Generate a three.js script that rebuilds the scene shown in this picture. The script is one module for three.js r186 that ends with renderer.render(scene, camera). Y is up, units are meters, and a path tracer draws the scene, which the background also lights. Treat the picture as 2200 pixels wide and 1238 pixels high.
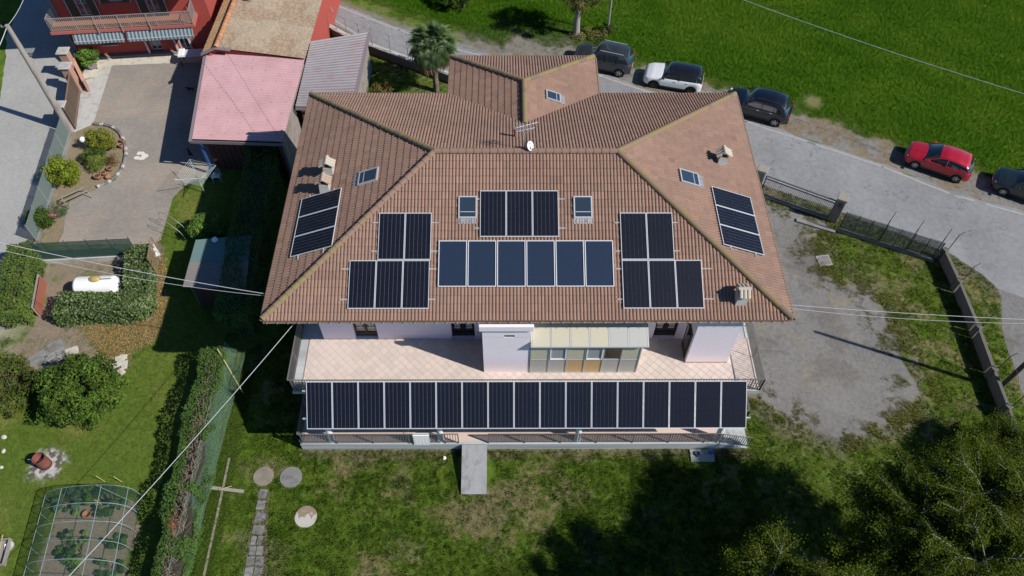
import * as THREE from 'three';
import { Sky } from 'three/addons/objects/Sky.js';
import { mergeGeometries, toCreasedNormals } from 'three/addons/utils/BufferGeometryUtils.js';
import { MarchingCubes } from 'three/addons/objects/MarchingCubes.js';
import { RoundedBoxGeometry } from 'three/addons/geometries/RoundedBoxGeometry.js';

// ---------- camera, sky, sun, exposure ----------
const scene = new THREE.Scene();
const CAM = [-0.8385, 35.8803, 18.3823], PITCH = 0.948089, YAW = -0.009469, ROLL = 0.00652, FOC = 1683.508;
const camera = new THREE.PerspectiveCamera(2 * Math.atan(619 / FOC) * 180 / Math.PI, 1024 / 576, 0.5, 900);
camera.position.set(...CAM);
camera.rotation.set(-PITCH, YAW, ROLL, 'YXZ');
camera.updateMatrixWorld(true);
const SUN_AZ = 22 * Math.PI / 180, SUN_EL = 41.7 * Math.PI / 180;
const sunDir = new THREE.Vector3(Math.cos(SUN_AZ) * Math.cos(SUN_EL), Math.sin(SUN_EL), Math.sin(SUN_AZ) * Math.cos(SUN_EL));
const sky = new Sky();
sky.name = 'sky'; sky.userData.kind = 'structure'; sky.scale.setScalar(700);
sky.material.uniforms.sunPosition.value.copy(sunDir);
sky.material.uniforms.turbidity.value = 3; sky.material.uniforms.rayleigh.value = 1.3;
sky.material.uniforms.mieCoefficient.value = 0.004; sky.material.uniforms.cloudCoverage.value = 0.12;
scene.add(sky);
scene.environmentIntensity = 0.1;
const sun = new THREE.DirectionalLight(new THREE.Color(1, 0.945, 0.87), 5.0);
sun.name = 'sun';
sun.position.copy(sunDir).multiplyScalar(120);
sun.castShadow = true; sun.shadow.mapSize.set(4096, 4096);
Object.assign(sun.shadow.camera, { left: -60, right: 60, top: 60, bottom: -60, near: 10, far: 260 });
scene.add(sun, sun.target);
const renderer = new THREE.WebGLRenderer({ antialias: true });
renderer.setSize(1024, 576);
renderer.toneMapping = THREE.LinearToneMapping;
renderer.toneMappingExposure = 1.06;
renderer.shadowMap.enabled = true;

// ---------- helpers ----------
const V = (x, y, z) => new THREE.Vector3(x, y, z);
let seed = 1;
function rng(s) { let a = s >>> 0; return () => { a = (a + 0x6D2B79F5) >>> 0; let t = Math.imul(a ^ (a >>> 15), 1 | a); t = (t + Math.imul(t ^ (t >>> 7), 61 | t)) ^ t; return ((t ^ (t >>> 14)) >>> 0) / 4294967296; }; }
const hash2 = (x, y, s = 0) => { let h = Math.imul(x, 374761393) ^ Math.imul(y, 668265263) ^ Math.imul(s + 17, 974634541); h = Math.imul(h ^ (h >>> 13), 1274126177); return ((h ^ (h >>> 16)) >>> 0) / 4294967296; };
const NT = new Float32Array(65536); { const r = rng(12345); for (let i = 0; i < 65536; i++) NT[i] = r(); }
function vnoise(x, y, s = 0) { const xi = Math.floor(x), yi = Math.floor(y); let fx = x - xi, fy = y - yi; fx = fx * fx * (3 - 2 * fx); fy = fy * fy * (3 - 2 * fy); const X0 = (xi + s * 37) & 255, X1 = (X0 + 1) & 255, Y0 = ((yi + s * 91) & 255) << 8, Y1 = (Y0 + 256) & 65535; const a = NT[Y0 | X0], b = NT[Y0 | X1], c = NT[Y1 | X0], d = NT[Y1 | X1]; return a + (b - a) * fx + (c - a) * fy + (a - b - c + d) * fx * fy; }
function fbm(x, y, o = 4, s = 0) { let v = 0, a = 0.5, t = 0; for (let i = 0; i < o; i++) { v += a * vnoise(x, y, s + i * 7); t += a; a *= 0.5; x = x * 2.03 + 11.3; y = y * 2.03 + 5.7; } return v / t; }
const clamp = (x, a = 0, b = 1) => Math.min(b, Math.max(a, x));
const sst = (a, b, x) => { x = clamp((x - a) / (b - a)); return x * x * (3 - 2 * x); };
const lerp = (a, b, t) => a + (b - a) * t;
const mix3 = (a, b, t) => [lerp(a[0], b[0], t), lerp(a[1], b[1], t), lerp(a[2], b[2], t)];
// a pixel of the 2200 x 1238 photograph -> the point of the level y that it shows
const camM = camera.matrixWorld.clone();
function P(px, py, y = 0) {
  const d = V((px - 1100) / FOC, -(py - 619) / FOC, -1).transformDirection(camM);
  const t = (y - CAM[1]) / d.y; return V(CAM[0] + d.x * t, y, CAM[2] + d.z * t);
}
function PZ(px, py, z) {
  const d = V((px - 1100) / FOC, -(py - 619) / FOC, -1).transformDirection(camM);
  const t = (z - CAM[2]) / d.z; return V(CAM[0] + d.x * t, CAM[1] + d.y * t, z);
}
const XZ = (l, y = 0) => l.map(([a, b]) => { const p = P(a, b, y); return [p.x, p.z]; });
function inPoly(x, z, p) { let c = false; for (let i = 0, j = p.length - 1; i < p.length; j = i++) { if ((p[i][1] > z) !== (p[j][1] > z) && x < (p[j][0] - p[i][0]) * (z - p[i][1]) / (p[j][1] - p[i][1]) + p[i][0]) c = !c; } return c; }
function distLine(x, z, l, closed) { let m = 1e9; for (let i = 0; i < l.length - (closed ? 0 : 1); i++) { const a = l[i], b = l[(i + 1) % l.length], dx = b[0] - a[0], dz = b[1] - a[1]; let t = ((x - a[0]) * dx + (z - a[1]) * dz) / (dx * dx + dz * dz); t = clamp(t); const ex = x - a[0] - dx * t, ez = z - a[1] - dz * t, d = ex * ex + ez * ez; if (d < m) m = d; } return Math.sqrt(m); }
const sdPoly = (x, z, p) => (inPoly(x, z, p) ? -1 : 1) * distLine(x, z, p, true);
// names
const used = {};
function numbered(n) { if (!(n in used)) { used[n] = 0; return n; } return n + '_' + String(++used[n]).padStart(3, '0'); }
function tag(o, label, category, group, kind) { if (label) o.userData.label = label; if (category) o.userData.category = category; if (group) o.userData.group = group; if (kind) o.userData.kind = kind; return o; }
function thing(name, label, category, pos = [0, 0, 0], turn = 0, group) { const o = new THREE.Group(); o.name = numbered(name); scene.add(o); o.position.set(...pos); o.rotation.y = turn; return tag(o, label, category, group); }
function part(name, geo, mat, parent) { const m = new THREE.Mesh(geo, mat); m.name = name; m.castShadow = m.receiveShadow = true; parent.add(m); return m; }
function solo(name, geo, mat, label, category, group) { const m = part(numbered(name), geo, mat, scene); return tag(m, label, category, group); }
function struct(name, geo, mat) { const m = part(numbered(name), geo, mat, scene); m.userData.kind = 'structure'; return m; }
function stuff(name, geo, mat, parent, label, category) { const m = part(parent === scene ? numbered(name) : name, geo, mat, parent); m.userData.kind = 'stuff'; if (parent === scene) tag(m, label, category); return m; }
function copyOf(o, label) { const c = o.clone(); c.name = numbered(o.name.replace(/_\d{3}$/, '')); c.userData = { ...o.userData }; if (label) c.userData.label = label; scene.add(c); return c; }
// geometry
const bake = (g) => (g.index ? g.toNonIndexed() : g);
function MG(list) { const l = list.flat(9).filter(Boolean).map(bake); const keep = ['position', 'normal', 'uv', ...(l.every((g) => g.attributes.color) ? ['color'] : [])]; for (const g of l) { for (const k of Object.keys(g.attributes)) if (!keep.includes(k)) g.deleteAttribute(k); if (!g.attributes.uv) g.setAttribute('uv', new THREE.BufferAttribute(new Float32Array(g.attributes.position.count * 2), 2)); if (!g.attributes.normal) g.computeVertexNormals(); } return mergeGeometries(l); }
function box(w, h, d, x = 0, y = 0, z = 0, ry = 0, rx = 0, rz = 0) { const g = new THREE.BoxGeometry(w, h, d); if (rx) g.rotateX(rx); if (rz) g.rotateZ(rz); if (ry) g.rotateY(ry); g.translate(x, y, z); return g; }
function rbox(w, h, d, r, x = 0, y = 0, z = 0, ry = 0) { const g = new RoundedBoxGeometry(w, h, d, 2, r); if (ry) g.rotateY(ry); g.translate(x, y, z); return g; }
function cyl(r0, r1, h, x, y, z, n = 12) { const g = new THREE.CylinderGeometry(r1, r0, h, n); g.translate(x, y + h / 2, z); return g; }
function bar(a, b, r, n = 6, r2 = r) { a = a.isVector3 ? a : V(...a); b = b.isVector3 ? b : V(...b); const d = b.clone().sub(a), L = d.length(); const g = new THREE.CylinderGeometry(r2, r, L, n); g.translate(0, L / 2, 0); g.applyQuaternion(new THREE.Quaternion().setFromUnitVectors(V(0, 1, 0), d.normalize())); g.translate(a.x, a.y, a.z); return g; }
function beam(a, b, w, h) { a = a.isVector3 ? a : V(...a); b = b.isVector3 ? b : V(...b); const d = b.clone().sub(a), L = d.length(); const g = new THREE.BoxGeometry(w, h, L); const m = new THREE.Matrix4().lookAt(b, a, Math.abs(d.y) > 0.98 * L ? V(1, 0, 0) : V(0, 1, 0)); g.applyMatrix4(m); const c = a.clone().add(b).multiplyScalar(0.5); g.translate(c.x, c.y, c.z); return g; }
function tube(pts, r, seg = 24, n = 6) { return new THREE.TubeGeometry(new THREE.CatmullRomCurve3(pts.map((p) => p.isVector3 ? p : V(...p))), seg, r, n); }
function cable(a, b, sag, r) { const l = []; for (let i = 0; i <= 16; i++) { const t = i / 16; const p = a.clone().lerp(b, t); p.y -= sag * 4 * t * (1 - t); l.push(p); } return tube(l, r, 40, 5); }
// flat sheet from an outline in x, z; uv in metres
function sheet(pts, y, thick = 0) {
  const s = new THREE.Shape(pts.map(([x, z]) => new THREE.Vector2(x, -z)));
  const g = thick ? new THREE.ExtrudeGeometry(s, { depth: thick, bevelEnabled: false }) : new THREE.ShapeGeometry(s);
  g.rotateX(-Math.PI / 2); g.translate(0, y - thick, 0);
  const p = g.attributes.position, uv = new Float32Array(p.count * 2); for (let i = 0; i < p.count; i++) { uv[2 * i] = p.getX(i); uv[2 * i + 1] = p.getZ(i); }
  g.setAttribute('uv', new THREE.BufferAttribute(uv, 2)); return g;
}
// ragged outline: extra points with a wobble
function ragged(pts, step, amp, sd = 3) { const out = []; for (let i = 0; i < pts.length; i++) { const a = pts[i], b = pts[(i + 1) % pts.length], L = Math.hypot(b[0] - a[0], b[1] - a[1]), n = Math.max(1, Math.round(L / step)); for (let k = 0; k < n; k++) { const t = k / n, x = lerp(a[0], b[0], t), z = lerp(a[1], b[1], t); out.push([x + (fbm(x * 1.1, z * 1.1, 3, sd) - 0.5) * amp * 2, z + (fbm(x * 1.1 + 40, z * 1.1, 3, sd) - 0.5) * amp * 2]); } } return out; }
// textures: fn(u, v) -> linear rgb
const toS = (c) => { c = clamp(c); return c <= 0.0031308 ? c * 12.92 : 1.055 * Math.pow(c, 1 / 2.4) - 0.055; };
function colorTex(w, h, fn, wrap = true) { const d = new Uint8Array(w * h * 4); for (let j = 0; j < h; j++) for (let i = 0; i < w; i++) { const c = fn((i + 0.5) / w, (j + 0.5) / h), k = (j * w + i) * 4; d[k] = toS(c[0]) * 255; d[k + 1] = toS(c[1]) * 255; d[k + 2] = toS(c[2]) * 255; d[k + 3] = 255; } const t = new THREE.DataTexture(d, w, h); t.colorSpace = THREE.SRGBColorSpace; t.magFilter = THREE.LinearFilter; t.minFilter = THREE.LinearMipmapLinearFilter; t.generateMipmaps = true; t.wrapS = t.wrapT = wrap ? THREE.RepeatWrapping : THREE.ClampToEdgeWrapping; t.needsUpdate = true; return t; }
function greyTex(w, h, fn) { const d = new Uint8Array(w * h * 4); for (let j = 0; j < h; j++) for (let i = 0; i < w; i++) { const c = clamp(fn((i + 0.5) / w, (j + 0.5) / h)) * 255, k = (j * w + i) * 4; d[k] = d[k + 1] = d[k + 2] = c; d[k + 3] = 255; } const t = new THREE.DataTexture(d, w, h); t.magFilter = THREE.LinearFilter; t.wrapS = t.wrapT = THREE.RepeatWrapping; t.needsUpdate = true; return t; }
// noise that tiles over the unit square
function tnoise(u, v, n, s) { const x = u * n, y = v * n, xi = Math.floor(x), yi = Math.floor(y); let fx = x - xi, fy = y - yi; fx = fx * fx * (3 - 2 * fx); fy = fy * fy * (3 - 2 * fy); const x0 = xi % n, x1 = (xi + 1) % n, y0 = yi % n, y1 = (yi + 1) % n, o = s * 101; const q = (i, j) => NT[(((j * 7 + s * 13) & 255) << 8 | ((i + o) & 255)) ^ ((i >> 8) * 977 & 255)]; const a = q(x0, y0), b = q(x1, y0), c = q(x0, y1), d = q(x1, y1); return a + (b - a) * fx + (c - a) * fy + (a - b - c + d) * fx * fy; }
function tfbm(u, v, n, o, s) { let r = 0, a = 0.5, t = 0; for (let i = 0; i < o; i++) { r += a * tnoise(u, v, n, s + i * 5); t += a; a *= 0.55; n *= 2; } return r / t; }
const rep = (t, m) => { const c = t.clone(); c.repeat.set(1 / m, 1 / m); c.needsUpdate = true; return c; };
const lin = (r, g, b) => new THREE.Color().setRGB(r, g, b);
const std = (r, g, b, rough = 0.9, metal = 0, extra = {}) => new THREE.MeshStandardMaterial({ color: lin(r, g, b), roughness: rough, metalness: metal, ...extra });
const grainBump = greyTex(512, 512, (u, v) => 0.5 * tfbm(u, v, 24, 4, 3) + 0.5 * hash2(u * 512 | 0, v * 512 | 0, 9));
const mottle = (sd, lo = 0.75, hi = 1.2, n = 6) => colorTex(512, 512, (u, v) => { const k = lerp(lo, hi, tfbm(u, v, n, 6, sd)) * (0.94 + 0.12 * hash2(u * 512 | 0, v * 512 | 0, sd)); return [k, k, k]; });
// per-geometry tint (vertex colour)
function tint(g, c) { const n = g.attributes.position.count, a = new Float32Array(n * 3); for (let i = 0; i < n; i++) { a[3 * i] = c[0]; a[3 * i + 1] = c[1]; a[3 * i + 2] = c[2]; } g.setAttribute('color', new THREE.BufferAttribute(a, 3)); return g; }
// ---------- ground ----------
const roadFar = XZ([[600, -45], [720, 5], [860, 60], [1000, 106], [1130, 136], [1281, 155], [1396, 193], [1600, 255], [1739, 300], [1899, 353], [2044, 411], [2200, 455], [2420, 545]]);
const roadNear = XZ([[560, -40], [640, 0], [700, 40], [790, 97], [870, 130], [960, 165], [1100, 215], [1300, 280], [1640, 398], [1810, 457], [2040, 545], [2110, 590], [2140, 618], [2200, 640], [2420, 700]]);
const roadPoly = [...roadFar, ...roadNear.slice().reverse()];
const lanePoly = XZ([[60, -30], [168, -30], [170, 60], [158, 130], [155, 175], [163, 230], [150, 284], [118, 395], [80, 522], [48, 575], [10, 640], [-60, 820], [-240, 820], [-60, 520], [-30, 330], [5, 190], [15, 80]]);
const courtPoly = XZ([[205, 166], [240, 140], [470, 128], [470, 360], [478, 378], [430, 384], [392, 404], [372, 425], [361, 460], [346, 515], [330, 524], [122, 527], [136, 500], [139, 465], [150, 432], [200, 410], [247, 388], [268, 350], [272, 320], [262, 290], [240, 270], [215, 262], [200, 268]]);
const yardPoly = XZ([[1500, 380], [1560, 395], [1640, 432], [1720, 458], [1792, 488], [1758, 505], [1748, 540], [1760, 585], [1800, 605], [1870, 618], [1898, 660], [1912, 720], [1935, 770], [1962, 810], [1978, 845], [1962, 880], [1935, 902], [1880, 925], [1830, 945], [1780, 940], [1720, 915], [1680, 885], [1640, 862], [1600, 850], [1560, 700], [1450, 500]]);
const sideLanePoly = XZ([[2135, 612], [2150, 640], [2150, 700], [2168, 760], [2200, 860], [2300, 1000], [2500, 1000], [2500, 600], [2200, 636]]);
const leftLawn = XZ([[392, 404], [480, 380], [620, 330], [600, 720], [520, 760], [440, 1000], [330, 1300], [-60, 1300], [-40, 860], [80, 900], [250, 850], [300, 740], [345, 560], [350, 515], [372, 425]]);
const tankYard = XZ([[85, 540], [345, 520], [340, 700], [300, 760], [230, 800], [90, 800], [0, 760], [70, 700], [95, 600]]);
const litter = XZ([[175, 705], [330, 690], [345, 560], [352, 560], [345, 700], [320, 735], [265, 770], [225, 765]]);
const flowerBed = XZ([[150, 285], [215, 265], [262, 290], [272, 320], [268, 350], [247, 388], [200, 410], [150, 432], [139, 465], [136, 500], [122, 527], [80, 527], [110, 400]]);
const kitchenGarden = XZ([[120, 1085], [300, 1070], [255, 1300], [70, 1300]]);
const frontGarden = XZ([[520, 940], [640, 965], [1620, 965], [1700, 905], [1830, 945], [1978, 880], [2010, 700], [2130, 1000], [2400, 1300], [440, 1300], [480, 1100]]);
const rightGrass = XZ([[1790, 480], [2010, 560], [2110, 800], [2200, 1000], [1960, 900], [1978, 845], [1912, 720], [1870, 618], [1760, 585], [1748, 540]]);
const cornerGrass = XZ([[2050, 548], [2110, 590], [2150, 640], [2150, 700], [2200, 860], [2250, 1000], [2160, 900], [2070, 640], [2030, 560]]);
const meadowEdge = roadFar;
const GX0 = -46, GX1 = 44, GZ0 = -40, GZ1 = 14;
const soil = [0.21, 0.165, 0.115], dry = [0.2, 0.165, 0.085], green = [0.095, 0.155, 0.02], lush = [0.075, 0.185, 0.014], stone = [0.21, 0.2, 0.185];
const bb = (p) => { let a = 1e9, b = -1e9, c = 1e9, d = -1e9; for (const [x, z] of p) { a = Math.min(a, x); b = Math.max(b, x); c = Math.min(c, z); d = Math.max(d, z); } return (x, z, m) => x > a - m && x < b + m && z > c - m && z < d + m; };
const bbs = new Map([leftLawn, tankYard, litter, flowerBed, kitchenGarden, frontGarden, rightGrass, cornerGrass, lanePoly, yardPoly].map((p) => [p, bb(p)]));
const soft = (x, z, p, w) => (bbs.get(p)(x, z, w + 0.5) ? sst(w, -w, sdPoly(x, z, p) + (fbm(x * 0.9, z * 0.9, 3, 41) - 0.5) * 1.2) : 0);
const barrelAt = P(100, 1000), barrelXZ = [barrelAt.x, barrelAt.z];
// how dry or how green the sward is at a place (also used for the colour of the blades)
function swardDry(x, z) {
  const big = fbm(x * 0.33, z * 0.33, 4, 5), mid = fbm(x * 0.9, z * 0.9, 4, 15);
  let d = sst(0.49, 0.74, big * 0.5 + mid * 0.5);
  if (x < -13 && inPoly(x, z, leftLawn)) d *= 0.35;
  if (x > 11) d = clamp(d * 0.8 + 0.45 * mid + 0.2);
  return d;
}
const farSide = (x, z) => { for (let i = 0; i < roadFar.length - 1; i++) { const a = roadFar[i], b = roadFar[i + 1]; if (x >= a[0] && x < b[0]) return lerp(a[1], b[1], (x - a[0]) / (b[0] - a[0])) - z; } return x < roadFar[0][0] ? -9 : 9; };
const houseWear = [P(780, 985), P(1030, 1080), P(1230, 1060), P(570, 1010), P(1700, 930)].map((p) => [p.x, p.z]);
const barePatch = P(1748, 218);
function meadowStreak(x, z) { return fbm((x * 0.87 + z * 0.5) * 0.12, (-x * 0.5 + z * 0.87) * 0.75, 3, 97); }
function meadowAt(x, z) { const d = farSide(x, z); return d > 0 ? d : -1; }
function groundColor(x, z) {
  const fine = fbm(x * 5, z * 5, 3, 71), grain = fbm(x * 17, z * 17, 2, 33), mid = fbm(x * 1.1, z * 1.1, 4, 15);
  const m = farSide(x, z);
  let c;
  if (m > 0) {
    const patch = fbm(x * 0.5, z * 0.5, 4, 21) * 0.6 + 0.4 * meadowStreak(x, z);
    c = mix3(lush, [0.085, 0.175, 0.022], sst(0.4, 0.7, patch));
    const parking = sst(-2, 2, x) * sst(30, 12, x) * 0 + (x > -1 ? 1 : sst(-6, -1, x));
    const w = 1.0 + 1.5 * parking + (mid - 0.5) * 2.2;
    const gravel = sst(w + 0.5, w - 0.5, m) * parking;
    const verge = sst(w + 1.8, w, m);
    c = mix3(c, mix3(dry, green, sst(0.35, 0.6, fine)), verge * 0.8);
    c = mix3(c, mix3(stone, soil, sst(0.35, 0.7, mid)), clamp(gravel + sst(0.9, 0.2, m) * 0.8));
    { const bp = Math.hypot(x - barePatch.x, (z - barePatch.z) * 0.7); c = mix3(c, dry, sst(1.0, 0.3, bp + (fine - 0.5) * 1.1) * 0.9); } const bay = Math.hypot((x - 0.5) / 5, (z + 30.2) / 2.2); c = mix3(c, mix3(stone, soil, 0.3), sst(1.1, 0.7, bay + (fine - 0.5) * 0.5));
  } else {
    { const d = swardDry(x, z); c = mix3(green, dry, sst(0.3, 0.75, d * 0.75 + (fine - 0.5) * 0.9 + (grain - 0.5) * 0.5) * 0.8); c = mix3(c, [0.05, 0.1, 0.014], sst(0.52, 0.64, fbm(x * 2.3, z * 2.3, 3, 29)) * 0.6 * (1 - d)); }
    c = mix3(c, soil, sst(0.62, 0.74, fbm(x * 0.7 + 3, z * 0.7, 4, 61)) * 0.4);
    for (const [a, b] of houseWear) c = mix3(c, mix3(dry, soil, 0.45), sst(1.6, 0.3, Math.hypot(x - a, (z - b) * 1.6)) * sst(0.3, 0.6, fine) * 0.9);
    const f = z - 2.4; if (x > -11 && x < 11 && f > 0 && f < 1) c = mix3(c, soil, sst(0.8, 0.1, f + (mid - 0.5) * 0.9) * 0.8);
    const ll = soft(x, z, leftLawn, 0.25); if (ll > 0) c = mix3(c, mix3([0.09, 0.138, 0.022], [0.15, 0.168, 0.04], sst(0.35, 0.75, fbm(x * 0.45, z * 0.3, 3, 8))), ll);
    c = mix3(c, mix3([0.24, 0.2, 0.15], soil, fine), soft(x, z, tankYard, 0.3) * sst(0.2, 0.45, mid));
    c = mix3(c, mix3([0.28, 0.17, 0.075], [0.2, 0.16, 0.07], fine), soft(x, z, litter, 0.25));
    c = mix3(c, mix3([0.27, 0.22, 0.15], [0.2, 0.16, 0.1], fine), soft(x, z, flowerBed, 0.15));
    c = mix3(c, mix3([0.25, 0.21, 0.16], [0.19, 0.155, 0.115], fine), soft(x, z, kitchenGarden, 0.1));
    const yd = bbs.get(yardPoly)(x, z, 2) ? sdPoly(x, z, yardPoly) : 9; if (yd < 2.5) c = mix3(c, mix3(stone, dry, fine), sst(1.3, -0.2, yd + (mid - 0.5) * 2.4) * 0.85);
    const rd = m > -12 ? distLine(x, z, roadNear) : 9; if (rd < 2) c = mix3(c, mix3(stone, soil, fine), sst(1.1, 0, rd + (mid - 0.5)) * 0.7);
    const br = Math.hypot(x - barrelXZ[0], z - barrelXZ[1]); if (br < 1.3) c = mix3(c, mix3([0.45, 0.43, 0.41], [0.12, 0.1, 0.09], sst(0.45, 0.62, fbm(x * 6, z * 6, 3, 2))), sst(1.05, 0.5, br + (fine - 0.5) * 0.8));
    if (x < -25 && z > -9) { const s = distLine(x, z, lanePoly, true); c = mix3(c, [0.34, 0.3, 0.25], sst(2.0, 0.2, s + (mid - 0.5) * 2) * 0.7); }
  }
  const k = 0.68 + 0.4 * fine + 0.5 * (grain - 0.5) + 0.12;
  return [c[0] * k, c[1] * k, c[2] * k];
}
const groundMap = colorTex(1920, 1344, (u, v) => groundColor(lerp(GX0, GX1, u), lerp(GZ0, GZ1, v)), false);
{
  const g = new THREE.PlaneGeometry(GX1 - GX0, GZ1 - GZ0, 1, 1); g.rotateX(-Math.PI / 2); g.translate((GX0 + GX1) / 2, 0, (GZ0 + GZ1) / 2);
  const p = g.attributes.position; for (let i = 0; i < 4; i++) g.attributes.uv.setXY(i, (p.getX(i) - GX0) / (GX1 - GX0), (p.getZ(i) - GZ0) / (GZ1 - GZ0));
  struct('garden_ground', g, new THREE.MeshPhysicalMaterial({ map: groundMap, roughness: 1, specularIntensity: 0.1 }));
  const far = new THREE.PlaneGeometry(900, 900); far.rotateX(-Math.PI / 2); far.translate(0, -0.02, 0);
  struct('ground', far, std(0.075, 0.13, 0.03, 1));
}
// surfaces laid on the ground
const asphaltMap = colorTex(1024, 1024, (u, v) => { const a = tfbm(u, v, 5, 6, 1), b = tfbm(u, v, 90, 2, 5), cr = Math.abs(tfbm(u, v, 7, 5, 31) - 0.5); const k = (0.8 + 0.42 * (a - 0.5) + 0.22 * (b - 0.5)) * (cr < 0.005 ? 0.7 : 1); return [0.3 * k, 0.3 * k, 0.302 * k]; });
const yardMap = colorTex(1024, 1024, (u, v) => { const a = tfbm(u, v, 4, 6, 12), b = tfbm(u, v, 110, 2, 15), s = sst(0.58, 0.7, tfbm(u, v, 7, 4, 77)), t = sst(0.66, 0.74, tfbm(u, v, 14, 3, 78)); const k = 0.8 + 0.42 * (a - 0.5) + 0.36 * (b - 0.5); const c = mix3(mix3([0.225, 0.214, 0.2], [0.165, 0.15, 0.133], s * 0.65), [0.27, 0.24, 0.17], t * 0.5); return [c[0] * k, c[1] * k, c[2] * k]; });
const laneMap = colorTex(1024, 1024, (u, v) => { const a = tfbm(u, v, 4, 6, 52), b = tfbm(u, v, 100, 2, 55); const k = 0.85 + 0.2 * (a - 0.5) + 0.22 * (b - 0.5); return [0.4 * k, 0.395 * k, 0.375 * k]; });
const paveMap = colorTex(1024, 1024, (u, v) => { const a = tfbm(u, v, 3, 6, 82), b = tfbm(u, v, 64, 2, 85); const row = Math.floor(v * 64), jx = (u * 32 + (row % 2) * 0.5) % 1, jy = (v * 64) % 1; const j = jx < 0.07 || jy < 0.1 ? 0.78 : 1; const h = hash2(Math.floor(u * 32 + (row % 2) * 0.5) % 32, row, 6); const k = (0.8 + 0.26 * (a - 0.5) + 0.12 * (b - 0.5) + 0.12 * (h - 0.5)) * j; const c = mix3([0.38, 0.325, 0.27], [0.34, 0.305, 0.265], sst(0.4, 0.62, tfbm(u, v, 3, 3, 91))); return [c[0] * k, c[1] * k, c[2] * k]; });
const concMap = colorTex(512, 512, (u, v) => { const a = tfbm(u, v, 5, 6, 102), b = tfbm(u, v, 80, 2, 105), st = sst(0.55, 0.75, tfbm(u, v, 7, 4, 109)); const k = (0.86 + 0.3 * (a - 0.5) + 0.14 * (b - 0.5)) * (1 - 0.22 * st); return [k, k, k]; });
const mRoad = new THREE.MeshStandardMaterial({ map: rep(asphaltMap, 15), roughness: 0.95, bumpMap: rep(grainBump, 1.3), bumpScale: 0.004 });
const mYard = new THREE.MeshStandardMaterial({ map: rep(yardMap, 13), roughness: 1, bumpMap: rep(grainBump, 1), bumpScale: 0.008 });
const mLane = new THREE.MeshStandardMaterial({ map: rep(laneMap, 10), roughness: 1, bumpMap: rep(grainBump, 1), bumpScale: 0.008 });
const mPave = new THREE.MeshStandardMaterial({ map: rep(paveMap, 6), roughness: 0.95 });
const mConc = new THREE.MeshStandardMaterial({ map: rep(concMap, 3), color: lin(0.5, 0.49, 0.46), roughness: 0.95 });
const mConcDark = new THREE.MeshStandardMaterial({ map: rep(concMap, 3), color: lin(0.27, 0.265, 0.25), roughness: 0.95 });
const mConcPale = new THREE.MeshStandardMaterial({ map: rep(concMap, 2.2), color: lin(0.6, 0.56, 0.47), roughness: 0.95 });
struct('road', sheet(ragged(roadPoly, 0.5, 0.16), 0.012), mRoad);
struct('side_lane', sheet(ragged(sideLanePoly, 0.5, 0.25), 0.008), mYard);
struct('gravel_yard', sheet(ragged(yardPoly, 0.22, 0.5, 9), 0.01), mYard);
struct('lane', sheet(ragged(lanePoly, 0.4, 0.18), 0.012), mLane);
struct('courtyard_paving', sheet(courtPoly, 0.014), mPave);
struct('concrete_driveway', sheet(XZ([[160, 178], [205, 166], [240, 141], [200, 268], [160, 285], [148, 262]]), 0.018), mConc);
struct('porch_apron', sheet(XZ([[172, 172], [195, 118], [480, 96], [480, 132], [243, 141], [206, 166]]), 0.022), mConcPale);
// worn edge lines of the road, in broken pieces
{
  const l = [], r = rng(5);
  const paint = (line, off, t0, t1) => { let acc = 0; for (let i = 0; i < line.length - 1; i++) { const a = V(line[i][0], 0, line[i][1]), b = V(line[i + 1][0], 0, line[i + 1][1]), L = a.distanceTo(b), d = b.clone().sub(a).normalize(), n = V(-d.z, 0, d.x); for (let s = 0; s < L; s += 0.7) { if (r() < 0.03) continue; const p = a.clone().addScaledVector(d, s + 0.3).addScaledVector(n, off + (r() - 0.5) * 0.03); if (p.x < t0 || p.x > t1) continue; l.push(box(0.72, 0.002, 0.13 * (0.8 + 0.3 * r()), p.x, 0.019, p.z, -Math.atan2(d.z, d.x))); } } };
  paint(roadFar, 0.28, -16, 40); paint(roadNear.slice(0, 7), -0.3, -16, 3);
  const m = struct('road_edge_line', MG(l), std(0.36, 0.36, 0.355, 0.95)); m.userData.kind = 'structure';
}
// ---------- the main house ----------
const EW = 22.536, ED = 14.299, SL = 0.39442, EY = 8, HX = EW / 2, RISE = SL * ED / 2, PA = Math.atan(SL);
const FLOOR = 3.95, TERR = 0.6, WZ = -1.54;
const plasterMap = mottle(301, 0.9, 1.0, 5);
const mPlaster = new THREE.MeshStandardMaterial({ map: rep(plasterMap, 4), color: lin(0.92, 0.83, 0.89), roughness: 0.95, bumpMap: rep(grainBump, 0.8), bumpScale: 0.002 });
const mTileBase = std(0.17, 0.1, 0.07, 1);
const mDarkWood = std(0.035, 0.022, 0.016, 0.6), mGlassDark = new THREE.MeshPhysicalMaterial({ color: lin(0.02, 0.025, 0.03), roughness: 0.06, clearcoat: 1, clearcoatRoughness: 0.03 });
const mCurtain = std(0.55, 0.53, 0.48, 0.95);
const mGutter = std(0.2, 0.13, 0.09, 0.55, 0.3), mZinc = std(0.46, 0.46, 0.47, 0.5, 0.6), mAlu = std(0.78, 0.79, 0.8, 0.38, 0.55), mSteel = std(0.36, 0.36, 0.37, 0.5, 0.6), mWhite = std(0.8, 0.8, 0.79, 0.6), mRail = std(0.18, 0.172, 0.168, 0.6, 0.3);
const house = thing('country_house', 'two-storey lilac house with a brown tiled hip roof carrying solar panels', 'house');
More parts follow.
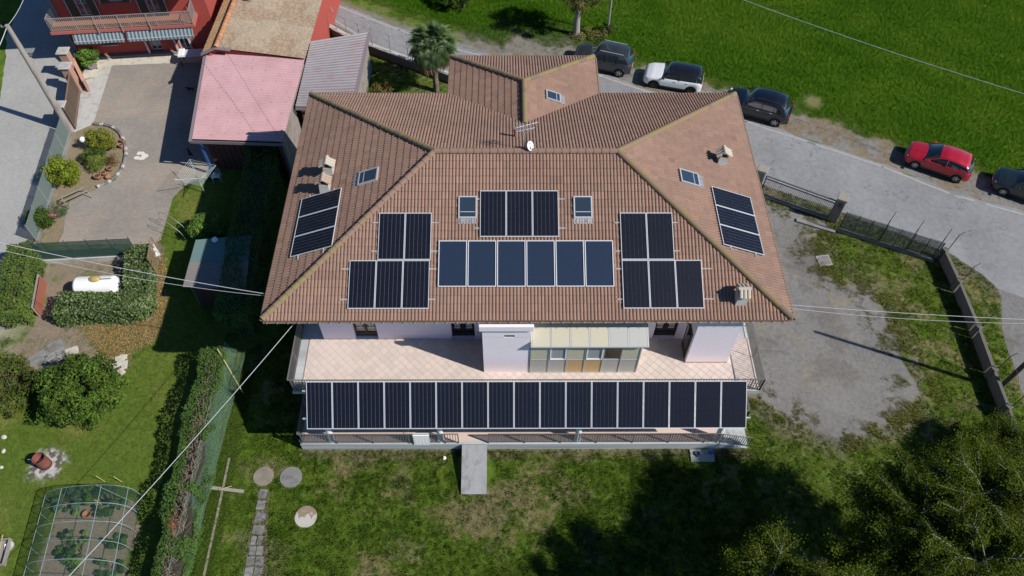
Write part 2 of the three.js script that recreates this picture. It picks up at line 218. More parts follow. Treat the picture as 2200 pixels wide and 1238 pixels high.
// tiles
const TW = 0.3, TL = 0.365;
const tileGrain = colorTex(256, 256, (u, v) => { const k = 0.78 + 0.22 * tfbm(u, v, 10, 4, 201) + 0.1 * (hash2(u * 256 | 0, v * 256 | 0, 4) - 0.5); return [k, k, k]; });
const mTile = new THREE.MeshStandardMaterial({ map: rep(tileGrain, 0.7), vertexColors: true, roughness: 0.95 });
const prof = []; for (let r = 0; r < 2; r++) for (const [a, b] of [[0.004, 0], [0.014, 0.02], [0.042, 0.043], [0.075, 0.05], [0.108, 0.043], [0.136, 0.02], [0.146, 0]]) prof.push([r * 0.15 + a, b]);
// one tile in (u along the eave, v up the slope, h off the slope)
function tileTris() {
  const t = [], LEN = TL + 0.05, lift = 0.038;
  for (let i = 0; i < prof.length - 1; i++) {
    const [u0, h0] = prof[i], [u1, h1] = prof[i + 1];
    const a = [u0, 0, h0 + lift], b = [u1, 0, h1 + lift], c = [u1, LEN, h1], d = [u0, LEN, h0];
    t.push(a, b, c, a, c, d);
    const e = [u0, 0, h0 + lift - 0.034], f = [u1, 0, h1 + lift - 0.034]; t.push(a, e, f, a, f, b);
  }
  return t;
}
const TT = tileTris();
function clipTri(tri, planes) { // keep a*u+b*v+c>=0
  let poly = tri;
  for (const [a, b, c] of planes) { const out = []; for (let i = 0; i < poly.length; i++) { const p = poly[i], q = poly[(i + 1) % poly.length], dp = a * p[0] + b * p[1] + c, dq = a * q[0] + b * q[1] + c; if (dp >= 0) out.push(p); if ((dp >= 0) !== (dq >= 0)) { const t = dp / (dp - dq); out.push([lerp(p[0], q[0], t), lerp(p[1], q[1], t), lerp(p[2], q[2], t)]); } } poly = out; if (poly.length < 3) return []; }
  return poly;
}
const tileCols = [[0.305, 0.188, 0.137], [0.296, 0.182, 0.134], [0.312, 0.193, 0.142], [0.286, 0.178, 0.133], [0.318, 0.189, 0.134], [0.294, 0.186, 0.14], [0.325, 0.202, 0.148]];
const fieldPos = [], fieldUv = [], fieldCol = [];
const singles = [];
const tr = rng(77);
function slope(pts, wantSingles = 0, tone = [1, 1, 1]) { // pts: eave start, eave end, then the rest (as seen from outside, left to right, then up)
  const a = pts[0], u = pts[1].clone().sub(a).normalize(); let n = u.clone().cross(pts[2].clone().sub(a)).normalize(); if (n.y < 0) n.negate(); const v = n.clone().cross(u).normalize(); if (v.y < 0) v.negate();
  const uv = pts.map((p) => { const d = p.clone().sub(a); return [d.dot(u), d.dot(v)]; });
  const cx = uv.reduce((s, p) => s + p[0], 0) / uv.length, cy = uv.reduce((s, p) => s + p[1], 0) / uv.length;
  const planes = uv.map((p, i) => { const q = uv[(i + 1) % uv.length]; let A = -(q[1] - p[1]), B = q[0] - p[0], C = -(A * p[0] + B * p[1]); const L = Math.hypot(A, B); A /= L; B /= L; C /= L; if (A * cx + B * cy + C < 0) { A = -A; B = -B; C = -C; } return i === 0 ? [A, B, C + 0.1] : [A, B, C]; });
  const W = Math.max(...uv.map((p) => p[0])), U0 = Math.min(...uv.map((p) => p[0])), H = Math.max(...uv.map((p) => p[1]));
  const basis = new THREE.Matrix4().makeBasis(u, v, n);
  let left = wantSingles;
  for (let j = 0; j * TL < H + TL; j++) for (let i = Math.floor(U0 / TW) - 1; i * TW < W + TW; i++) {
    const u0 = i * TW, v0 = j * TL - 0.07; const cs = [[u0, v0], [u0 + TW, v0], [u0 + TW, v0 + TL + 0.05], [u0, v0 + TL + 0.05]];
    let all = true, none = false;
    for (const [A, B, C] of planes) { const ds = cs.map((p) => A * p[0] + B * p[1] + C); if (ds.some((d) => d < 0)) all = false; if (ds.every((d) => d < 0)) none = true; }
    if (none) continue;
    const patch = fbm(u0 * 0.35 + j * 0.05, v0 * 0.5, 3, 66);
    const ci = Math.floor(tr() * tileCols.length), k = (0.86 + 0.28 * patch) * (0.95 + 0.1 * tr());
    const old = tr() < 0.01 ? 0.84 : tr() < 0.01 ? 1.08 : 1, cc = tileCols[ci], c = [cc[0] * k * old * tone[0], cc[1] * k * old * tone[1], cc[2] * k * old * tone[2]];
    const dh = tr() * 0.006;
    if (all && left > 0) { left--; singles.push({ m: basis.clone().setPosition(a.clone().addScaledVector(u, u0).addScaledVector(v, v0).addScaledVector(n, dh)), c: ci }); continue; }
    for (let q = 0; q < TT.length; q += 3) {
      const tri = [TT[q], TT[q + 1], TT[q + 2]].map((p) => [p[0] + u0, p[1] + v0, p[2] + dh]); const poly = all ? tri : clipTri(tri, planes);
      for (let w = 1; w + 1 < poly.length; w++) for (const p of [poly[0], poly[w], poly[w + 1]]) { fieldPos.push(a.x + u.x * p[0] + v.x * p[1] + n.x * p[2], a.y + u.y * p[0] + v.y * p[1] + n.y * p[2], a.z + u.z * p[0] + v.z * p[1] + n.z * p[2]); fieldUv.push(p[0] + i * 0.13, p[1] + j * 0.21); fieldCol.push(...c); }
    }
  }
  // boarding under the tiles
  const f = []; for (let w = 1; w + 1 < pts.length; w++) f.push(pts[0], pts[w], pts[w + 1]);
  const g = new THREE.BufferGeometry(); g.setAttribute('position', new THREE.BufferAttribute(new Float32Array(f.flatMap((p) => { const q = p.clone().addScaledVector(n, -0.01); return [q.x, q.y, q.z]; })), 3)); g.computeVertexNormals();
  return g;
}
const RL = V(-HX + ED / 2, EY + RISE, -ED / 2), RR = V(HX - ED / 2, EY + RISE, -ED / 2);
const FL = V(-HX, EY, 0), FR = V(HX, EY, 0), BL = V(-HX, EY, -ED), BR = V(HX, EY, -ED);
const WW = 3.93, WB = -17.42, WR = SL * WW;
const wBL = V(-WW, EY, WB), wBR = V(WW, EY, WB), wVL = V(-WW, EY, -ED), wVR = V(WW, EY, -ED), wA = V(0, EY + WR, WB + WW), wJ = V(0, EY + WR, -ED + WW);
const mid = V(0, EY + RISE, -ED / 2);
const boards = [slope([FL, FR, RR, RL], 300), slope([BL, FL, RL]), slope([FR, BR, RR]),
  slope([wVL, BL, RL, mid, wJ]), slope([BR, wVR, wJ, mid, RR]),
  slope([wVL, wBL, wA, wJ].slice(0), 0), slope([wBR, wVR, wJ, wA]), slope([wBR, wBL, wA])];
part('roof_boarding', MG(boards), mTileBase, house);
{
  const g = new THREE.BufferGeometry(); g.setAttribute('position', new THREE.BufferAttribute(new Float32Array(fieldPos), 3)); g.setAttribute('uv', new THREE.BufferAttribute(new Float32Array(fieldUv), 2)); g.setAttribute('color', new THREE.BufferAttribute(new Float32Array(fieldCol), 3)); g.computeVertexNormals();
  stuff('roof_tile_field', g, mTile, house);
  const one = new THREE.BufferGeometry(); one.setAttribute('position', new THREE.BufferAttribute(new Float32Array(TT.flat()), 3)); one.setAttribute('uv', new THREE.BufferAttribute(new Float32Array(TT.flatMap((p) => [p[0], p[1]])), 2)); one.computeVertexNormals();
  const mats = tileCols.map((c) => new THREE.MeshStandardMaterial({ map: rep(tileGrain, 0.7), color: lin(c[0] * 0.99, c[1] * 0.99, c[2] * 0.99), roughness: 0.95 }));
  for (const s of singles) { const m = part('roof_tile', one, mats[s.c], house); s.m.decompose(m.position, m.quaternion, m.scale); }
}
// ridge and hip caps
{
  const capGeo = () => { const g = new THREE.CylinderGeometry(0.13, 0.155, 0.42, 10, 1, true, Math.PI / 2, Math.PI); g.rotateX(Math.PI / 2); g.translate(0, 0, 0.21); return g; }; // along +z, open below
  const cg = capGeo(), lich = [[0.27, 0.17, 0.125], [0.265, 0.175, 0.115], [0.25, 0.18, 0.1], [0.255, 0.19, 0.085], [0.2, 0.15, 0.1], [0.235, 0.175, 0.1]];
  const lm = lich.map((c, i) => new THREE.MeshStandardMaterial({ map: rep(tileGrain, 0.35), color: lin(...c), roughness: 1, side: THREE.DoubleSide }));
  const run = (a, b, moss) => { const d = b.clone().sub(a), L = d.length(), n = Math.round(L / 0.36); d.normalize(); const q = new THREE.Quaternion().setFromRotationMatrix(new THREE.Matrix4().lookAt(b, a, V(0, 1, 0))); for (let i = 0; i < n; i++) { const t = i / n; const m = part('ridge_tile', cg, lm[Math.floor(clamp(moss(t) + (tr() - 0.5) * 0.45) * 5.99)], house); m.position.copy(a).addScaledVector(d, i * L / n).add(V(0, 0.045 + tr() * 0.008, 0)); m.quaternion.copy(q); } };
  run(FL, RL, (t) => 0.6 - 0.9 * t); run(FR, RR, (t) => 0.62 - 0.25 * t); run(BL, RL, (t) => 0.7 - 0.2 * t); run(BR, RR, (t) => 0.55 - 0.3 * t); run(RL, RR, () => 0.02); run(wBL, wA, () => 0.6); run(wBR, wA, () => 0.55); run(wA, wJ, () => 0.6);
}
// gutters with brackets, soffit
{
  const gut = (a, b, out, withHooks) => { const d = b.clone().sub(a), L = d.length(); const g = new THREE.CylinderGeometry(0.075, 0.075, L, 8, 1, true, Math.PI / 2, Math.PI); g.rotateZ(Math.PI / 2); const m = new THREE.Matrix4().makeBasis(d.clone().normalize(), V(0, 1, 0), d.clone().normalize().cross(V(0, 1, 0))); g.applyMatrix4(m); const c = a.clone().add(b).multiplyScalar(0.5).add(out.clone().multiplyScalar(0.12)); g.translate(c.x, c.y - 0.06, c.z); part('gutter', g, mGutter2, house); if (withHooks) { const hk = []; for (let s = 0.2; s < L; s += 0.45) { const p = a.clone().addScaledVector(d.clone().normalize(), s).add(out.clone().multiplyScalar(0.11)); hk.push(beam(p.clone().add(V(0, -0.035, 0)).addScaledVector(out, -0.1), p.clone().add(V(0, -0.045, 0)).addScaledVector(out, 0.1), 0.025, 0.012)); } part('gutter_brackets', MG(hk), mZinc, house); } };
  const mGutter2 = new THREE.MeshStandardMaterial({ color: lin(0.2, 0.13, 0.09), roughness: 0.6, side: THREE.DoubleSide });
  gut(FL, FR, V(0, 0, 1), true); gut(BL, FL, V(-1, 0, 0)); gut(BR, FR, V(1, 0, 0)); gut(BL, wVL, V(0, 0, -1)); gut(wVR, BR, V(0, 0, -1)); gut(wBL, wVL, V(-1, 0, 0)); gut(wBR, wVR, V(1, 0, 0)); gut(wBL, wBR, V(0, 0, -1));
  part('soffit', MG([box(EW - 0.1, 0.05, ED - 0.1, 0, EY - 0.075, -ED / 2), box(2 * WW - 0.1, 0.05, 3.0, 0, EY - 0.077, -15.85)]), std(0.3, 0.2, 0.13, 0.9), house);
}
// walls: a front wall with door openings on each storey
const wallXL = -9.63, wallXR = 9.43;
const doorX = [[P(765, 729, FLOOR).x, P(814, 729, FLOOR).x], [P(972, 728, FLOOR).x, P(1021, 728, FLOOR).x], [P(1401, 727.5, FLOOR).x, P(1450, 727, FLOOR).x]];
{
  const s = new THREE.Shape([[wallXL, TERR], [wallXR, TERR], [wallXR, EY - 0.1], [wallXL, EY - 0.1]].map((p) => new THREE.Vector2(...p)));
  const hole = (x0, x1, y0, y1) => s.holes.push(new THREE.Path([[x0, y0], [x0, y1], [x1, y1], [x1, y0]].map((p) => new THREE.Vector2(...p))));
  for (const [a, b] of doorX) { hole(a, b, FLOOR + 0.02, FLOOR + 2.3); hole(a, b, TERR + 0.05, TERR + 2.3); }
  const g = new THREE.ExtrudeGeometry(s, { depth: 0.36, bevelEnabled: false }); g.translate(0, 0, WZ - 0.36);
  part('front_wall', g, mPlaster, house);
  const bz = -ED - WZ; // back wall
  part('wall', MG([box(0.36, EY - 0.1, bz * -1 + WZ - 0.36, wallXL + 0.18, (EY - 0.1) / 2, (bz + WZ - 0.36) / 2), box(0.36, EY - 0.1, bz * -1 + WZ - 0.36, wallXR - 0.18, (EY - 0.1) / 2, (bz + WZ - 0.36) / 2), box(wallXR - wallXL - 0.73, EY - 0.1, 0.36, (wallXL + wallXR) / 2, (EY - 0.1) / 2, bz + 0.18), box(5.8, EY - 0.1, 3.2, 0, (EY - 0.12) / 2, bz - 1.61), box(wallXR - wallXL - 0.8, 0.3, 10.5, (wallXL + wallXR) / 2, FLOOR - 0.35, (bz + WZ - 0.36) / 2)]), mPlaster, house);
  // doors: frame, glazed leaves with glazing bars, curtain behind
  for (const y0 of [FLOOR, TERR]) for (const [a, b] of doorX) {
    const w = b - a, cx = (a + b) / 2, z = WZ - 0.2, d = part('balcony_door', MG([box(0.07, 2.24, 0.09, a + 0.04, y0 + 1.15, z), box(0.07, 2.24, 0.09, b - 0.04, y0 + 1.15, z), box(w - 0.16, 0.08, 0.088, cx, y0 + 2.23, z), box(w - 0.16, 0.3, 0.07, cx, y0 + 0.2, z), box(0.09, 2.1, 0.086, cx, y0 + 1.2, z), ...[0.85, 1.3, 1.75].map((h) => box(w - 0.16, 0.035, 0.05, cx, y0 + h, z))]), mDarkWood, house);
    part('pane', MG([-1, 1].map((k) => box(w / 2 - 0.14, 1.85, 0.015, cx + k * (w / 4 - 0.01), y0 + 1.27, z - 0.01))), mGlassDark, d);
    if (y0 === FLOOR) part('curtain', MG([-1, 1].map((k) => box(w / 4, 1.5, 0.012, cx + k * w / 4, y0 + 1.4, z + 0.006))), mCurtain, d);
  }
  // room that projects under the eave, right of the balcony
  const bx0 = 7.5, bx1 = 9.44, bzf = -0.21, hh = EY - 0.13 - FLOOR;
  part('projecting_room', MG([box(bx1 - bx0, hh, bzf - WZ - 0.003, (bx0 + bx1) / 2, FLOOR + hh / 2, (bzf + WZ) / 2 + 0.002)]), mPlaster, house);
  const dr = part('side_door', MG([box(0.06, 2.1, 0.9, bx0 - 0.01, FLOOR + 1.07, -0.85)]), mDarkWood, house); part('pane', box(0.03, 1.4, 0.6, bx0 - 0.045, FLOOR + 1.25, -0.85), mGlassDark, dr);
  part('skirting', MG([box(bx1 - bx0 + 0.04, 0.09, 0.02, (bx0 + bx1) / 2, FLOOR + 0.065, bzf + 0.012), box(wallXR - wallXL, 0.08, 0.015, (wallXL + wallXR) / 2, FLOOR + 0.3, WZ + 0.008)].slice(0, 1)), std(0.5, 0.33, 0.27, 0.8), house);
}
// balcony slab with rust-edged kerb, tiled floor laid on the diagonal
const BX0 = -10.72, BX1 = 10.72, BZ1 = 1.27;
const mSlab = new THREE.MeshStandardMaterial({ map: rep(concMap, 3), color: lin(0.5, 0.52, 0.52), roughness: 0.9 });
part('balcony_slab', MG([box(BX1 - BX0, 0.22, BZ1 - WZ - 0.004, 0, FLOOR - 0.14, (BZ1 + WZ) / 2), box(wallXL - BX0 - 0.004, 0.22, 10, (wallXL + BX0) / 2, FLOOR - 0.14, WZ - 5.003), box(BX1 - wallXR - 0.004, 0.22, 10, (wallXR + BX1) / 2, FLOOR - 0.14, WZ - 5.003)]), mSlab, house);
{
  const T = 0.3, gap = 0.012, cols = [[0.66, 0.555, 0.49], [0.69, 0.585, 0.52], [0.635, 0.535, 0.475], [0.7, 0.58, 0.51]];
  const tmat = cols.map((c) => new THREE.MeshStandardMaterial({ map: rep(plasterMap, 0.9), color: lin(...c), roughness: 0.6 }));
  const diamond = new THREE.BoxGeometry(T - gap, 0.014, T - gap); diamond.rotateY(Math.PI / 4);
  const D = T * Math.SQRT1_2, x0 = BX0 + 0.42, x1 = BX1 - 0.02, z1 = BZ1 - 0.1, list = [], rest = [], r = rng(4);
  for (let j = 0; WZ + 0.03 + j * D < z1 + D; j++) for (let i = 0; x0 + i * 2 * D < x1 + 2 * D; i++) {
    const cx = x0 + i * 2 * D + (j % 2) * D, cz = WZ + 0.03 + j * D;
    const whole = cx - D > x0 && cx + D < x1 && cz - D > WZ && cz + D < z1;
    if (cx > 7.6 && cx < 9.3 && cz < -0.4) continue;
    if (whole) list.push([cx, cz]); else rest.push([cx, cz]);
  }
  list.sort((a, b) => b[1] - a[1]);
  list.forEach(([x, z], k) => { if (k < 300) { const m = part('floor_tile', diamond, tmat[Math.floor(r() * 4)], house); m.position.set(x, FLOOR + 0.007, z); } else rest.push([x, z, 1]); });
  // whole and cut tiles that are not picked out
  const pos = [], col = [];
  for (const [x, z, w] of rest) { const e = D - gap * 0.7, pl = [[1, 0, -x0], [-1, 0, x1], [0, 1, -WZ - 0.004], [0, -1, z1]]; const c = [...cols[Math.floor(r() * 4)]]; for (const tri of [[[x - e, z, 0], [x, z + e, 0], [x + e, z, 0]], [[x - e, z, 0], [x + e, z, 0], [x, z - e, 0]]]) { const p = w ? tri : clipTri(tri, pl); for (let k = 1; k + 1 < p.length; k++) for (const q of [p[0], p[k], p[k + 1]]) { pos.push(q[0], FLOOR + 0.014, q[1]); col.push(...c); } } }
  const g = new THREE.BufferGeometry(); g.setAttribute('position', new THREE.BufferAttribute(new Float32Array(pos), 3)); g.setAttribute('color', new THREE.BufferAttribute(new Float32Array(col), 3)); g.setAttribute('uv', new THREE.BufferAttribute(new Float32Array(pos.length / 3 * 2).map((_, k) => pos[Math.floor(k / 2) * 3 + (k % 2) * 2]), 2)); g.computeVertexNormals();
  stuff('floor_tile_field', g, new THREE.MeshStandardMaterial({ map: rep(plasterMap, 0.9), vertexColors: true, roughness: 0.6 }), house);
  part('grout_bed', box(x1 - x0, 0.026, z1 - WZ - 0.01, (x0 + x1) / 2, FLOOR - 0.012, (z1 + WZ) / 2), std(0.5, 0.415, 0.36, 0.95), house);
}
// railings: top and bottom rails, posts, thin bars
function railing(pts, parent, h = 1.0, slopeY = 0, mat = mRail) {
  const rails = [], bars = [];
  for (let i = 0; i < pts.length - 1; i++) { const a = pts[i], b = pts[i + 1], L = a.distanceTo(b), up = (t) => V(0, t, 0), d = b.clone().sub(a).normalize(); rails.push(beam(a.clone().add(up(h)), b.clone().add(up(h)), 0.045, 0.03), beam(a.clone().add(up(0.1)), b.clone().add(up(0.1)), 0.03, 0.025)); const n = Math.max(1, Math.round(L / 0.125)); for (let k = 0; k <= n; k++) { const p = a.clone().lerp(b, k / n), post = k === 0 || k === n || k % 14 === 0; (post ? rails : bars).push(box(post ? 0.05 : 0.028, h - (post ? 0.02 : 0.12), post ? 0.05 : 0.028, p.x, p.y + (post ? (h - 0.02) / 2 : 0.1 + (h - 0.12) / 2), p.z)); } }
  const r = part('railing', MG(rails), mat, parent); if (bars.length) stuff('balusters', MG(bars), mat, r); return r;
}
railing([V(BX0, FLOOR, -9), V(BX0, FLOOR, BZ1 - 0.03), V(BX1, FLOOR, BZ1 - 0.03), V(BX1, FLOOR, -9)], house);
// lower terrace
part('terrace_slab', MG([box(20.35, TERR, 2.37 - WZ, -0.715, TERR / 2, (2.37 + WZ) / 2), box(1.47, TERR, 1.15 - WZ, 10.2, TERR / 2, (1.15 + WZ) / 2)]), mSlab, house);
part('terrace_floor', box(20.1, 0.016, 3.6, -0.7, TERR + 0.008, 0.4), new THREE.MeshStandardMaterial({ map: rep(plasterMap, 1.2), color: lin(0.66, 0.5, 0.43), roughness: 0.6 }), house);
railing([V(-10.85, TERR, -1.3), V(-10.85, TERR, 2.31), V(P(985, 960, TERR).x, TERR, 2.31)], house);
railing([V(P(1050, 960, TERR).x, TERR, 2.31), V(9.3, TERR, 2.31)], house);
// steps down from the terrace's end, with a sloping rail
{
  for (let i = 0; i < 4; i++) part('step', rbox(0.37, 0.48 - i * 0.12, 1.2, 0.012, 9.65 + i * 0.372, (0.48 - i * 0.12) / 2, 1.76), mSlab, house);
  railing([V(9.46, TERR, 2.31), V(10.95, 0.12, 2.31)], house, 0.95);
  railing([V(9.5, TERR, 1.1), V(10.9, TERR, 1.1), V(10.9, TERR, -1.3)], house, 0.95);
}
// outdoor fireplace stack beside the veranda
{
  const x0 = -1.94, x1 = 0.15, zf = 0.29, top = 7.68;
  const f = part('fireplace_stack', MG([box(x1 - x0, 7.0 - FLOOR, zf + 1.0, (x0 + x1) / 2, (7.0 + FLOOR) / 2 + 0.01, (zf - 1.0) / 2), box(0.95, 0.18, zf + 1.0, x0 + 0.475, 7.09, (zf - 1) / 2), box(x1 - x0 - 1.4, 0.18, zf + 1, x1 - (x1 - x0 - 1.4) / 2, 7.09, (zf - 1) / 2), box(x1 - x0, top - 7.18, zf + 1, (x0 + x1) / 2, (top + 7.18) / 2, (zf - 1) / 2)]), mPlaster, house);
  part('smoke_opening', box(0.448, 0.176, 0.6, x0 + 1.18, 7.09, zf - 0.325), std(0.02, 0.018, 0.016, 1), f);
  part('capping_slab', rbox(x1 - x0 + 0.25, 0.36, 0.15, 0.015, (x0 + x1) / 2, top + 0.16, zf + 0.045), mPlaster, f);
}
// veranda of yellowed translucent panels
{
  const x0 = 0.17, x1 = 5.1, zf = 0.3, yE = 6.55, zE = 0.5, yT = 7.35, zT = WZ + 0.05;
  const ver = part('veranda', MG([beam(V(x0, yE - 0.03, zE), V(x1 + 0.25, yE - 0.03, zE), 0.06, 0.06), beam(V(x0, FLOOR + 1.18, zf), V(x1, FLOOR + 1.18, zf), 0.05, 0.05), beam(V(x0, FLOOR + 0.05, zf), V(x1, FLOOR + 0.05, zf), 0.05, 0.05), beam(V(x0, yE - 0.14, zf), V(x1, yE - 0.14, zf), 0.055, 0.055), ...[0, 1, 2, 3, 4, 5, 6].map((i) => beam(V(lerp(x0 + 0.03, x1, i / 6), FLOOR + 0.05, zf), V(lerp(x0 + 0.03, x1, i / 6), yE - 0.1, zf), 0.06, 0.06)), ...[0, 1, 2, 3, 4, 5, 6].map((i) => beam(V(lerp(x0 + 0.03, x1 + 0.22, i / 6), yE, zE), V(lerp(x0 + 0.03, x1 + 0.22, i / 6), yT, zT), 0.06, 0.05)), beam(V(x1, FLOOR + 1.18, zf), V(x1, FLOOR + 1.18, WZ), 0.05, 0.05)]), std(0.5, 0.52, 0.52, 0.5, 0.4), house);
  const pan = (r, g, b, t) => new THREE.MeshPhysicalMaterial({ color: lin(r, g, b), roughness: 0.5, transmission: t, thickness: 0, side: THREE.DoubleSide });
  const yel = pan(0.72, 0.68, 0.53, 0.35), clr = pan(0.66, 0.66, 0.62, 0.4), ora = pan(0.72, 0.5, 0.24, 0.3), gry = pan(0.55, 0.58, 0.6, 0.5);
  const roofM = [yel, yel, yel, yel, clr, clr], topM = [yel, gry, yel, gry, null, yel], botM = [clr, clr, ora, ora, clr, clr];
  for (let i = 0; i < 6; i++) {
    const a = lerp(x0 + 0.03, x1 + 0.22, i / 6) + 0.04, b = lerp(x0 + 0.03, x1 + 0.22, (i + 1) / 6) - 0.04, L = Math.hypot(yT - yE, zE - zT);
    const g = new THREE.BoxGeometry(b - a, 0.012, L); g.rotateX(Math.atan2(yT - yE, zE - zT)); g.translate((a + b) / 2, (yE + yT) / 2 + 0.012, (zE + zT) / 2); part('roof_panel', g, roofM[i], ver);
    const c = lerp(x0 + 0.03, x1, i / 6) + 0.035, d = lerp(x0 + 0.03, x1, (i + 1) / 6) - 0.035, w = d - c;
    part('lower_panel', box(w, 1.08, 0.014, (c + d) / 2, FLOOR + 0.61, zf), botM[i], ver);
    if (topM[i]) part('upper_panel', box(w, yE - 0.17 - FLOOR - 1.21, 0.014, (c + d) / 2, (FLOOR + 1.21 + yE - 0.17) / 2, zf), topM[i], ver);
    if (i === 1 || i === 3) part('sash', MG([box(w, 0.05, 0.04, (c + d) / 2, FLOOR + 1.25, zf + 0.03), box(0.05, 1.1, 0.04, c + 0.03, FLOOR + 1.8, zf + 0.03), box(0.05, 1.1, 0.04, d - 0.03, FLOOR + 1.8, zf + 0.03)]), mWhite, ver);
  }
  part('end_panel', MG([box(0.014, 1.08, 1.7, x1, FLOOR + 0.61, -0.6), box(0.014, 1.2, 1.7, x1, FLOOR + 1.83, -0.6)]), clr, ver);
}
// roof windows
const mPaneSky = new THREE.MeshPhysicalMaterial({ color: lin(0.03, 0.045, 0.065), roughness: 0.05, clearcoat: 1, clearcoatRoughness: 0.02 });
function slopeFrame(kind, along, up) { // local x along the eave (to the right when looking up the slope), y up the slope, z off it
  const c = Math.cos(PA), s = Math.sin(PA);
  if (kind === 'front') return new THREE.Matrix4().makeBasis(V(1, 0, 0), V(0, s, -c), V(0, c, s)).setPosition(-HX + along, EY + s * up, -c * up);
  if (kind === 'left') return new THREE.Matrix4().makeBasis(V(0, 0, 1), V(c, s, 0), V(-s, c, 0)).setPosition(-HX + c * up, EY + s * up, along);
  if (kind === 'right') return new THREE.Matrix4().makeBasis(V(0, 0, -1), V(-c, s, 0), V(s, c, 0)).setPosition(HX - c * up, EY + s * up, along);
  return new THREE.Matrix4().makeBasis(V(0, 0, -1), V(-c, s, 0), V(s, c, 0)).setPosition(WW - c * up, EY + s * up, along); // wing right
}
function roofWindow(M, w, l) { // M at the centre
  const f = part('roof_window', MG([box(w, 0.06, 0.1, 0, l / 2 - 0.03, 0.1), box(w, 0.06, 0.1, 0, -l / 2 + 0.03, 0.1), box(0.06, l - 0.13, 0.1, -w / 2 + 0.03, 0, 0.1), box(0.06, l - 0.13, 0.1, w / 2 - 0.03, 0, 0.1), box(w - 0.1, l - 0.1, 0.03, 0, 0, 0.08)]), std(0.55, 0.56, 0.57, 0.45, 0.4), house); M.decompose(f.position, f.quaternion, f.scale);
  part('pane', box(w - 0.13, l - 0.13, 0.012, 0, 0, 0.125), mPaneSky, f);
  part('flashing', MG(Array.from({ length: 7 }, (_, i) => box(0.1, 0.26, 0.02, -w / 2 + 0.05 + i * (w - 0.1) / 6, -l / 2 - 0.12, 0.065 + (i % 2) * 0.012))), mZinc, f);
  part('sash_bar', box(w - 0.16, 0.03, 0.02, 0, -l * 0.22, 0.13), mAlu, f);
}
function onSlope(px, py, kind) { // the place on a slope that a pixel shows: [along, up]
  const d = V((px - 1100) / FOC, -(py - 619) / FOC, -1).transformDirection(camM), o = V(...CAM), c = Math.cos(PA), s = Math.sin(PA);
  const base = { front: V(-HX, EY, 0), left: V(-HX, EY, 0), right: V(HX, EY, 0), wing: V(WW, EY, 0) }[kind], n = { front: V(0, c, s), left: V(-s, c, 0), right: V(s, c, 0), wing: V(s, c, 0) }[kind];
  const t = base.clone().sub(o).dot(n) / d.dot(n), p = o.addScaledVector(d, t);
  return [kind === 'front' ? p.x + HX : p.z, (p.y - EY) / s];
}
const atSlope = (px, py, kind) => slopeFrame(kind, ...onSlope(px, py, kind));
roofWindow(atSlope(1005, 447, 'front'), 0.82, 1.02); roofWindow(atSlope(1252, 447, 'front'), 0.82, 1.02);
roofWindow(atSlope(793, 382, 'left'), 0.82, 1.0); roofWindow(atSlope(1479, 385, 'right'), 0.82, 1.0); roofWindow(atSlope(1187, 210, 'wing'), 0.66, 0.8);
// chimneys: rendered stack with a little roof of bent tiles
function chimney(M, mTop, flip) {
  const p = V(0, 0, 0).applyMatrix4(M), mStack = new THREE.MeshStandardMaterial({ map: rep(concMap, 1), color: lin(0.56, 0.54, 0.5), roughness: 1 }), c = part('chimney', MG([tapered(0.62, 0.48, 0.95)]), mStack, house); c.scale.setScalar(0.86);
  c.position.set(p.x, p.y - 0.3, p.z);
  part('flue', box(0.4, 0.2, 0.4, 0, 1.0, 0), std(0.06, 0.05, 0.045, 1), c);
  const caps = [], half = () => { const g = new THREE.CylinderGeometry(0.095, 0.11, 0.52, 8, 1, false, 0, Math.PI); g.rotateZ(Math.PI / 2); g.rotateX(Math.PI / 2); g.rotateX(-Math.PI / 2); return g; };
  for (let i = -1; i <= 1; i++) for (const s of [-1, 1]) { const g = new THREE.CylinderGeometry(0.09, 0.11, 0.5, 8, 1, false, -Math.PI / 2, Math.PI); g.rotateX(-Math.PI / 2); g.rotateX(s * 0.0); const q = new THREE.CylinderGeometry(0.1, 0.1, 0.02, 6); const m = new THREE.Matrix4().makeRotationX(0.62).setPosition(i * 0.19, 1.2, 0.19); g.applyMatrix4(m); if (s < 0) g.rotateY(Math.PI); if (flip) g.rotateY(Math.PI / 2); const t = part('cap_tile', g, mTop, c); }
  const r = new THREE.CylinderGeometry(0.1, 0.11, 0.62, 8, 1, false, -Math.PI / 2, Math.PI); r.rotateX(-Math.PI / 2); r.rotateY(Math.PI / 2); if (flip) r.rotateY(Math.PI / 2); r.translate(0, 1.32, 0); part('cap_ridge_tile', r, mTop, c);
  part('cap_support', MG([[-1, -1], [1, -1], [-1, 1], [1, 1]].map(([a, b]) => box(0.1, 0.28, 0.1, a * 0.18, 1.06, b * 0.18))), std(0.5, 0.24, 0.14, 0.95), c);
  return c;
}
function tapered(w0, w1, h) { const g = new THREE.CylinderGeometry(w1 * Math.SQRT1_2, w0 * Math.SQRT1_2, h, 4, 1); g.rotateY(Math.PI / 4); g.translate(0, h / 2, 0); const f = g.toNonIndexed(); f.computeVertexNormals(); return f; }
const mCapPale = new THREE.MeshStandardMaterial({ map: rep(tileGrain, 0.4), color: lin(0.52, 0.46, 0.37), roughness: 1 }), mCapRed = new THREE.MeshStandardMaterial({ map: rep(tileGrain, 0.4), color: lin(0.44, 0.32, 0.24), roughness: 1 });
chimney(atSlope(708, 372, 'left'), mCapPale, true); chimney(atSlope(700, 408, 'left'), mCapRed, true); chimney(atSlope(1549, 350, 'right'), mCapPale, true); chimney(atSlope(1590, 645, 'front'), mCapPale, false);
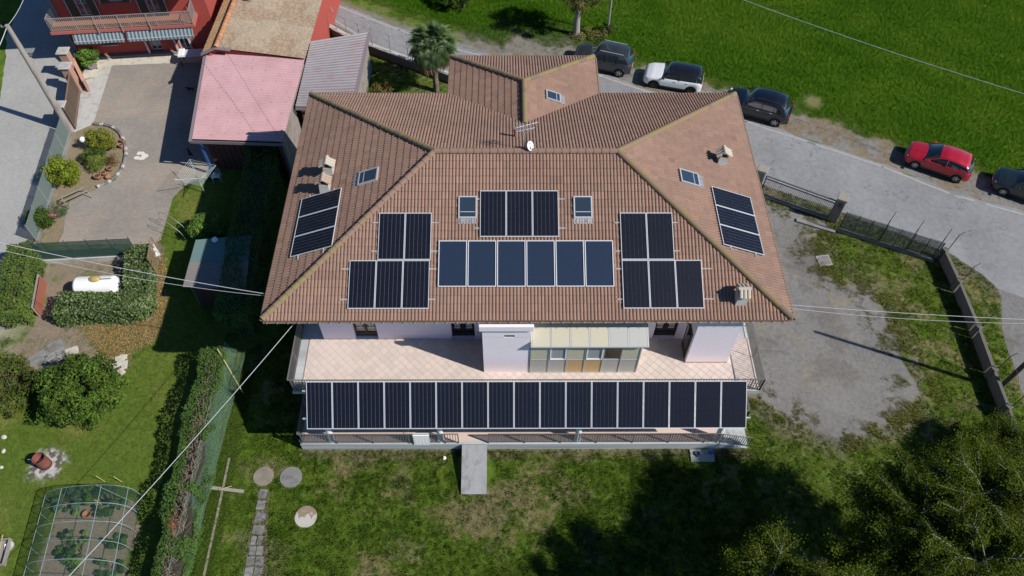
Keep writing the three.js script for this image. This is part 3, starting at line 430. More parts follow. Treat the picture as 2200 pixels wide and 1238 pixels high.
// a vent pipe on the rear slope
{ const b = PZ(1107, 290, -ED / 2 - 1.6); const y = EY + SL * (ED - 5.55); const v0 = part('vent_pipe', MG([cyl(0.07, 0.07, 0.55, 0, 0, 0, 10), cyl(0.11, 0.11, 0.12, 0, 0.5, 0, 10)]), std(0.22, 0.13, 0.1, 0.8), house); v0.position.set(P(1107, 291, 10.3).x, 10.12, P(1107, 291, 10.3).z); }
// tile clips that stand proud on the lower rows
// ---------- solar panels ----------
const cellMap = colorTex(64, 1024, (u, v) => { const row = (v * 24) % 1, bb2 = (u * 6) % 1; const line = row < 0.035 || row > 0.965; const bus = Math.abs(bb2 - 0.5) < 0.035; const k = 0.9 + 0.2 * hash2(Math.floor(v * 24), 1, 5); return line ? [0.016, 0.018, 0.028] : bus ? [0.009 * k, 0.0105 * k, 0.018 * k] : [0.0065 * k, 0.008 * k, 0.0165 * k]; });
const mCell = new THREE.MeshPhysicalMaterial({ map: cellMap, roughness: 0.45, specularIntensity: 0.35, clearcoat: 0.3, clearcoatRoughness: 0.08 });
const mFrame = std(0.7, 0.71, 0.72, 0.45, 0.2);
const mSheet = std(0.32, 0.335, 0.37, 0.5);
const ORD = ['first', 'second', 'third', 'fourth', 'fifth', 'sixth', 'seventh', 'eighth', 'ninth', 'tenth', 'eleventh', 'twelfth', 'thirteenth', 'fourteenth', 'fifteenth', 'sixteenth'];
const PW = 1.134, PL = 2.145;
const FW = 0.022, pvFrame = MG([box(PW, FW, 0.04, 0, FW / 2, 0), box(PW, FW, 0.04, 0, PL - FW / 2, 0), box(FW, PL - 2 * FW - 0.002, 0.04, -PW / 2 + FW / 2, PL / 2, 0), box(FW, PL - 2 * FW - 0.002, 0.04, PW / 2 - FW / 2, PL / 2, 0)]);
const pvBack = box(PW - 0.05, PL - 0.05, 0.012, 0, PL / 2, 0);
const cw = (PW - 0.05) / 6, stringGeo = box(cw - 0.0115, PL - 0.085, 0.006, 0, PL / 2, 0.012);
{ const p = stringGeo.attributes.position, uv = stringGeo.attributes.uv; for (let i = 0; i < p.count; i++) uv.setXY(i, p.getX(i) / cw + 0.5, p.getY(i) / PL); }
function pv(M, label, group) {
  const o = thing('solar_module', label, 'solar panel', [0, 0, 0], 0, group); M.decompose(o.position, o.quaternion, o.scale);
  part('frame', pvFrame, mFrame, o); part('back_sheet', pvBack, mSheet, o);
  for (let i = 0; i < 6; i++) { const s = part('cell_string', stringGeo, mCell, o); s.position.x = (i - 2.5) * cw; }
  return o;
}
const PP = 1.154, lift = (M, h) => M.clone().multiply(new THREE.Matrix4().makeTranslation(0, 0, h));
function mountRails(kind, a, b, ups, along2) { const o = thing('mounting_rails', `aluminium mounting rails under the ${along2}`, 'mounting rail', [0, 0, 0], 0, 'rails under the roof panels'); for (const u of ups) { const A = V(0, 0, 0.085).applyMatrix4(slopeFrame(kind, a, u)), B = V(0, 0, 0.085).applyMatrix4(slopeFrame(kind, b, u)); part('rail', beam(A, B, 0.04, 0.04), mAlu, o); const hk = []; for (let s = a + 0.1; s < b; s += 1.2) hk.push(box(0.05, 0.05, 0.09, 0, 0, 0).applyMatrix4(slopeFrame(kind, s, u - 0.05)).translate(0, 0.03, 0)); part('roof_hooks', MG(hk), mSteel, o); } }
function group(kind, a0, u0, n, label, grp) { for (let i = 0; i < n; i++) { const al = kind === 'front' ? a0 + PP * (i + 0.5) : a0; pv(lift(slopeFrame(kind, al, u0), 0.13), label[i], grp); } }
group('front', 3.609, 0.431, 3, ['panel nearest the mossy hip in the three-panel bottom row above the left balcony', 'middle panel of the three-panel bottom row above the left balcony', 'panel nearest the blue collectors in the bottom row above the left balcony'], 'bottom row beside the left hip');
group('front', 4.798, 0.431 + 2.166, 2, ['panel nearest the hip in the pair stacked on the left bottom row', 'panel nearest the roof window in the pair stacked on the left bottom row'], 'upper pair beside the left hip');
group('front', 9.215, 3.637, 3, ['panel of the top trio beside the roof window with the wide frame', 'middle panel of the top trio between the two roof windows', 'panel of the top trio beside the roof window towards the yard'], 'three between the roof windows');
group('front', 15.358, 0.431, 3, ['panel nearest the blue collectors in the bottom row beside the lone chimney', 'middle panel of the three-panel bottom row beside the lone chimney', 'panel nearest the lone chimney in the three-panel bottom row'], 'bottom row beside the right hip');
group('front', 15.358, 0.431 + 2.166, 2, ['panel nearest the collectors in the pair stacked on the chimney-side row', 'panel nearest the hip in the pair stacked on the chimney-side row'], 'upper pair beside the right hip');
for (let i = 0; i < 3; i++) pv(lift(slopeFrame('left', -2.993 - PP * (i + 0.5), 0.902), 0.13), ['lowest panel', 'middle panel', 'panel touching the twin chimneys'][i] + ' of the trio on the slope with the twin chimneys', 'three below the twin chimneys');
for (let i = 0; i < 3; i++) pv(lift(slopeFrame('right', -3.117 - PP * (i + 0.5), 0.763), 0.13), ['panel nearest the front eave', 'middle panel', 'panel nearest the roof window'][i] + ' of the trio facing the gravel yard', 'three facing the yard');
mountRails('front', 3.25, 7.35, [0.85, 2.2], 'bottom row beside the left hip'); mountRails('front', 4.5, 7.4, [3.0, 4.3], 'upper pair beside the left hip'); mountRails('front', 8.95, 12.95, [4.05, 5.4], 'three panels between the roof windows'); mountRails('front', 15.1, 19.25, [0.85, 2.2], 'bottom row beside the right hip'); mountRails('front', 15.1, 17.9, [3.0, 4.3], 'upper pair beside the right hip');
mountRails('left', -6.6, -2.8, [1.3, 2.6], 'three panels below the twin chimneys'); mountRails('right', -6.7, -2.95, [1.2, 2.5], 'three panels facing the yard');
// solar thermal collectors
{
  const w = 1.225, l = 2.069, fr = MG([box(w, 0.035, 0.09, 0, 0.0175, 0), box(w, 0.035, 0.09, 0, l - 0.0175, 0), box(0.035, l - 0.072, 0.09, -w / 2 + 0.0175, l / 2, 0), box(0.035, l - 0.072, 0.09, w / 2 - 0.0175, l / 2, 0)]);
  const ab = box(w - 0.07, l - 0.07, 0.01, 0, l / 2, 0.0), mAb = new THREE.MeshPhysicalMaterial({ color: lin(0.021, 0.034, 0.062), roughness: 0.3, metalness: 0.1, clearcoat: 0.8, clearcoatRoughness: 0.15 });
  for (let i = 0; i < 6; i++) { const o = thing('solar_thermal_collector', i === 0 ? 'blue solar water collector at the hedge-side end of the row of six' : i === 5 ? 'blue solar water collector at the yard-side end of the row of six' : `${ORD[i]} blue solar water collector from the hedge-side end of the row of six`, 'solar collector', [0, 0, 0], 0, 'row of six blue collectors'); lift(slopeFrame('front', 7.417 + 1.2684 * (i + 0.5), 1.392), 0.12).decompose(o.position, o.quaternion, o.scale); part('frame', fr, mFrame, o); part('absorber_glazing', ab, mAb, o); }
}
// canopy over the lower terrace
{
  const th = 0.693, x0 = 1.4715 - HX, yc = EY - 4.2034, zc = 3.0762, c = Math.cos(th), s = Math.sin(th);
  const M = (i) => new THREE.Matrix4().makeBasis(V(1, 0, 0), V(0, s, -c), V(0, c, s)).setPosition(x0 + PP * (i + 0.5), yc, zc);
  for (let i = 0; i < 17; i++) pv(lift(M(i), 0.02), i === 0 ? 'panel at the hedge-side end of the long canopy row' : i === 16 ? 'panel at the steps end of the long canopy row' : `${ORD[i]} panel from the hedge-side end of the long canopy row`, 'long canopy row');
  const can = thing('terrace_canopy', 'steel canopy frame on round white columns carrying the long panel row', 'canopy');
  const on = (x, t, d) => V(x, yc + s * t - c * d, zc - c * t - s * d);
  for (const t of [0.45, 1.7]) part('purlin', beam(on(x0 - 0.2, t, 0.06), on(x0 + 17 * PP + 0.2, t, 0.06), 0.06, 0.06), mAlu, can);
  for (let i = 0; i < 9; i++) { const x = x0 + 0.3 + i * (17 * PP - 0.6) / 8; part('rafter', beam(on(x, 0.02, 0.14), on(x, 2.1, 0.14), 0.06, 0.09), mZinc, can); }
  const mCol = new THREE.MeshStandardMaterial({ map: rep(concMap, 2), color: lin(0.84, 0.86, 0.87), roughness: 0.8 });
  for (const [px, py] of [[712, 957], [947, 955], [1241, 952], [1541, 948]]) { const b = P(px, py, TERR), tp = yc + (zc - 2.2) * Math.tan(th) - 0.3; part('column', MG([cyl(0.15, 0.14, tp - TERR, b.x, TERR, 2.12, 16), cyl(0.21, 0.19, 0.14, b.x, TERR, 2.12, 16), cyl(0.15, 0.2, 0.14, b.x, tp - 0.14, 2.12, 16)]), mCol, can); }
  part('front_beam', beam(V(x0 + 0.1, yc + 0.5, 2.12), V(x0 + 17 * PP - 0.1, yc + 0.5, 2.12), 0.12, 0.16), mZinc, can);
}
// aerial and dish
{
  const b = P(1127, 318, EY + RISE - 0.05), o = thing('tv_aerial', 'grey rooftop television aerial with long booms on a mast at the ridge', 'aerial', [b.x, EY + RISE - 0.15, -ED / 2 - 0.25]);
  part('mast', cyl(0.022, 0.02, 1.55, 0, 0, 0, 8), mZinc, o);
  for (const [y, ry, L] of [[1.5, 0.35, 1.0], [1.25, 0.3, 0.85]]) { const g = [bar([-0.4, 0, 0], [L - 0.4, 0, 0], 0.012)]; for (let i = 0; i < 9; i++) { const x = -0.35 + i * (L - 0.1) / 9, w = 0.34 - i * 0.02; g.push(bar([x, 0.01, -w], [x, 0.01, w], 0.006, 5)); } const m = part('boom', MG(g), mAlu, o); m.position.y = y; m.rotation.y = ry; }
  const d = thing('satellite_dish', 'white satellite dish on an arm beside the aerial mast', 'satellite dish', [P(1132, 310, EY + RISE + 0.6).x + 0.05, EY + RISE - 0.1, -ED / 2 - 0.15]);
  const pr = []; for (let i = 0; i <= 8; i++) { const r = 0.22 * i / 8; pr.push(new THREE.Vector2(r + 0.001, 0.25 * r * r * 2.2)); } const lg = new THREE.LatheGeometry(pr, 24); lg.rotateX(Math.PI / 2 * 0.62); lg.rotateY(1.05); lg.translate(0.1, 0.42, 0.1);
  part('reflector', lg, std(0.62, 0.62, 0.62, 0.7, 0, { side: THREE.DoubleSide }), d); part('arm', MG([bar([0, 0, 0], [0, 0.6, 0], 0.025), bar([0, 0.5, 0], [0.1, 0.55, 0.1], 0.02), bar([0.1, 0.4, 0.1], [0.55, 0.75, 0.35], 0.012), box(0.06, 0.06, 0.08, 0.56, 0.77, 0.36)]), mZinc, d);
}
// ---------- neighbouring buildings ----------
function corrugated(A, B, C, D, n, amp, uvScale = 1) { // waves follow A->B (and D->C); sheets run A->D
  const k = 6, rows = n * k, nor = B.clone().sub(A).cross(D.clone().sub(A)).normalize(); if (nor.y < 0) nor.negate();
  const pos = [], uv = [], idx = [], cols = 6, LA = A.distanceTo(B), LD = A.distanceTo(D);
  for (let i = 0; i <= rows; i++) for (let j = 0; j <= cols; j++) { const s = i / rows, t = j / cols; const p = A.clone().lerp(B, s).lerp(D.clone().lerp(C, s), t).addScaledVector(nor, amp * Math.cos(2 * Math.PI * i / k)); pos.push(p.x, p.y, p.z); uv.push(t * LD * uvScale, s * LA * uvScale); }
  for (let i = 0; i < rows; i++) for (let j = 0; j < cols; j++) { const a = i * (cols + 1) + j, b = a + cols + 1; idx.push(a, b, a + 1, b, b + 1, a + 1); }
  const g = new THREE.BufferGeometry(); g.setAttribute('position', new THREE.BufferAttribute(new Float32Array(pos), 3)); g.setAttribute('uv', new THREE.BufferAttribute(new Float32Array(uv), 2)); g.setIndex(idx); g.computeVertexNormals(); return g;
}
function quad(a, b, c, d) { const g = new THREE.BufferGeometry(); g.setAttribute('position', new THREE.BufferAttribute(new Float32Array([a, b, c, a, c, d].flatMap((p) => [p.x, p.y, p.z])), 3)); g.setAttribute('uv', new THREE.BufferAttribute(new Float32Array([0, 0, a.distanceTo(b), 0, a.distanceTo(b), b.distanceTo(c), 0, 0, a.distanceTo(b), b.distanceTo(c), 0, a.distanceTo(d)]), 2)); g.computeVertexNormals(); return g; }
function slabWall(a, b, h0, h1, th = 0.2, y0 = 0) { // wall from a to b with its top running from h0 to h1
  const d = V(b.x - a.x, 0, b.z - a.z), L = d.length(), s = new THREE.Shape([[0, y0], [L, y0], [L, h1], [0, h0]].map((p) => new THREE.Vector2(...p))); const g = new THREE.ExtrudeGeometry(s, { depth: th, bevelEnabled: false }); g.translate(0, 0, -th / 2); g.rotateY(-Math.atan2(d.z, d.x)); g.translate(a.x, 0, a.z); return g;
}
const pinkMap = colorTex(512, 512, (u, v) => { const a = tfbm(u, v, 4, 6, 402), st = sst(0.55, 0.8, tfbm(u, v, 3, 4, 409)), ru = sst(0.7, 0.8, tfbm(u, v, 12, 3, 419)); const k = 0.88 + 0.24 * (a - 0.5); let c = mix3([0.66, 0.41, 0.42], [0.62, 0.34, 0.32], st * 0.35); c = mix3(c, [0.4, 0.26, 0.24], ru * 0.25); return [c[0] * k, c[1] * k, c[2] * k]; });
const mauveMap = colorTex(512, 512, (u, v) => { const a = tfbm(u, v, 4, 5, 422), ru = sst(0.55, 0.7, tnoise(u * 0.2, v, 40, 425)) * sst(0.35, 0.6, tfbm(u, v, 5, 3, 431)); const k = 0.88 + 0.22 * (a - 0.5); const c = mix3([0.27, 0.25, 0.265], [0.3, 0.17, 0.17], ru * 0.6); return [c[0] * k, c[1] * k, c[2] * k]; });
const beigeMap = colorTex(1024, 512, (u, v) => { const a = tfbm(u, v, 5, 6, 442), l = tfbm(u, v, 40, 3, 447), m = tfbm(u, v, 3, 4, 449); const k = 0.82 + 0.28 * (a - 0.5) + 0.3 * (l - 0.5); const c = mix3(mix3([0.48, 0.38, 0.27], [0.42, 0.3, 0.2], sst(0.4, 0.65, m)), [0.54, 0.47, 0.35], sst(0.5, 0.7, l) * 0.4); return [c[0] * k, c[1] * k, c[2] * k]; });
const mPink = new THREE.MeshStandardMaterial({ map: rep(pinkMap, 4.5), roughness: 0.75, side: THREE.DoubleSide }), mMauve = new THREE.MeshStandardMaterial({ map: rep(mauveMap, 4), roughness: 0.6, metalness: 0.15, side: THREE.DoubleSide });
const mBeige = new THREE.MeshStandardMaterial({ map: rep(beigeMap, 4), roughness: 1, side: THREE.DoubleSide });
const mTrim = std(0.26, 0.21, 0.22, 0.6, 0.2), mRedWall = new THREE.MeshStandardMaterial({ map: rep(plasterMap, 3), color: lin(0.4, 0.07, 0.052), roughness: 0.95 }), mRustBoards = new THREE.MeshStandardMaterial({ map: rep(mottle(451, 0.6, 1, 8), 1.5), color: lin(0.13, 0.05, 0.035), roughness: 0.95 });
const mShedWall = new THREE.MeshStandardMaterial({ map: rep(concMap, 3), color: lin(0.3, 0.26, 0.23), roughness: 1 });
// pink shed
{
  const o = thing('pink_roofed_shed', 'open shed under a faded pink corrugated roof between the courtyard and tiled house', 'shed');
  const fl = P(412, 300, 3.1), bl = P(445, 104, 3.35), fr = P(606, 306, 3.5), br = P(655, 126, 3.6);
  part('corrugated_roof', corrugated(bl, fl, fr, br, 33, 0.05), mPink, o);
  { const fx = [], q = rng(8); for (let i = 0; i < 8; i++) for (let j = 0; j < 7; j++) { const s = (i + 0.5 + 0.25 * (q() - 0.5)) / 8, t = (j + 0.5 + 0.12 * (q() - 0.5)) / 7, p = bl.clone().lerp(fl, s).lerp(br.clone().lerp(fr, s), t); fx.push(cyl(0.018, 0.012, 0.025, p.x, p.y + 0.045, p.z, 6)); } const m = part('roof_screws', MG(fx), std(0.12, 0.08, 0.075, 0.8), o); m.userData.kind = 'stuff'; }
  const dn = V(0, -0.12, 0), inn = (p, dx, dz) => V(p.x + dx, 0, p.z + dz);
  part('gutter', MG([beam(bl.clone().add(V(-0.09, -0.07, 0)), fl.clone().add(V(-0.09, -0.07, 0.1)), 0.2, 0.1)]), mTrim, o);
  part('fascia', beam(fl.clone().add(V(-0.15, -0.13, 0.06)), fr.clone().add(V(0.02, -0.13, 0.06)), 0.05, 0.2), mTrim, o);
  part('rear_wall', MG([slabWall(inn(bl, 0.3, 0.3), inn(br, -0.1, 0.3), 3.15, 3.42), slabWall(inn(br, -0.15, 0.3), inn(fr, -0.15, -0.2), 3.42, 3.32)]), mShedWall, o);
  part('side_wall', slabWall(inn(bl, 0.3, 0.3), inn(fl, 0.3, -3.2), 3.15, 2.95), mShedWall, o);
  for (let i = 0; i < 14; i++) { const t0 = i / 14 + 0.004, t1 = (i + 1) / 14 - 0.004, a = inn(fl, 0.35, -0.75).lerp(inn(fr, -0.3, -0.75), t0), b = inn(fl, 0.35, -0.75).lerp(inn(fr, -0.3, -0.75), t1); part('board', slabWall(a, b, 2.5 + 0.05 * (i % 3), 2.5 + 0.05 * (i % 3), 0.04 + 0.01 * (i % 2)), mRustBoards, o); }
  part('post', MG([beam(inn(fl, 0.32, -0.14), V(fl.x + 0.32, 3.0, fl.z - 0.14), 0.13, 0.13)]), std(0.03, 0.09, 0.26, 0.6), o);
  part('post', MG([beam(inn(fr, -0.25, -0.14), V(fr.x - 0.25, 3.35, fr.z - 0.14), 0.13, 0.13)]), mRustBoards, o);
}
// mauve lean-to
{
  const o = thing('grey_lean_to', 'lean-to under a grey mauve corrugated roof beside the pink-roofed shed', 'shed');
  const bl = P(667, 90, 3.4), br = P(790, 70, 3.0), fl = P(634, 230, 3.4), fr = P(753, 232, 3.0); const f2 = fl.clone(), f3 = fr.clone();
  part('corrugated_roof', corrugated(bl, f2, f3, br, 26, 0.04), mMauve, o);
  part('gutter', beam(br.clone().add(V(0.1, -0.06, -0.05)), f3.clone().add(V(0.1, -0.06, 0.1)), 0.22, 0.1), mTrim, o);
  part('fascia', beam(fl.clone().add(V(0, -0.1, 0.05)), fr.clone().add(V(0.1, -0.1, 0.05)), 0.05, 0.18), mTrim, o);
  const inn = (p, dx, dz) => V(p.x + dx, 0, p.z + dz);
  part('wall', MG([slabWall(inn(bl, 0.1, 0.15), inn(br, -0.2, 0.15), 3.25, 2.85), slabWall(inn(br, -0.2, 0.25), inn(fr, -0.2, -0.2), 2.85, 2.85)]), mShedWall, o);
  part('front_boards', slabWall(inn(fl, 0.2, -0.3), inn(fr, -0.3, -0.3), 3.15, 2.8, 0.06), mRustBoards, o);
}
// red house with annexe
const AX = P(110, 70, 3.1), BXr = P(414, 53, 3.1), rhTurn = -Math.atan2(BXr.z - AX.z, BXr.x - AX.x);
const redHouse = thing('red_house', 'red rendered house with a long railed balcony and striped awnings', 'house', [AX.x, 0, AX.z], rhTurn);
{
  const L = Math.hypot(BXr.x - AX.x, BXr.z - AX.z), wz = -1.35, top = 6.4; // local: x along the front, z towards the courtyard, wall face at wz
  const x0 = 0.25, x1 = L + 0.9;
  const doors = [[1.7, 2.55, 3.25, 5.5], [6.25, 7.05, 3.25, 5.5]], wins = [[3.95, 4.85, 4.2, 5.5], [8.25, 9.35, 4.2, 5.5]], low = [[2.3, 3.2, 1.0, 2.2], [5.35, 6.15, 0.2, 2.3], [7.35, 8.1, 0.2, 2.3]];
  const s = new THREE.Shape([[x0, 0], [x1, 0], [x1, top], [x0, top]].map((p) => new THREE.Vector2(...p)));
  for (const [a, b, c, d] of [...doors, ...wins, ...low]) s.holes.push(new THREE.Path([[a, c], [a, d], [b, d], [b, c]].map((p) => new THREE.Vector2(...p))));
  const g = new THREE.ExtrudeGeometry(s, { depth: 0.35, bevelEnabled: false }); g.translate(0, 0, wz - 0.35); part('front_wall', g, mRedWall, redHouse);
  part('wall', MG([box(0.35, top, 8, x0 + 0.175, top / 2, wz - 4.36), box(0.35, top, 8, x1 - 0.175, top / 2, wz - 4.36), box(x1 - x0 - 0.72, top, 0.35, (x0 + x1) / 2, top / 2, wz - 8.1), box(x1 - x0 - 0.72, 0.25, 7.2, (x0 + x1) / 2, 3.0, wz - 4.1)]), mRedWall, redHouse);
  const mShut = std(0.03, 0.035, 0.03, 0.7), mFrameW = std(0.5, 0.52, 0.54, 0.6), mGlassP = new THREE.MeshPhysicalMaterial({ color: lin(0.06, 0.06, 0.09), roughness: 0.15, clearcoat: 1 });
  for (const [a, b, c, d] of [...doors, ...wins, ...low]) {
    const w = b - a, h = d - c, z = wz - 0.18, f = part(h > 2 ? 'glazed_door' : 'window', MG([box(0.07, h, 0.08, a + 0.04, (c + d) / 2, z), box(0.07, h, 0.08, b - 0.04, (c + d) / 2, z), box(w - 0.15, 0.07, 0.08, (a + b) / 2, d - 0.04, z), box(w - 0.15, 0.07, 0.08, (a + b) / 2, c + 0.04, z), box(0.06, h - 0.15, 0.07, (a + b) / 2, (c + d) / 2, z)]), mFrameW, redHouse);
    part('pane', box(w - 0.14, h - 0.14, 0.015, (a + b) / 2, (c + d) / 2, z - 0.02), mGlassP, f);
    if (c > 3) for (const k of [-1, 1]) { const wd = w / 2 + 0.08; const sh = part('shutter', rbox(wd, h, 0.05, 0.01, k < 0 ? a - wd / 2 - 0.02 : b + wd / 2 + 0.02, (c + d) / 2, wz + 0.04), mShut, redHouse); part('shutter_stop', box(0.035, h, 0.02, k < 0 ? a - wd - 0.01 : b + wd + 0.01, (c + d) / 2, wz + 0.075), mFrameW, sh); }
    else if (c > 0.5) part('sill', box(w + 0.2, 0.06, 0.2, (a + b) / 2, c - 0.04, wz + 0.06), mConc, redHouse);
  }
  // balcony
  part('balcony_slab', box(L + 0.2, 0.2, 1.34, L / 2, 3.0, -0.67), std(0.45, 0.12, 0.1, 0.9), redHouse);
  part('balcony_floor', box(L + 0.1, 0.02, 1.28, L / 2, 3.115, -0.67), new THREE.MeshStandardMaterial({ map: rep(tileGrain, 0.8), color: lin(0.36, 0.16, 0.09), roughness: 0.9 }), redHouse);
  const mGal = std(0.42, 0.38, 0.37, 0.5, 0.4); railing([V(0.02, 3.12, -1.3), V(0.02, 3.12, -0.04), V(L - 0.02, 3.12, -0.04), V(L - 0.02, 3.12, -1.3)], redHouse, 1.0, 0, mGal);
  part('bracket', MG([0.33, 0.5, 0.7].map((t) => beam(V(L * t, 4.1, 0.02), V(L * t, 2.85, 0.05), 0.05, 0.05))), mGal, redHouse);
  part('porch_post', MG([5.2, 7.2, 8.2].map((x) => box(0.11, 2.85, 0.11, x, 1.43, -1.2))), mFrameW, redHouse);
  part('plinth', MG([box(L - 0.5, 0.14, 0.3, L / 2 + 0.3, 0.07, -1.2)]), mConcDark, redHouse);
  part('downpipe', MG([cyl(0.045, 0.045, 6.3, x0 + 0.05, 0, wz + 0.06, 8)]), std(0.3, 0.2, 0.16, 0.6, 0.3), redHouse);
  // roof over it, mostly above the picture
  part('eave_soffit', box(x1 - x0 + 1.2, 0.1, 10.7, (x0 + x1) / 2, top + 0.05, wz - 3.45), std(0.3, 0.2, 0.14, 0.9), redHouse);
  part('roof', corrugated(V(x0 - 0.6, top + 0.12, wz + 1.9), V(x1 + 0.6, top + 0.12, wz + 1.9), V(x1 + 0.6, top + 1.9, wz - 4.1), V(x0 - 0.6, top + 1.9, wz - 4.1), 50, 0.035), new THREE.MeshStandardMaterial({ map: rep(tileGrain, 0.7), color: lin(0.42, 0.2, 0.12), roughness: 1, side: THREE.DoubleSide }), redHouse);
  part('rear_roof', corrugated(V(x1 + 0.6, top + 0.12, wz - 8.9), V(x0 - 0.6, top + 0.12, wz - 8.9), V(x0 - 0.6, top + 1.88, wz - 4.12), V(x1 + 0.6, top + 1.88, wz - 4.12), 50, 0.035), new THREE.MeshStandardMaterial({ map: rep(tileGrain, 0.7), color: lin(0.42, 0.2, 0.12), roughness: 1, side: THREE.DoubleSide }), redHouse);
  // awnings of striped cloth
  const awnMap = colorTex(256, 8, (u) => { const t = (u * 2) % 1; return t < 0.36 ? [0.05, 0.1, 0.13] : t < 0.46 ? [0.5, 0.53, 0.52] : t < 0.56 ? [0.1, 0.15, 0.18] : t < 0.64 ? [0.32, 0.22, 0.22] : t < 0.74 ? [0.5, 0.53, 0.52] : [0.09, 0.16, 0.19]; });
  const mAwn = new THREE.MeshStandardMaterial({ map: rep(awnMap, 0.5), roughness: 0.9, side: THREE.DoubleSide });
  for (const [a, b] of [[P(160, 92, 2.3), P(268, 88, 2.3)], [P(274, 87, 2.3), P(416, 82, 2.3)]].map(([p, q]) => [redHouse.worldToLocal(p).x, redHouse.worldToLocal(q).x])) {
    const aw = thing('striped_awning', b - a > 4 ? 'longer blue and white striped awning under the red house balcony' : 'shorter blue and white striped awning under the red house balcony', 'awning', [AX.x, 0, AX.z], rhTurn, 'awnings under the balcony');
    const z0 = -0.12, z1 = 0.16, w = b - a, cl = quad(V(a, 2.86, z0), V(b, 2.86, z0), V(b, 2.38, z1), V(a, 2.38, z1)); cl.attributes.uv.array.forEach((_, i, arr) => { if (i % 2 === 0) arr[i] = cl.attributes.position.getX(i / 2); }); part('cloth', cl, mAwn, aw);
    const n = Math.round(w / 0.22), vs = [], vp = []; for (let i = 0; i < n; i++) { const xa = a + w * i / n, xb = a + w * (i + 1) / n, xm = (xa + xb) / 2; vp.push(xa, 2.36, z1 + 0.015, xb, 2.36, z1 + 0.015, xb, 2.2, z1 + 0.03, xa, 2.36, z1 + 0.015, xb, 2.2, z1 + 0.03, xa, 2.2, z1 + 0.03, xa, 2.2, z1 + 0.03, xb, 2.2, z1 + 0.03, xm, 2.15, z1 + 0.035); vs.push(0); }
    const vg = new THREE.BufferGeometry(); vg.setAttribute('position', new THREE.BufferAttribute(new Float32Array(vp), 3)); vg.setAttribute('uv', new THREE.BufferAttribute(new Float32Array(vp.length / 3 * 2).map((_, i) => vp[Math.floor(i / 2) * 3 + (i % 2)]), 2)); vg.computeVertexNormals(); part('valance', vg, mAwn, aw);
    part('front_bar', beam(V(a, 2.37, z1), V(b, 2.37, z1), 0.04, 0.04), mAlu, aw); part('arm', MG([beam(V(a + 0.4, 2.75, z0 - 0.2), V(a + 0.4, 2.36, z1), 0.03, 0.03), beam(V(b - 0.4, 2.75, z0 - 0.2), V(b - 0.4, 2.36, z1), 0.03, 0.03)]), mAlu, aw);
  }
}
// annexe with an old beige roof
{
  const o = thing('annexe', 'red-walled annexe under a weathered beige roof with an orange ridge', 'building');
  const fr = P(655, 127, 3.72), fm = P(463, 104, 3.85), fl = P(432, 117, 3.55), dir = P(692, 0, 3.72).sub(fr); const bk = (p) => p.clone().addScaledVector(dir, 1.9);
  const br = bk(fr), bm = bk(fm), bl = bk(fl);
  part('roof_slope', corrugated(bm, fm, fr, br, 42, 0.05), mBeige, o);
  part('roof_slope', corrugated(bl, fl, fm, bm, 60, 0.03), new THREE.MeshStandardMaterial({ map: rep(beigeMap, 4), color: lin(1, 0.8, 0.6), roughness: 1, side: THREE.DoubleSide }), o);
  const d = bm.clone().sub(fm), n = Math.round(d.length() / 0.36), cg = new THREE.CylinderGeometry(0.14, 0.165, 0.42, 10, 1, true, Math.PI / 2, Math.PI); cg.rotateX(Math.PI / 2); const mo = [[0.5, 0.22, 0.1], [0.45, 0.2, 0.1], [0.52, 0.26, 0.13]].map((c) => new THREE.MeshStandardMaterial({ map: rep(tileGrain, 0.4), color: lin(...c), roughness: 1, side: THREE.DoubleSide }));
  const q = new THREE.Quaternion().setFromRotationMatrix(new THREE.Matrix4().lookAt(bm, fm, V(0, 1, 0))); for (let i = 0; i < n; i++) { const m = part('ridge_tile', cg, mo[i % 3 === 0 ? 2 : hash2(i, 3) < 0.5 ? 0 : 1], o); m.position.copy(fm).lerp(bm, (i + 0.5) / n).add(V(0, 0.05, 0)); m.quaternion.copy(q); }
  const inn = (p, dx, dz) => V(p.x + dx, 0, p.z + dz);
  part('wall', MG([slabWall(inn(fr, -0.35, -0.25), inn(br, -0.35, 0), 3.6, 3.6), slabWall(inn(fl, 0.4, -0.25), inn(fm, 0, -0.25), 3.5, 3.7), slabWall(inn(fm, 0.01, -0.25), inn(fr, -0.35, -0.25), 3.7, 3.6), slabWall(inn(fl, 0.4, -0.3), inn(bl, 0.4, 0), 3.45, 3.45)]), mRedWall, o);
  part('verge_flashing', MG([beam(fl.clone().add(V(0, 0.04, 0.03)), fm.clone().add(V(0, 0.06, 0.03)), 0.3, 0.03), beam(fm.clone().add(V(0.02, 0.055, 0.03)), fm.clone().lerp(fr, 0.17).add(V(0, 0.05, 0.03)), 0.28, 0.03)]), mTrim, o);
  const ch = bm.clone().lerp(fm, 0.55); part('stove_flue', MG([cyl(0.09, 0.09, 0.5, ch.x, ch.y - 0.1, ch.z, 10), beam(V(ch.x, ch.y + 0.3, ch.z), V(ch.x + 1.6, ch.y - 0.25, ch.z + 0.45), 0.09, 0.09)]), std(0.16, 0.13, 0.13, 0.6, 0.3), o);
}
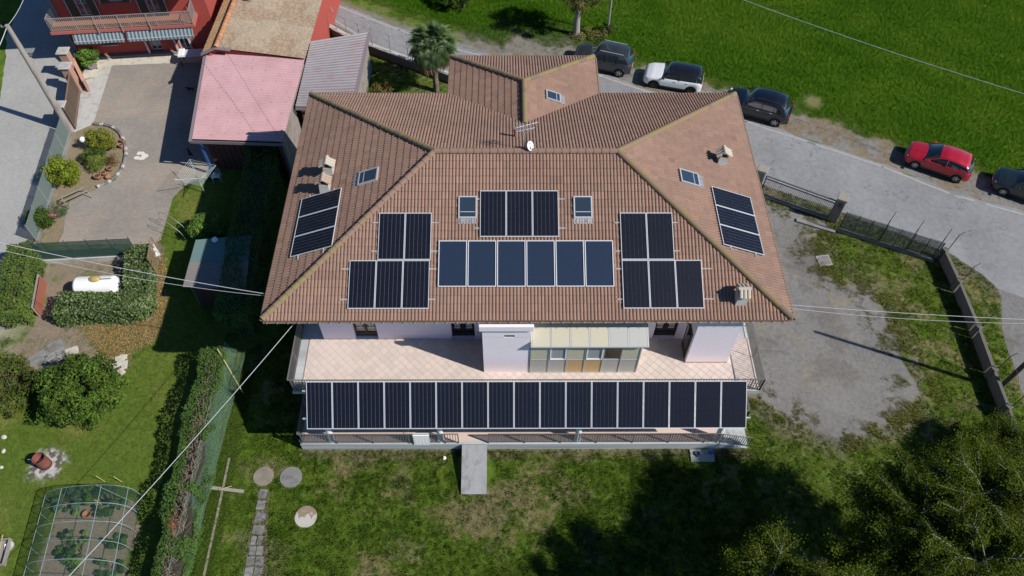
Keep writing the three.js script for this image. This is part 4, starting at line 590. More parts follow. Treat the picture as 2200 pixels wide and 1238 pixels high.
// boundary gate of the courtyard
const mBrick = new THREE.MeshStandardMaterial({ map: rep(mottle(461, 0.7, 1, 20), 1), color: lin(0.45, 0.26, 0.19), roughness: 1 });
function gatePillar(px, py, h, w, label) { const b = P(px, py, h), o = thing('gate_pillar', label, 'gate pillar', [b.x, 0, b.z], rhTurn - 0.05, 'courtyard gate pillars'); for (let r = 0; r < Math.floor((h - 0.1) / 0.16); r++) part('brick_course', rbox(w - (r % 2) * 0.006, 0.15, w - (r % 2) * 0.006, 0.012, 0, 0.08 + r * 0.16, 0), mBrick, o); part('core', box(w - 0.03, h - 0.12, w - 0.03, 0, (h - 0.12) / 2, 0), mConcDark, o); part('capstone', rbox(w + 0.22, 0.08, w + 0.2, 0.02, 0, h - 0.08, 0), mConc, o); return o; }
gatePillar(133, 107, 2.4, 0.55, 'brick gate pillar with a grey capstone beside the red house'); gatePillar(138, 139, 2.2, 0.55, 'brick gate pillar with a grey capstone between the small and the large gate'); gatePillar(127, 222, 1.9, 0.45, 'brick gate pillar with a grey capstone beside the concrete pole');
{
  const a = P(149, 152, 1.75), b = P(137, 236, 1.75), g = thing('wooden_gate', 'large brown boarded gate closing the courtyard towards the lane', 'gate');
  const n = 18; for (let i = 0; i < n; i++) { const p = a.clone().lerp(b, (i + 0.06) / n), q = a.clone().lerp(b, (i + 0.94) / n); part('board', slabWall(V(p.x, 0, p.z), V(q.x, 0, q.z), 1.72, 1.72, 0.035, 0.08), std(0.085 + 0.03 * hash2(i, 1), 0.06 + 0.02 * hash2(i, 1), 0.05, 0.8), g); }
  part('gate_frame', MG([beam(V(a.x, 1.73, a.z), V(b.x, 1.73, b.z), 0.07, 0.05), beam(V(a.x + 0.04, 0.3, a.z), V(b.x + 0.04, 0.3, b.z), 0.05, 0.08)]), std(0.22, 0.13, 0.1, 0.7), g);
  const c = P(137, 112, 1.8), d = P(141, 132, 1.8), g2 = thing('garden_gate', 'small reddish gate between the two brick pillars by the red house', 'gate'); for (let i = 0; i < 6; i++) { const p = c.clone().lerp(d, (i + 0.08) / 6), q = c.clone().lerp(d, (i + 0.92) / 6); part('board', slabWall(V(p.x, 0, p.z), V(q.x, 0, q.z), 1.5, 1.5, 0.03, 0.08), std(0.28, 0.13, 0.1, 0.85), g2); }
  const w0 = P(157, 128, 1.2), w1 = P(176, 168, 1.2), wl = thing('brick_wing_wall', 'low red brick wall with a sloping coping beside the small gate', 'wall'); part('wall', slabWall(V(w0.x, 0, w0.z), V(w1.x, 0, w1.z), 1.25, 0.95, 0.16), mBrick, wl); part('coping', beam(V(w0.x, 1.29, w0.z), V(w1.x, 0.99, w1.z), 0.22, 0.06), std(0.5, 0.27, 0.2, 0.9), wl);
}
// ---------- poles, cables ----------
const mPole = new THREE.MeshStandardMaterial({ map: rep(concMap, 1.2), color: lin(0.36, 0.32, 0.28), roughness: 0.95 }), mCable = std(0.5, 0.51, 0.54, 0.6), mCableDark = std(0.05, 0.05, 0.05, 0.7);
{
  const b = P(152, 281); const o = thing('utility_pole', 'tall tapered concrete utility pole beside the courtyard gate', 'pole', [b.x, 0, b.z]); part('shaft', cyl(0.24, 0.13, 8.1, 0, 0, 0, 14), mPole, o); part('insulator', MG([bar([0, 7.9, 0], [-0.35, 8.0, 0], 0.02), cyl(0.05, 0.04, 0.12, -0.35, 7.98, 0, 8)]), mSteel, o);
  const c = V(b.x, 8.05, b.z); solo('overhead_cable', MG([cable(c, P(52, -6, 7.2), 0.1, 0.018), tube([c, P(2, 90, 7.6), P(-40, 180, 7.3)], 0.022)]), mCable, 'thin cable fixed to the top of the concrete pole', 'cable');
  const r = P(2146, 836); const q = thing('utility_pole', 'dark slim utility pole outside the low wall along the side lane', 'pole', [r.x, 0, r.z]); part('shaft', cyl(0.13, 0.09, 8.4, 0, 0, 0, 12), std(0.07, 0.06, 0.055, 0.9), q);
  const lp = P(1305, 72); const l = thing('street_lamp', 'slender galvanised lamp post behind the dark grey off-roader', 'street lamp', [lp.x, 0, lp.z]); part('post', cyl(0.085, 0.05, 7.4, 0, 0, 0, 12), mZinc, l); part('arm', bar([0, 7.35, 0], [0.3, 7.6, 1.3], 0.03), mZinc, l); part('lantern', rbox(0.28, 0.12, 0.6, 0.04, 0.36, 7.62, 1.5, 0.2), std(0.3, 0.3, 0.31, 0.5), l);
}
solo('overhead_cable', cable(P(573, 632, 7.9), P(-80, 503, 8.6), 0.25, 0.016), mCable, 'thick pale cable running from the left eave over the gas tank', 'cable');
solo('overhead_cable', cable(P(573, 636, 7.8), P(-80, 516, 8.2), 0.55, 0.011), mCable, 'thin cable just below the thick pale one over the gas tank', 'cable');
solo('overhead_cable', cable(P(631, 696, 7.3), P(90, 1300, 6.0), 0.2, 0.014), mCable, 'pale cable slanting from the front eave over the green net fence', 'cable');
solo('overhead_cable', cable(P(1697, 655, 7.9), P(2290, 690, 8.3), 0.12, 0.013), mCable, 'upper pale cable from the roof corner over the gravel yard', 'cable');
solo('overhead_cable', cable(P(1700, 663, 7.8), P(2290, 696, 8.2), 0.3, 0.01), mCable, 'lower thinner cable from the roof corner over the gravel yard', 'cable');
solo('overhead_cable', cable(P(1480, -45, 6.4), P(2330, 240, 6.4), 0.3, 0.013), mCable, 'pale cable crossing above the green meadow', 'cable');
solo('overhead_cable', cable(P(470, 85, 5.3), P(602, 300, 4.6), 0.15, 0.008), mCableDark, 'thin dark wire sagging across the pink corrugated roof', 'cable');
// ---------- cars ----------
const mTyre = std(0.018, 0.018, 0.019, 0.9), mRim = std(0.5, 0.5, 0.52, 0.35, 0.7), mRimDark = std(0.05, 0.05, 0.055, 0.4, 0.5), mCarGlass = new THREE.MeshPhysicalMaterial({ color: lin(0.012, 0.016, 0.02), roughness: 0.05, clearcoat: 1, clearcoatRoughness: 0.02 }), mTrimBlk = std(0.02, 0.02, 0.021, 0.7), mLampR = std(0.45, 0.02, 0.02, 0.25), mLampW = std(0.7, 0.72, 0.74, 0.15);
const interp = (tab, x) => { if (x <= tab[0][0]) return tab[0][1]; for (let i = 0; i < tab.length - 1; i++) if (x <= tab[i + 1][0]) { const t = (x - tab[i][0]) / (tab[i + 1][0] - tab[i][0]); return lerp(tab[i][1], tab[i + 1][1], t * t * (3 - 2 * t) * 0.5 + t * 0.5); } return tab[tab.length - 1][1]; };
// loft: stations along x, ring(x) -> points [y, z] from one side over the top to the other
function loft(xs, ring, cap = true) { const pos = [], idx = []; let n = 0; xs.forEach((x) => { const r = ring(x); n = r.length; for (const [y, z] of r) pos.push(x, y, z); }); for (let i = 0; i < xs.length - 1; i++) for (let j = 0; j < n - 1; j++) { const a = i * n + j, b = a + n; idx.push(a, a + 1, b, a + 1, b + 1, b); } if (cap) for (const i of [0, xs.length - 1]) { const o = i * n; for (let j = 1; j < n - 1; j++) i ? idx.push(o, o + j, o + j + 1) : idx.push(o, o + j + 1, o + j); } const g = new THREE.BufferGeometry(); g.setAttribute('position', new THREE.BufferAttribute(new Float32Array(pos), 3)); g.setIndex(idx); g.computeVertexNormals(); return toCreasedNormals(g, 0.7); }
function makeCar(o, c) { // front towards -x; c: len, wid, top (deck heights), roof, paint...
  const L = c.len, W = c.wid / 2, paint = c.paint, xs = []; for (let i = 0; i <= 44; i++) xs.push(-L / 2 + L * i / 44);
  const end = (x) => { const t = Math.abs(x) / (L / 2); return t > 0.8 ? Math.sqrt(Math.max(0.0, 1 - Math.pow((t - 0.8) / 0.2, 2) * (x < 0 ? 0.52 : 0.3))) : 1; };
  const deck = (x) => interp(c.deck, x), arch = (x) => { let y = c.sill; for (const wx of [c.wf, c.wr]) { const d = Math.abs(x - wx); if (d < c.wheel + 0.07) y = Math.max(y, Math.sqrt((c.wheel + 0.07) ** 2 - d * d) + c.wheel * 0.92); } return Math.min(y, deck(x) - 0.1); };
  const ring = (x) => { const e = end(x), w = W * e, d = deck(x), lo = arch(x), m = lerp(lo, d, 0.5); return [[lo, -w * 0.97], [m, -w], [d - 0.1, -w * 0.985], [d - 0.03, -w * 0.93], [d, -w * 0.82], [d + 0.025, -w * 0.4], [d + 0.03, 0], [d + 0.025, w * 0.4], [d, w * 0.82], [d - 0.03, w * 0.93], [d - 0.1, w * 0.985], [m, w], [lo, w * 0.97]]; };
  const body = part('body', loft(xs, ring), paint, o);
  part('underbody', MG([box(L * 0.93, 0.22, c.wid * 0.8, 0, c.sill + 0.08, 0)]), mTrimBlk, o);
  // cabin: glass volume, then roof skin and pillars over it
  const [g0, g1] = [c.roofTab[0][0], c.roofTab[c.roofTab.length - 1][0]], gx = []; for (let i = 0; i <= 30; i++) gx.push(lerp(g0, g1, i / 30));
  const rh = (x) => interp(c.roofTab, x), cabW = (x, y) => { const d = deck(x), t = clamp((y - d) / (c.roof - d)); return W * end(x) * lerp(0.93, 0.72, t); };
  const cab = (x) => { const d = deck(x) - 0.02, r = Math.max(rh(x), d + 0.002); const w0 = cabW(x, d), w1 = cabW(x, r - 0.06); return [[d, -w0], [lerp(d, r, 0.55), -lerp(w0, w1, 0.55)], [Math.max(d, r - 0.06), -w1], [r, -w1 * 0.86], [r + 0.012, 0], [r, w1 * 0.86], [Math.max(d, r - 0.06), w1], [lerp(d, r, 0.55), lerp(w0, w1, 0.55)], [d, w0]]; };
  part('windows', loft(gx, cab), mCarGlass, o);
  const rx = []; for (let i = 0; i <= 16; i++) rx.push(lerp(c.roofFrom, c.roofTo, i / 16));
  part('roof', loft(rx, (x) => { const r = rh(x), w1 = cabW(x, r - 0.06); return [[r - 0.1, -w1 * 1.035], [r - 0.05, -w1 * 1.0], [r + 0.008, -w1 * 0.86], [r + 0.024, 0], [r + 0.008, w1 * 0.86], [r - 0.05, w1 * 1.0], [r - 0.1, w1 * 1.035]]; }, false), c.roofPaint || paint, o);
  // pillars
  for (const s of [-1, 1]) for (const [xa, xb] of c.pillars) { const ya = deck(xa) - 0.03, yb = rh(xb) - 0.07; part('pillar', beam(V(xa, ya, s * (cabW(xa, ya) + 0.005)), V(xb, yb, s * (cabW(xb, yb) + 0.012)), 0.035, 0.09), c.pillarPaint || paint, o); }
  for (const s of [-1, 1]) for (const wx of [c.wf, c.wr]) {
    const wh = new THREE.Group(); wh.name = 'wheel'; o.add(wh); wh.position.set(wx, c.wheel, s * (W - 0.12));
    const tg = new THREE.LatheGeometry([[c.wheel * 0.62, -0.1], [c.wheel * 0.9, -0.105], [c.wheel, -0.07], [c.wheel, 0.07], [c.wheel * 0.9, 0.105], [c.wheel * 0.62, 0.1]].map((p) => new THREE.Vector2(...p)), 22); tg.rotateX(Math.PI / 2); part('tyre', tg, mTyre, wh);
    const sp = [new THREE.CylinderGeometry(c.wheel * 0.15, c.wheel * 0.15, 0.03, 10).rotateX(Math.PI / 2).translate(0, 0, s * 0.075)]; for (let k = 0; k < 5; k++) { const b = box(0.075, c.wheel * 0.55, 0.03, 0, c.wheel * 0.35, s * 0.07); b.rotateZ(k * Math.PI * 0.4); sp.push(b); } const tr2 = new THREE.TorusGeometry(c.wheel * 0.61, 0.018, 6, 22); tr2.translate(0, 0, s * 0.075); sp.push(tr2); part('rim', MG(sp), c.rim || mRim, wh); const bk = new THREE.CylinderGeometry(c.wheel * 0.6, c.wheel * 0.6, 0.02, 16); bk.rotateX(Math.PI / 2); part('brake_disc', bk, mTrimBlk, wh);
    part('wheel_arch', new THREE.TorusGeometry(c.wheel + 0.075, 0.03, 6, 20, Math.PI).translate(wx, c.wheel * 0.95, s * (W - 0.025)), c.archPaint || paint, o);
  }
  for (const s of [-1, 1]) {
    const hl = new THREE.SphereGeometry(1, 12, 8); hl.scale(0.17, 0.075, 0.13); hl.translate(-L / 2 + 0.26, deck(-L / 2 + 0.3) - 0.1, s * W * 0.72); part('headlight', hl, mLampW, o);
    part('tail_light', rbox(0.1, 0.24, 0.12, 0.03, L / 2 - 0.1, deck(L / 2 - 0.2) - 0.12, s * W * 0.78), mLampR, o);
    part('mirror', rbox(0.13, 0.13, 0.2, 0.04, c.mirrorX, deck(c.mirrorX) + 0.08, s * (W + 0.06)), c.mirrorPaint || paint, o);
    for (const x of c.handles) part('door_handle', box(0.17, 0.028, 0.02, x, deck(x) - 0.12, s * (W * 0.99 + 0.01)), c.handlePaint || paint, o);
    part('side_sill', box(c.wr - c.wf - 2 * c.wheel - 0.2, 0.09, 0.06, (c.wf + c.wr) / 2, c.sill + 0.02, s * (W - 0.03)), mTrimBlk, o);
    if (c.rails) part('roof_rail', MG([bar([c.roofFrom + 0.15, c.roof + 0.06, s * W * 0.66], [c.roofTo - 0.25, c.roof + 0.03, s * W * 0.66], 0.02)]), c.railPaint || mAlu, o);
  }
  part('number_plate', MG([box(0.012, 0.11, 0.5, L / 2 * 1.0 - 0.005, 0.62, 0), box(0.012, 0.11, 0.5, -L / 2 + 0.005, 0.42, 0)]), mWhite, o);
  part('grille', rbox(0.05, 0.14, c.wid * 0.5, 0.02, -L / 2 + 0.035, 0.5, 0), mTrimBlk, o);
  return o;
}
const paintM = (r, g, b, m = 0.2) => new THREE.MeshPhysicalMaterial({ color: lin(r, g, b), roughness: 0.38, metalness: m, clearcoat: 1, clearcoatRoughness: 0.06 });
function parkCar(name, label, fx, fy, rx, ry, c) { // near-side wheel contacts as seen in the photograph
  const a = P(fx, fy), b = P(rx, ry), d = b.clone().sub(a).normalize(), n = V(-d.z, 0, d.x), near = n.z > 0 ? n : n.negate(); const m = a.clone().add(b).multiplyScalar(0.5); const midX = (c.wf + c.wr) / 2; const o = thing(name, label, 'car', [0, 0, 0], 0, 'cars parked along the road'); o.rotation.y = -Math.atan2(d.z, d.x); o.position.copy(m.addScaledVector(near, -(c.wid / 2 - 0.12)).addScaledVector(d, -midX)); o.position.y = 0.012; return makeCar(o, c);
}
const hatch = { len: 3.95, wid: 1.74, sill: 0.3, wheel: 0.31, wf: -1.2, wr: 1.3, roof: 1.44, deck: [[-1.98, 0.62], [-1.8, 0.78], [-1.3, 0.88], [-0.75, 0.97], [0, 0.98], [1, 1.02], [1.6, 1.06], [1.9, 0.98], [1.98, 0.8]], roofTab: [[-0.95, 0.94], [-0.15, 1.36], [0.25, 1.44], [0.9, 1.42], [1.5, 1.33], [1.9, 1.0]], roofFrom: -0.13, roofTo: 1.62, pillars: [[-0.85, -0.12], [0.42, 0.38], [1.75, 1.45]], mirrorX: -0.62, handles: [0.2, 1.0] };
parkCar('parked_car', 'bright red hatchback parked on the verge', 1961.6, 360.5, 2049.6, 390.5, { ...hatch, paint: paintM(0.42, 0.006, 0.02, 0.1) });
const rd = P(2049.6, 390.5).sub(P(1961.6, 360.5)).normalize();
const along = (px, py, dist, dir) => { const p = P(px, py).addScaledVector(dir, dist); return p; };
function parkFrom(name, label, px, py, isRear, dir, c) { const a = P(px, py), d = dir.clone(), n = V(-d.z, 0, d.x), near = n.z > 0 ? n : n.negate(); const o = thing(name, label, 'car', [0, 0, 0], 0, 'cars parked along the road'); o.rotation.y = -Math.atan2(d.z, d.x); o.position.copy(a.addScaledVector(near, -(c.wid / 2 - 0.12)).addScaledVector(d, -(isRear ? c.wr : c.wf))); o.position.y = 0.012; return makeCar(o, c); }
const dirD = V(1, 0, 0.32).normalize(), dirM = V(1, 0, 0.27).normalize(), dirB = V(1, 0, 0.42).normalize();
const suv = { len: 4.15, wid: 1.84, sill: 0.38, wheel: 0.35, wf: -1.28, wr: 1.32, roof: 1.66, deck: [[-2.07, 0.75], [-1.9, 0.95], [-1.4, 1.05], [-0.85, 1.1], [0.5, 1.13], [1.6, 1.17], [1.95, 1.12], [2.07, 0.9]], roofTab: [[-1.0, 1.08], [-0.35, 1.56], [0, 1.64], [0.9, 1.65], [1.6, 1.56], [2.0, 1.12]], roofFrom: -0.33, roofTo: 1.68, pillars: [[-0.93, -0.33], [0.3, 0.28], [1.1, 1.08], [1.88, 1.6]], mirrorX: -0.7, handles: [0.1, 0.95] };
parkFrom('parked_car', 'dark grey off-roader with silver roof rails parked behind the roof wing', 1328.9, 165, true, dirD, { ...suv, rails: true, paint: paintM(0.035, 0.041, 0.043, 0.3) });
parkFrom('parked_car', 'small white car with a black roof parked at the meadow edge', 1403, 188, false, dirM, { ...hatch, len: 4.0, wid: 1.76, wheel: 0.31, roof: 1.43, wf: -1.22, wr: 1.32, roofTab: [[-0.8, 0.95], [-0.3, 1.33], [0.1, 1.42], [1.2, 1.42], [1.75, 1.36], [1.97, 0.98]], roofFrom: -0.28, roofTo: 1.8, pillars: [[-0.72, -0.28], [0.45, 0.42], [1.88, 1.76]], paint: paintM(0.74, 0.75, 0.75, 0.02), roofPaint: paintM(0.008, 0.008, 0.01), pillarPaint: mTrimBlk, archPaint: mTrimBlk, rim: mRimDark, mirrorPaint: mTrimBlk, deck: [[-2.0, 0.6], [-1.85, 0.78], [-1.4, 0.9], [-0.75, 0.97], [0, 0.98], [1, 1.0], [1.7, 1.02], [1.92, 0.98], [2.0, 0.8]] });
parkFrom('parked_car', 'black sport utility car parked behind the roof corner', 1661.5, 271, true, dirB, { ...suv, len: 4.35, wid: 1.86, wf: -1.32, wr: 1.38, paint: paintM(0.004, 0.005, 0.01, 0.1), handlePaint: mAlu, rails: true, railPaint: mTrimBlk });
parkFrom('parked_car', 'dark green-black hatchback at the end of the parked row behind the red car', 2150, 418, false, rd, { ...hatch, paint: paintM(0.02, 0.028, 0.03, 0.4) });
// ---------- right-hand boundary ----------
const netTex = (n, wire, sd) => greyTex(64, 64, (u, v) => { const a = (u * n) % 1, b = (v * n) % 1; return a < wire || b < wire ? 1 : 0; });
const wireTex = netTex(4, 0.12, 1), clothTex = greyTex(64, 64, (u, v) => { const a = (u * 8) % 1, b = (v * 8) % 1; return a < 0.42 || b < 0.42 ? 1 : 0.12; });
const mMesh = new THREE.MeshStandardMaterial({ color: lin(0.16, 0.18, 0.17), alphaMap: rep(wireTex, 0.4), transparent: true, side: THREE.DoubleSide, roughness: 0.6 });
const mShade = new THREE.MeshStandardMaterial({ color: lin(0.035, 0.09, 0.07), alphaMap: rep(clothTex, 0.3), transparent: true, side: THREE.DoubleSide, roughness: 0.9 });
const mShadeGrey = new THREE.MeshStandardMaterial({ color: lin(0.17, 0.22, 0.2), alphaMap: rep(clothTex, 0.3), transparent: true, side: THREE.DoubleSide, roughness: 0.9 });
const mDarkMesh = new THREE.MeshStandardMaterial({ color: lin(0.07, 0.078, 0.075), alphaMap: rep(clothTex, 0.3), transparent: true, side: THREE.DoubleSide, roughness: 0.9 });
function netPanel(a, b, y0, y1) { return quad(V(a.x, y0, a.z), V(b.x, y0, b.z), V(b.x, y1, b.z), V(a.x, y1, a.z)); }
const mOldConc = new THREE.MeshStandardMaterial({ map: rep(concMap, 1.6), color: lin(0.17, 0.16, 0.145), roughness: 1 });
{
  // gate between two pillars
  const pl = P(1640, 362, 2.0), pr = P(1813, 424, 2.0), ang = -Math.atan2(pr.z - pl.z, pr.x - pl.x);
  for (const [p, lb] of [[pl, 'dark stone gate pillar partly hidden by the eave'], [pr, 'dark stone gate pillar carrying an intercom, beside the mesh fence']]) { const o = thing('gate_pillar', lb, 'gate pillar', [p.x, 0, p.z], ang, 'driveway gate pillars'); part('shaft', rbox(0.5, 1.9, 0.5, 0.02, 0, 0.95, 0), mOldConc, o); part('capstone', rbox(0.62, 0.14, 0.62, 0.03, 0, 1.97, 0), new THREE.MeshStandardMaterial({ map: rep(concMap, 1), color: lin(0.33, 0.3, 0.25), roughness: 1 }), o); if (p === pr) part('intercom', rbox(0.2, 0.3, 0.06, 0.01, 0, 1.55, 0.27), std(0.05, 0.05, 0.055, 0.4), o); }
  const a = pl.clone().lerp(pr, 0.065), b = pl.clone().lerp(pr, 0.935); a.z += 0.1; b.z += 0.1; const g = thing('driveway_gate', 'grey sliding gate of upright bars between the stone pillars', 'gate');
  const h = 1.62; part('gate_frame', MG([beam(V(a.x, h, a.z), V(b.x, h, b.z), 0.06, 0.07), beam(V(a.x, h - 0.22, a.z), V(b.x, h - 0.22, b.z), 0.05, 0.06), beam(V(a.x, 0.12, a.z), V(b.x, 0.12, b.z), 0.07, 0.1), beam(V(a.x, 0.1, a.z), V(a.x, h, a.z), 0.06, 0.06), beam(V(b.x, 0.1, b.z), V(b.x, h, b.z), 0.06, 0.06)]), std(0.13, 0.145, 0.145, 0.6, 0.3), g);
  const n = 44, bs = []; for (let i = 1; i < n; i++) { const p = a.clone().lerp(b, i / n); bs.push(box(0.028, h - 0.3, 0.02, p.x, (h - 0.12) / 2 + 0.03, p.z, ang)); } stuff('bars', MG(bs), std(0.13, 0.145, 0.145, 0.6, 0.3), g);
  solo('gate_track', beam(V(a.x - 0.1, 0.03, a.z), V(b.x + 0.2, 0.03, b.z), 0.28, 0.04), mConc, 'pale concrete sill running under the sliding gate', 'gate track');
  const c0 = P(1712, 472, 0.1), c1 = P(1795, 497, 0.1); solo('drain_channel', beam(V(c0.x, 0.07, c0.z), V(c1.x, 0.07, c1.z), 0.28, 0.12), mConcDark, 'low grey metal-topped channel on the yard inside the gate', 'channel');
  // mesh fence on its kerb, running to the corner
  const q0 = P(1830, 470, 0.3), q1 = P(2030, 541, 0.3); const f = thing('mesh_fence', 'dark mesh fence with angled posts along the road beside the gate', 'fence'); const dirF = q1.clone().sub(q0).normalize(), inn = V(-dirF.z, 0, dirF.x);
  const base0 = P(1795, 497), base1 = P(2003, 563);
  const A = V(base0.x + 0.1, 0, base0.z), B = V(base1.x, 0, base1.z);
  part('kerb', slabWall(A, B, 0.28, 0.28, 0.16), mOldConc, f);
  for (let i = 0; i <= 7; i++) { const p = A.clone().lerp(B, i / 7); part('post', bar(V(p.x, 0.2, p.z), V(p.x, 1.75, p.z), 0.022), std(0.05, 0.055, 0.055, 0.7), f); }
  for (const t of [0.42, 0.7, 0.97]) { const p = A.clone().lerp(B, t); part('braced_post', MG([bar(V(p.x, 0.2, p.z), V(p.x, 2.15, p.z), 0.028), bar(V(p.x, 2.15, p.z), V(p.x + 0.3, 2.45, p.z - 0.35), 0.022), bar(V(p.x + 0.05, 1.1, p.z), V(p.x + 0.45, 0.3, p.z + 0.1), 0.02)]), std(0.05, 0.055, 0.055, 0.7), f); }
  part('mesh', netPanel(A, B, 0.28, 1.72), mMesh, f); part('shade_net', netPanel(A, B, 0.3, 1.66).translate(0, 0, -0.02), mDarkMesh, f); part('top_wire', bar(V(A.x, 1.73, A.z), V(B.x, 1.73, B.z), 0.012), mSteel, f);
  // low wall in lengths with piers, posts along it
  const w = thing('boundary_wall', 'low dark concrete wall with piers along the grass and the side lane', 'wall'); const wl = XZ([[2018, 556], [2048, 622], [2088, 720], [2120, 810], [2150, 890], [2185, 985], [2250, 1150], [2290, 1260]], 0).map(([x, z]) => V(x, 0, z));
  const mStoneTop = new THREE.MeshStandardMaterial({ map: rep(mottle(481, 0.4, 1, 10), 1.2), color: lin(0.2, 0.185, 0.16), roughness: 1 });
  for (let i = 0; i < wl.length - 1; i++) { const a2 = wl[i], b2 = wl[i + 1], n2 = Math.max(1, Math.round(a2.distanceTo(b2) / 2.2)); for (let k = 0; k < n2; k++) { const s = a2.clone().lerp(b2, k / n2), e = a2.clone().lerp(b2, (k + 1) / n2); part('wall_panel', slabWall(s.clone().lerp(e, 0.1), s.clone().lerp(e, 0.9), 0.75, 0.75, 0.14), mOldConc, w); part('coping', beam(V(s.x, 0.79, s.z).lerp(V(e.x, 0.79, e.z), 0.08), V(s.x, 0.79, s.z).lerp(V(e.x, 0.79, e.z), 0.92), 0.17, 0.07), mStoneTop, w); part('pier', rbox(0.3, 0.9, 0.3, 0.03, s.x, 0.45, s.z, 0.4), mStoneTop, w); const lean = b2.clone().sub(a2).normalize(); const q = part('fence_post', MG([bar(V(s.x + 0.15, 0.9, s.z), V(s.x + 0.2, 2.1, s.z - 0.02), 0.024), bar(V(s.x + 0.2, 2.1, s.z - 0.02), V(s.x + 0.42, 2.35, s.z - 0.05), 0.018)]), std(0.05, 0.05, 0.05, 0.7), w); } }
  part('wire', MG(wl.slice(0, -1).map((p, i) => bar(V(p.x + 0.2, 2.05, p.z), V(wl[i + 1].x + 0.2, 2.05, wl[i + 1].z), 0.006, 4))), mSteel, w);
  // manhole in the yard
  const mh = P(1771, 560), m = thing('manhole_cover', 'square grey manhole cover set in the yard near the grass', 'manhole', [mh.x, 0, mh.z], 0.15); part('lid', rbox(0.62, 0.04, 0.6, 0.01, 0, 0.025, 0), std(0.22, 0.2, 0.2, 0.8), m); part('rim', MG([box(0.76, 0.03, 0.06, 0, 0.018, 0.34), box(0.76, 0.03, 0.06, 0, 0.018, -0.34), box(0.06, 0.03, 0.6, 0.35, 0.018, 0), box(0.06, 0.03, 0.6, -0.35, 0.018, 0)]), mConc, m);
}
// wall and fence between the lean-to and the road
{
  const w = thing('roadside_wall', 'low stone wall with bent fence posts along the road behind the palm', 'wall'); const l = XZ([[690, 62], [740, 90], [790, 112], [860, 137], [960, 175], [1060, 210]]).map(([x, z]) => V(x, 0, z));
  for (let i = 0; i < l.length - 1; i++) { part('wall_panel', slabWall(l[i], l[i + 1].clone().lerp(l[i], 0.004), 0.7, 0.7, 0.25), mOldConc, w); part('coping', beam(V(l[i].x, 0.735, l[i].z), V(l[i + 1].x, 0.735, l[i + 1].z).lerp(V(l[i].x, 0.735, l[i].z), 0.01), 0.34, 0.07), mConc, w); for (const t of [0.2, 0.75]) { const p = l[i].clone().lerp(l[i + 1], t); part('fence_post', MG([bar(V(p.x, 0.6, p.z), V(p.x, 2.2, p.z), 0.024), bar(V(p.x, 2.2, p.z), V(p.x - 0.15, 2.45, p.z - 0.25), 0.02)]), std(0.3, 0.31, 0.32, 0.6, 0.3), w); } }
  part('wire', MG([1.1, 1.6, 2.15].flatMap((h) => l.slice(0, -1).map((p, i) => bar(V(p.x, h, p.z), V(l[i + 1].x, h, l[i + 1].z), 0.006, 4)))), mSteel, w);
}
// ---------- things in the gardens ----------
const mTerra = std(0.4, 0.17, 0.09, 0.9), mSoil = std(0.07, 0.05, 0.035, 1), mGreyWood = new THREE.MeshStandardMaterial({ map: rep(mottle(501, 0.6, 1, 12), 0.8), color: lin(0.34, 0.31, 0.27), roughness: 1 }), mBamboo = std(0.42, 0.36, 0.16, 0.8), mWhitePlastic = std(0.8, 0.8, 0.78, 0.45);
// gas tank on its feet
{
  const a = P(160, 618, 0.68), b = P(257, 614, 0.68), c = a.clone().add(b).multiplyScalar(0.5), L = a.distanceTo(b), r = 0.56, o = thing('gas_tank', 'white horizontal gas tank with a bronze valve hood beside the clipped hedge', 'gas tank', [c.x, 0, c.z], -Math.atan2(b.z - a.z, b.x - a.x));
  const pr = []; for (let i = 0; i <= 8; i++) { const t = i / 8 * Math.PI / 2; pr.push(new THREE.Vector2(r * Math.sin(t) + 0.001, -L / 2 + 0.28 - 0.28 * Math.cos(t))); } for (let i = 0; i <= 8; i++) { const t = i / 8 * Math.PI / 2; pr.push(new THREE.Vector2(r * Math.cos(t) + 0.001, L / 2 - 0.28 + 0.28 * Math.sin(t))); }
  const g = new THREE.LatheGeometry(pr, 28); g.rotateZ(Math.PI / 2); g.translate(0, 0.74, 0); part('vessel', g, mWhitePlastic, o);
  const hood = new THREE.SphereGeometry(0.27, 16, 8, 0, Math.PI * 2, 0, Math.PI / 2); hood.scale(1.25, 0.75, 0.8); hood.translate(0.1, 1.26, -0.06); part('valve_hood', hood, std(0.42, 0.3, 0.1, 0.5), o);
  part('hose', tube([[0.3, 1.32, 0], [0.6, 1.33, -0.02], [1.0, 1.3, -0.04]], 0.022), mTrimBlk, o); part('foot', MG([-0.75, 0.75].map((x) => box(0.12, 0.4, 0.8, x, 0.2, 0))), mConc, o);
}
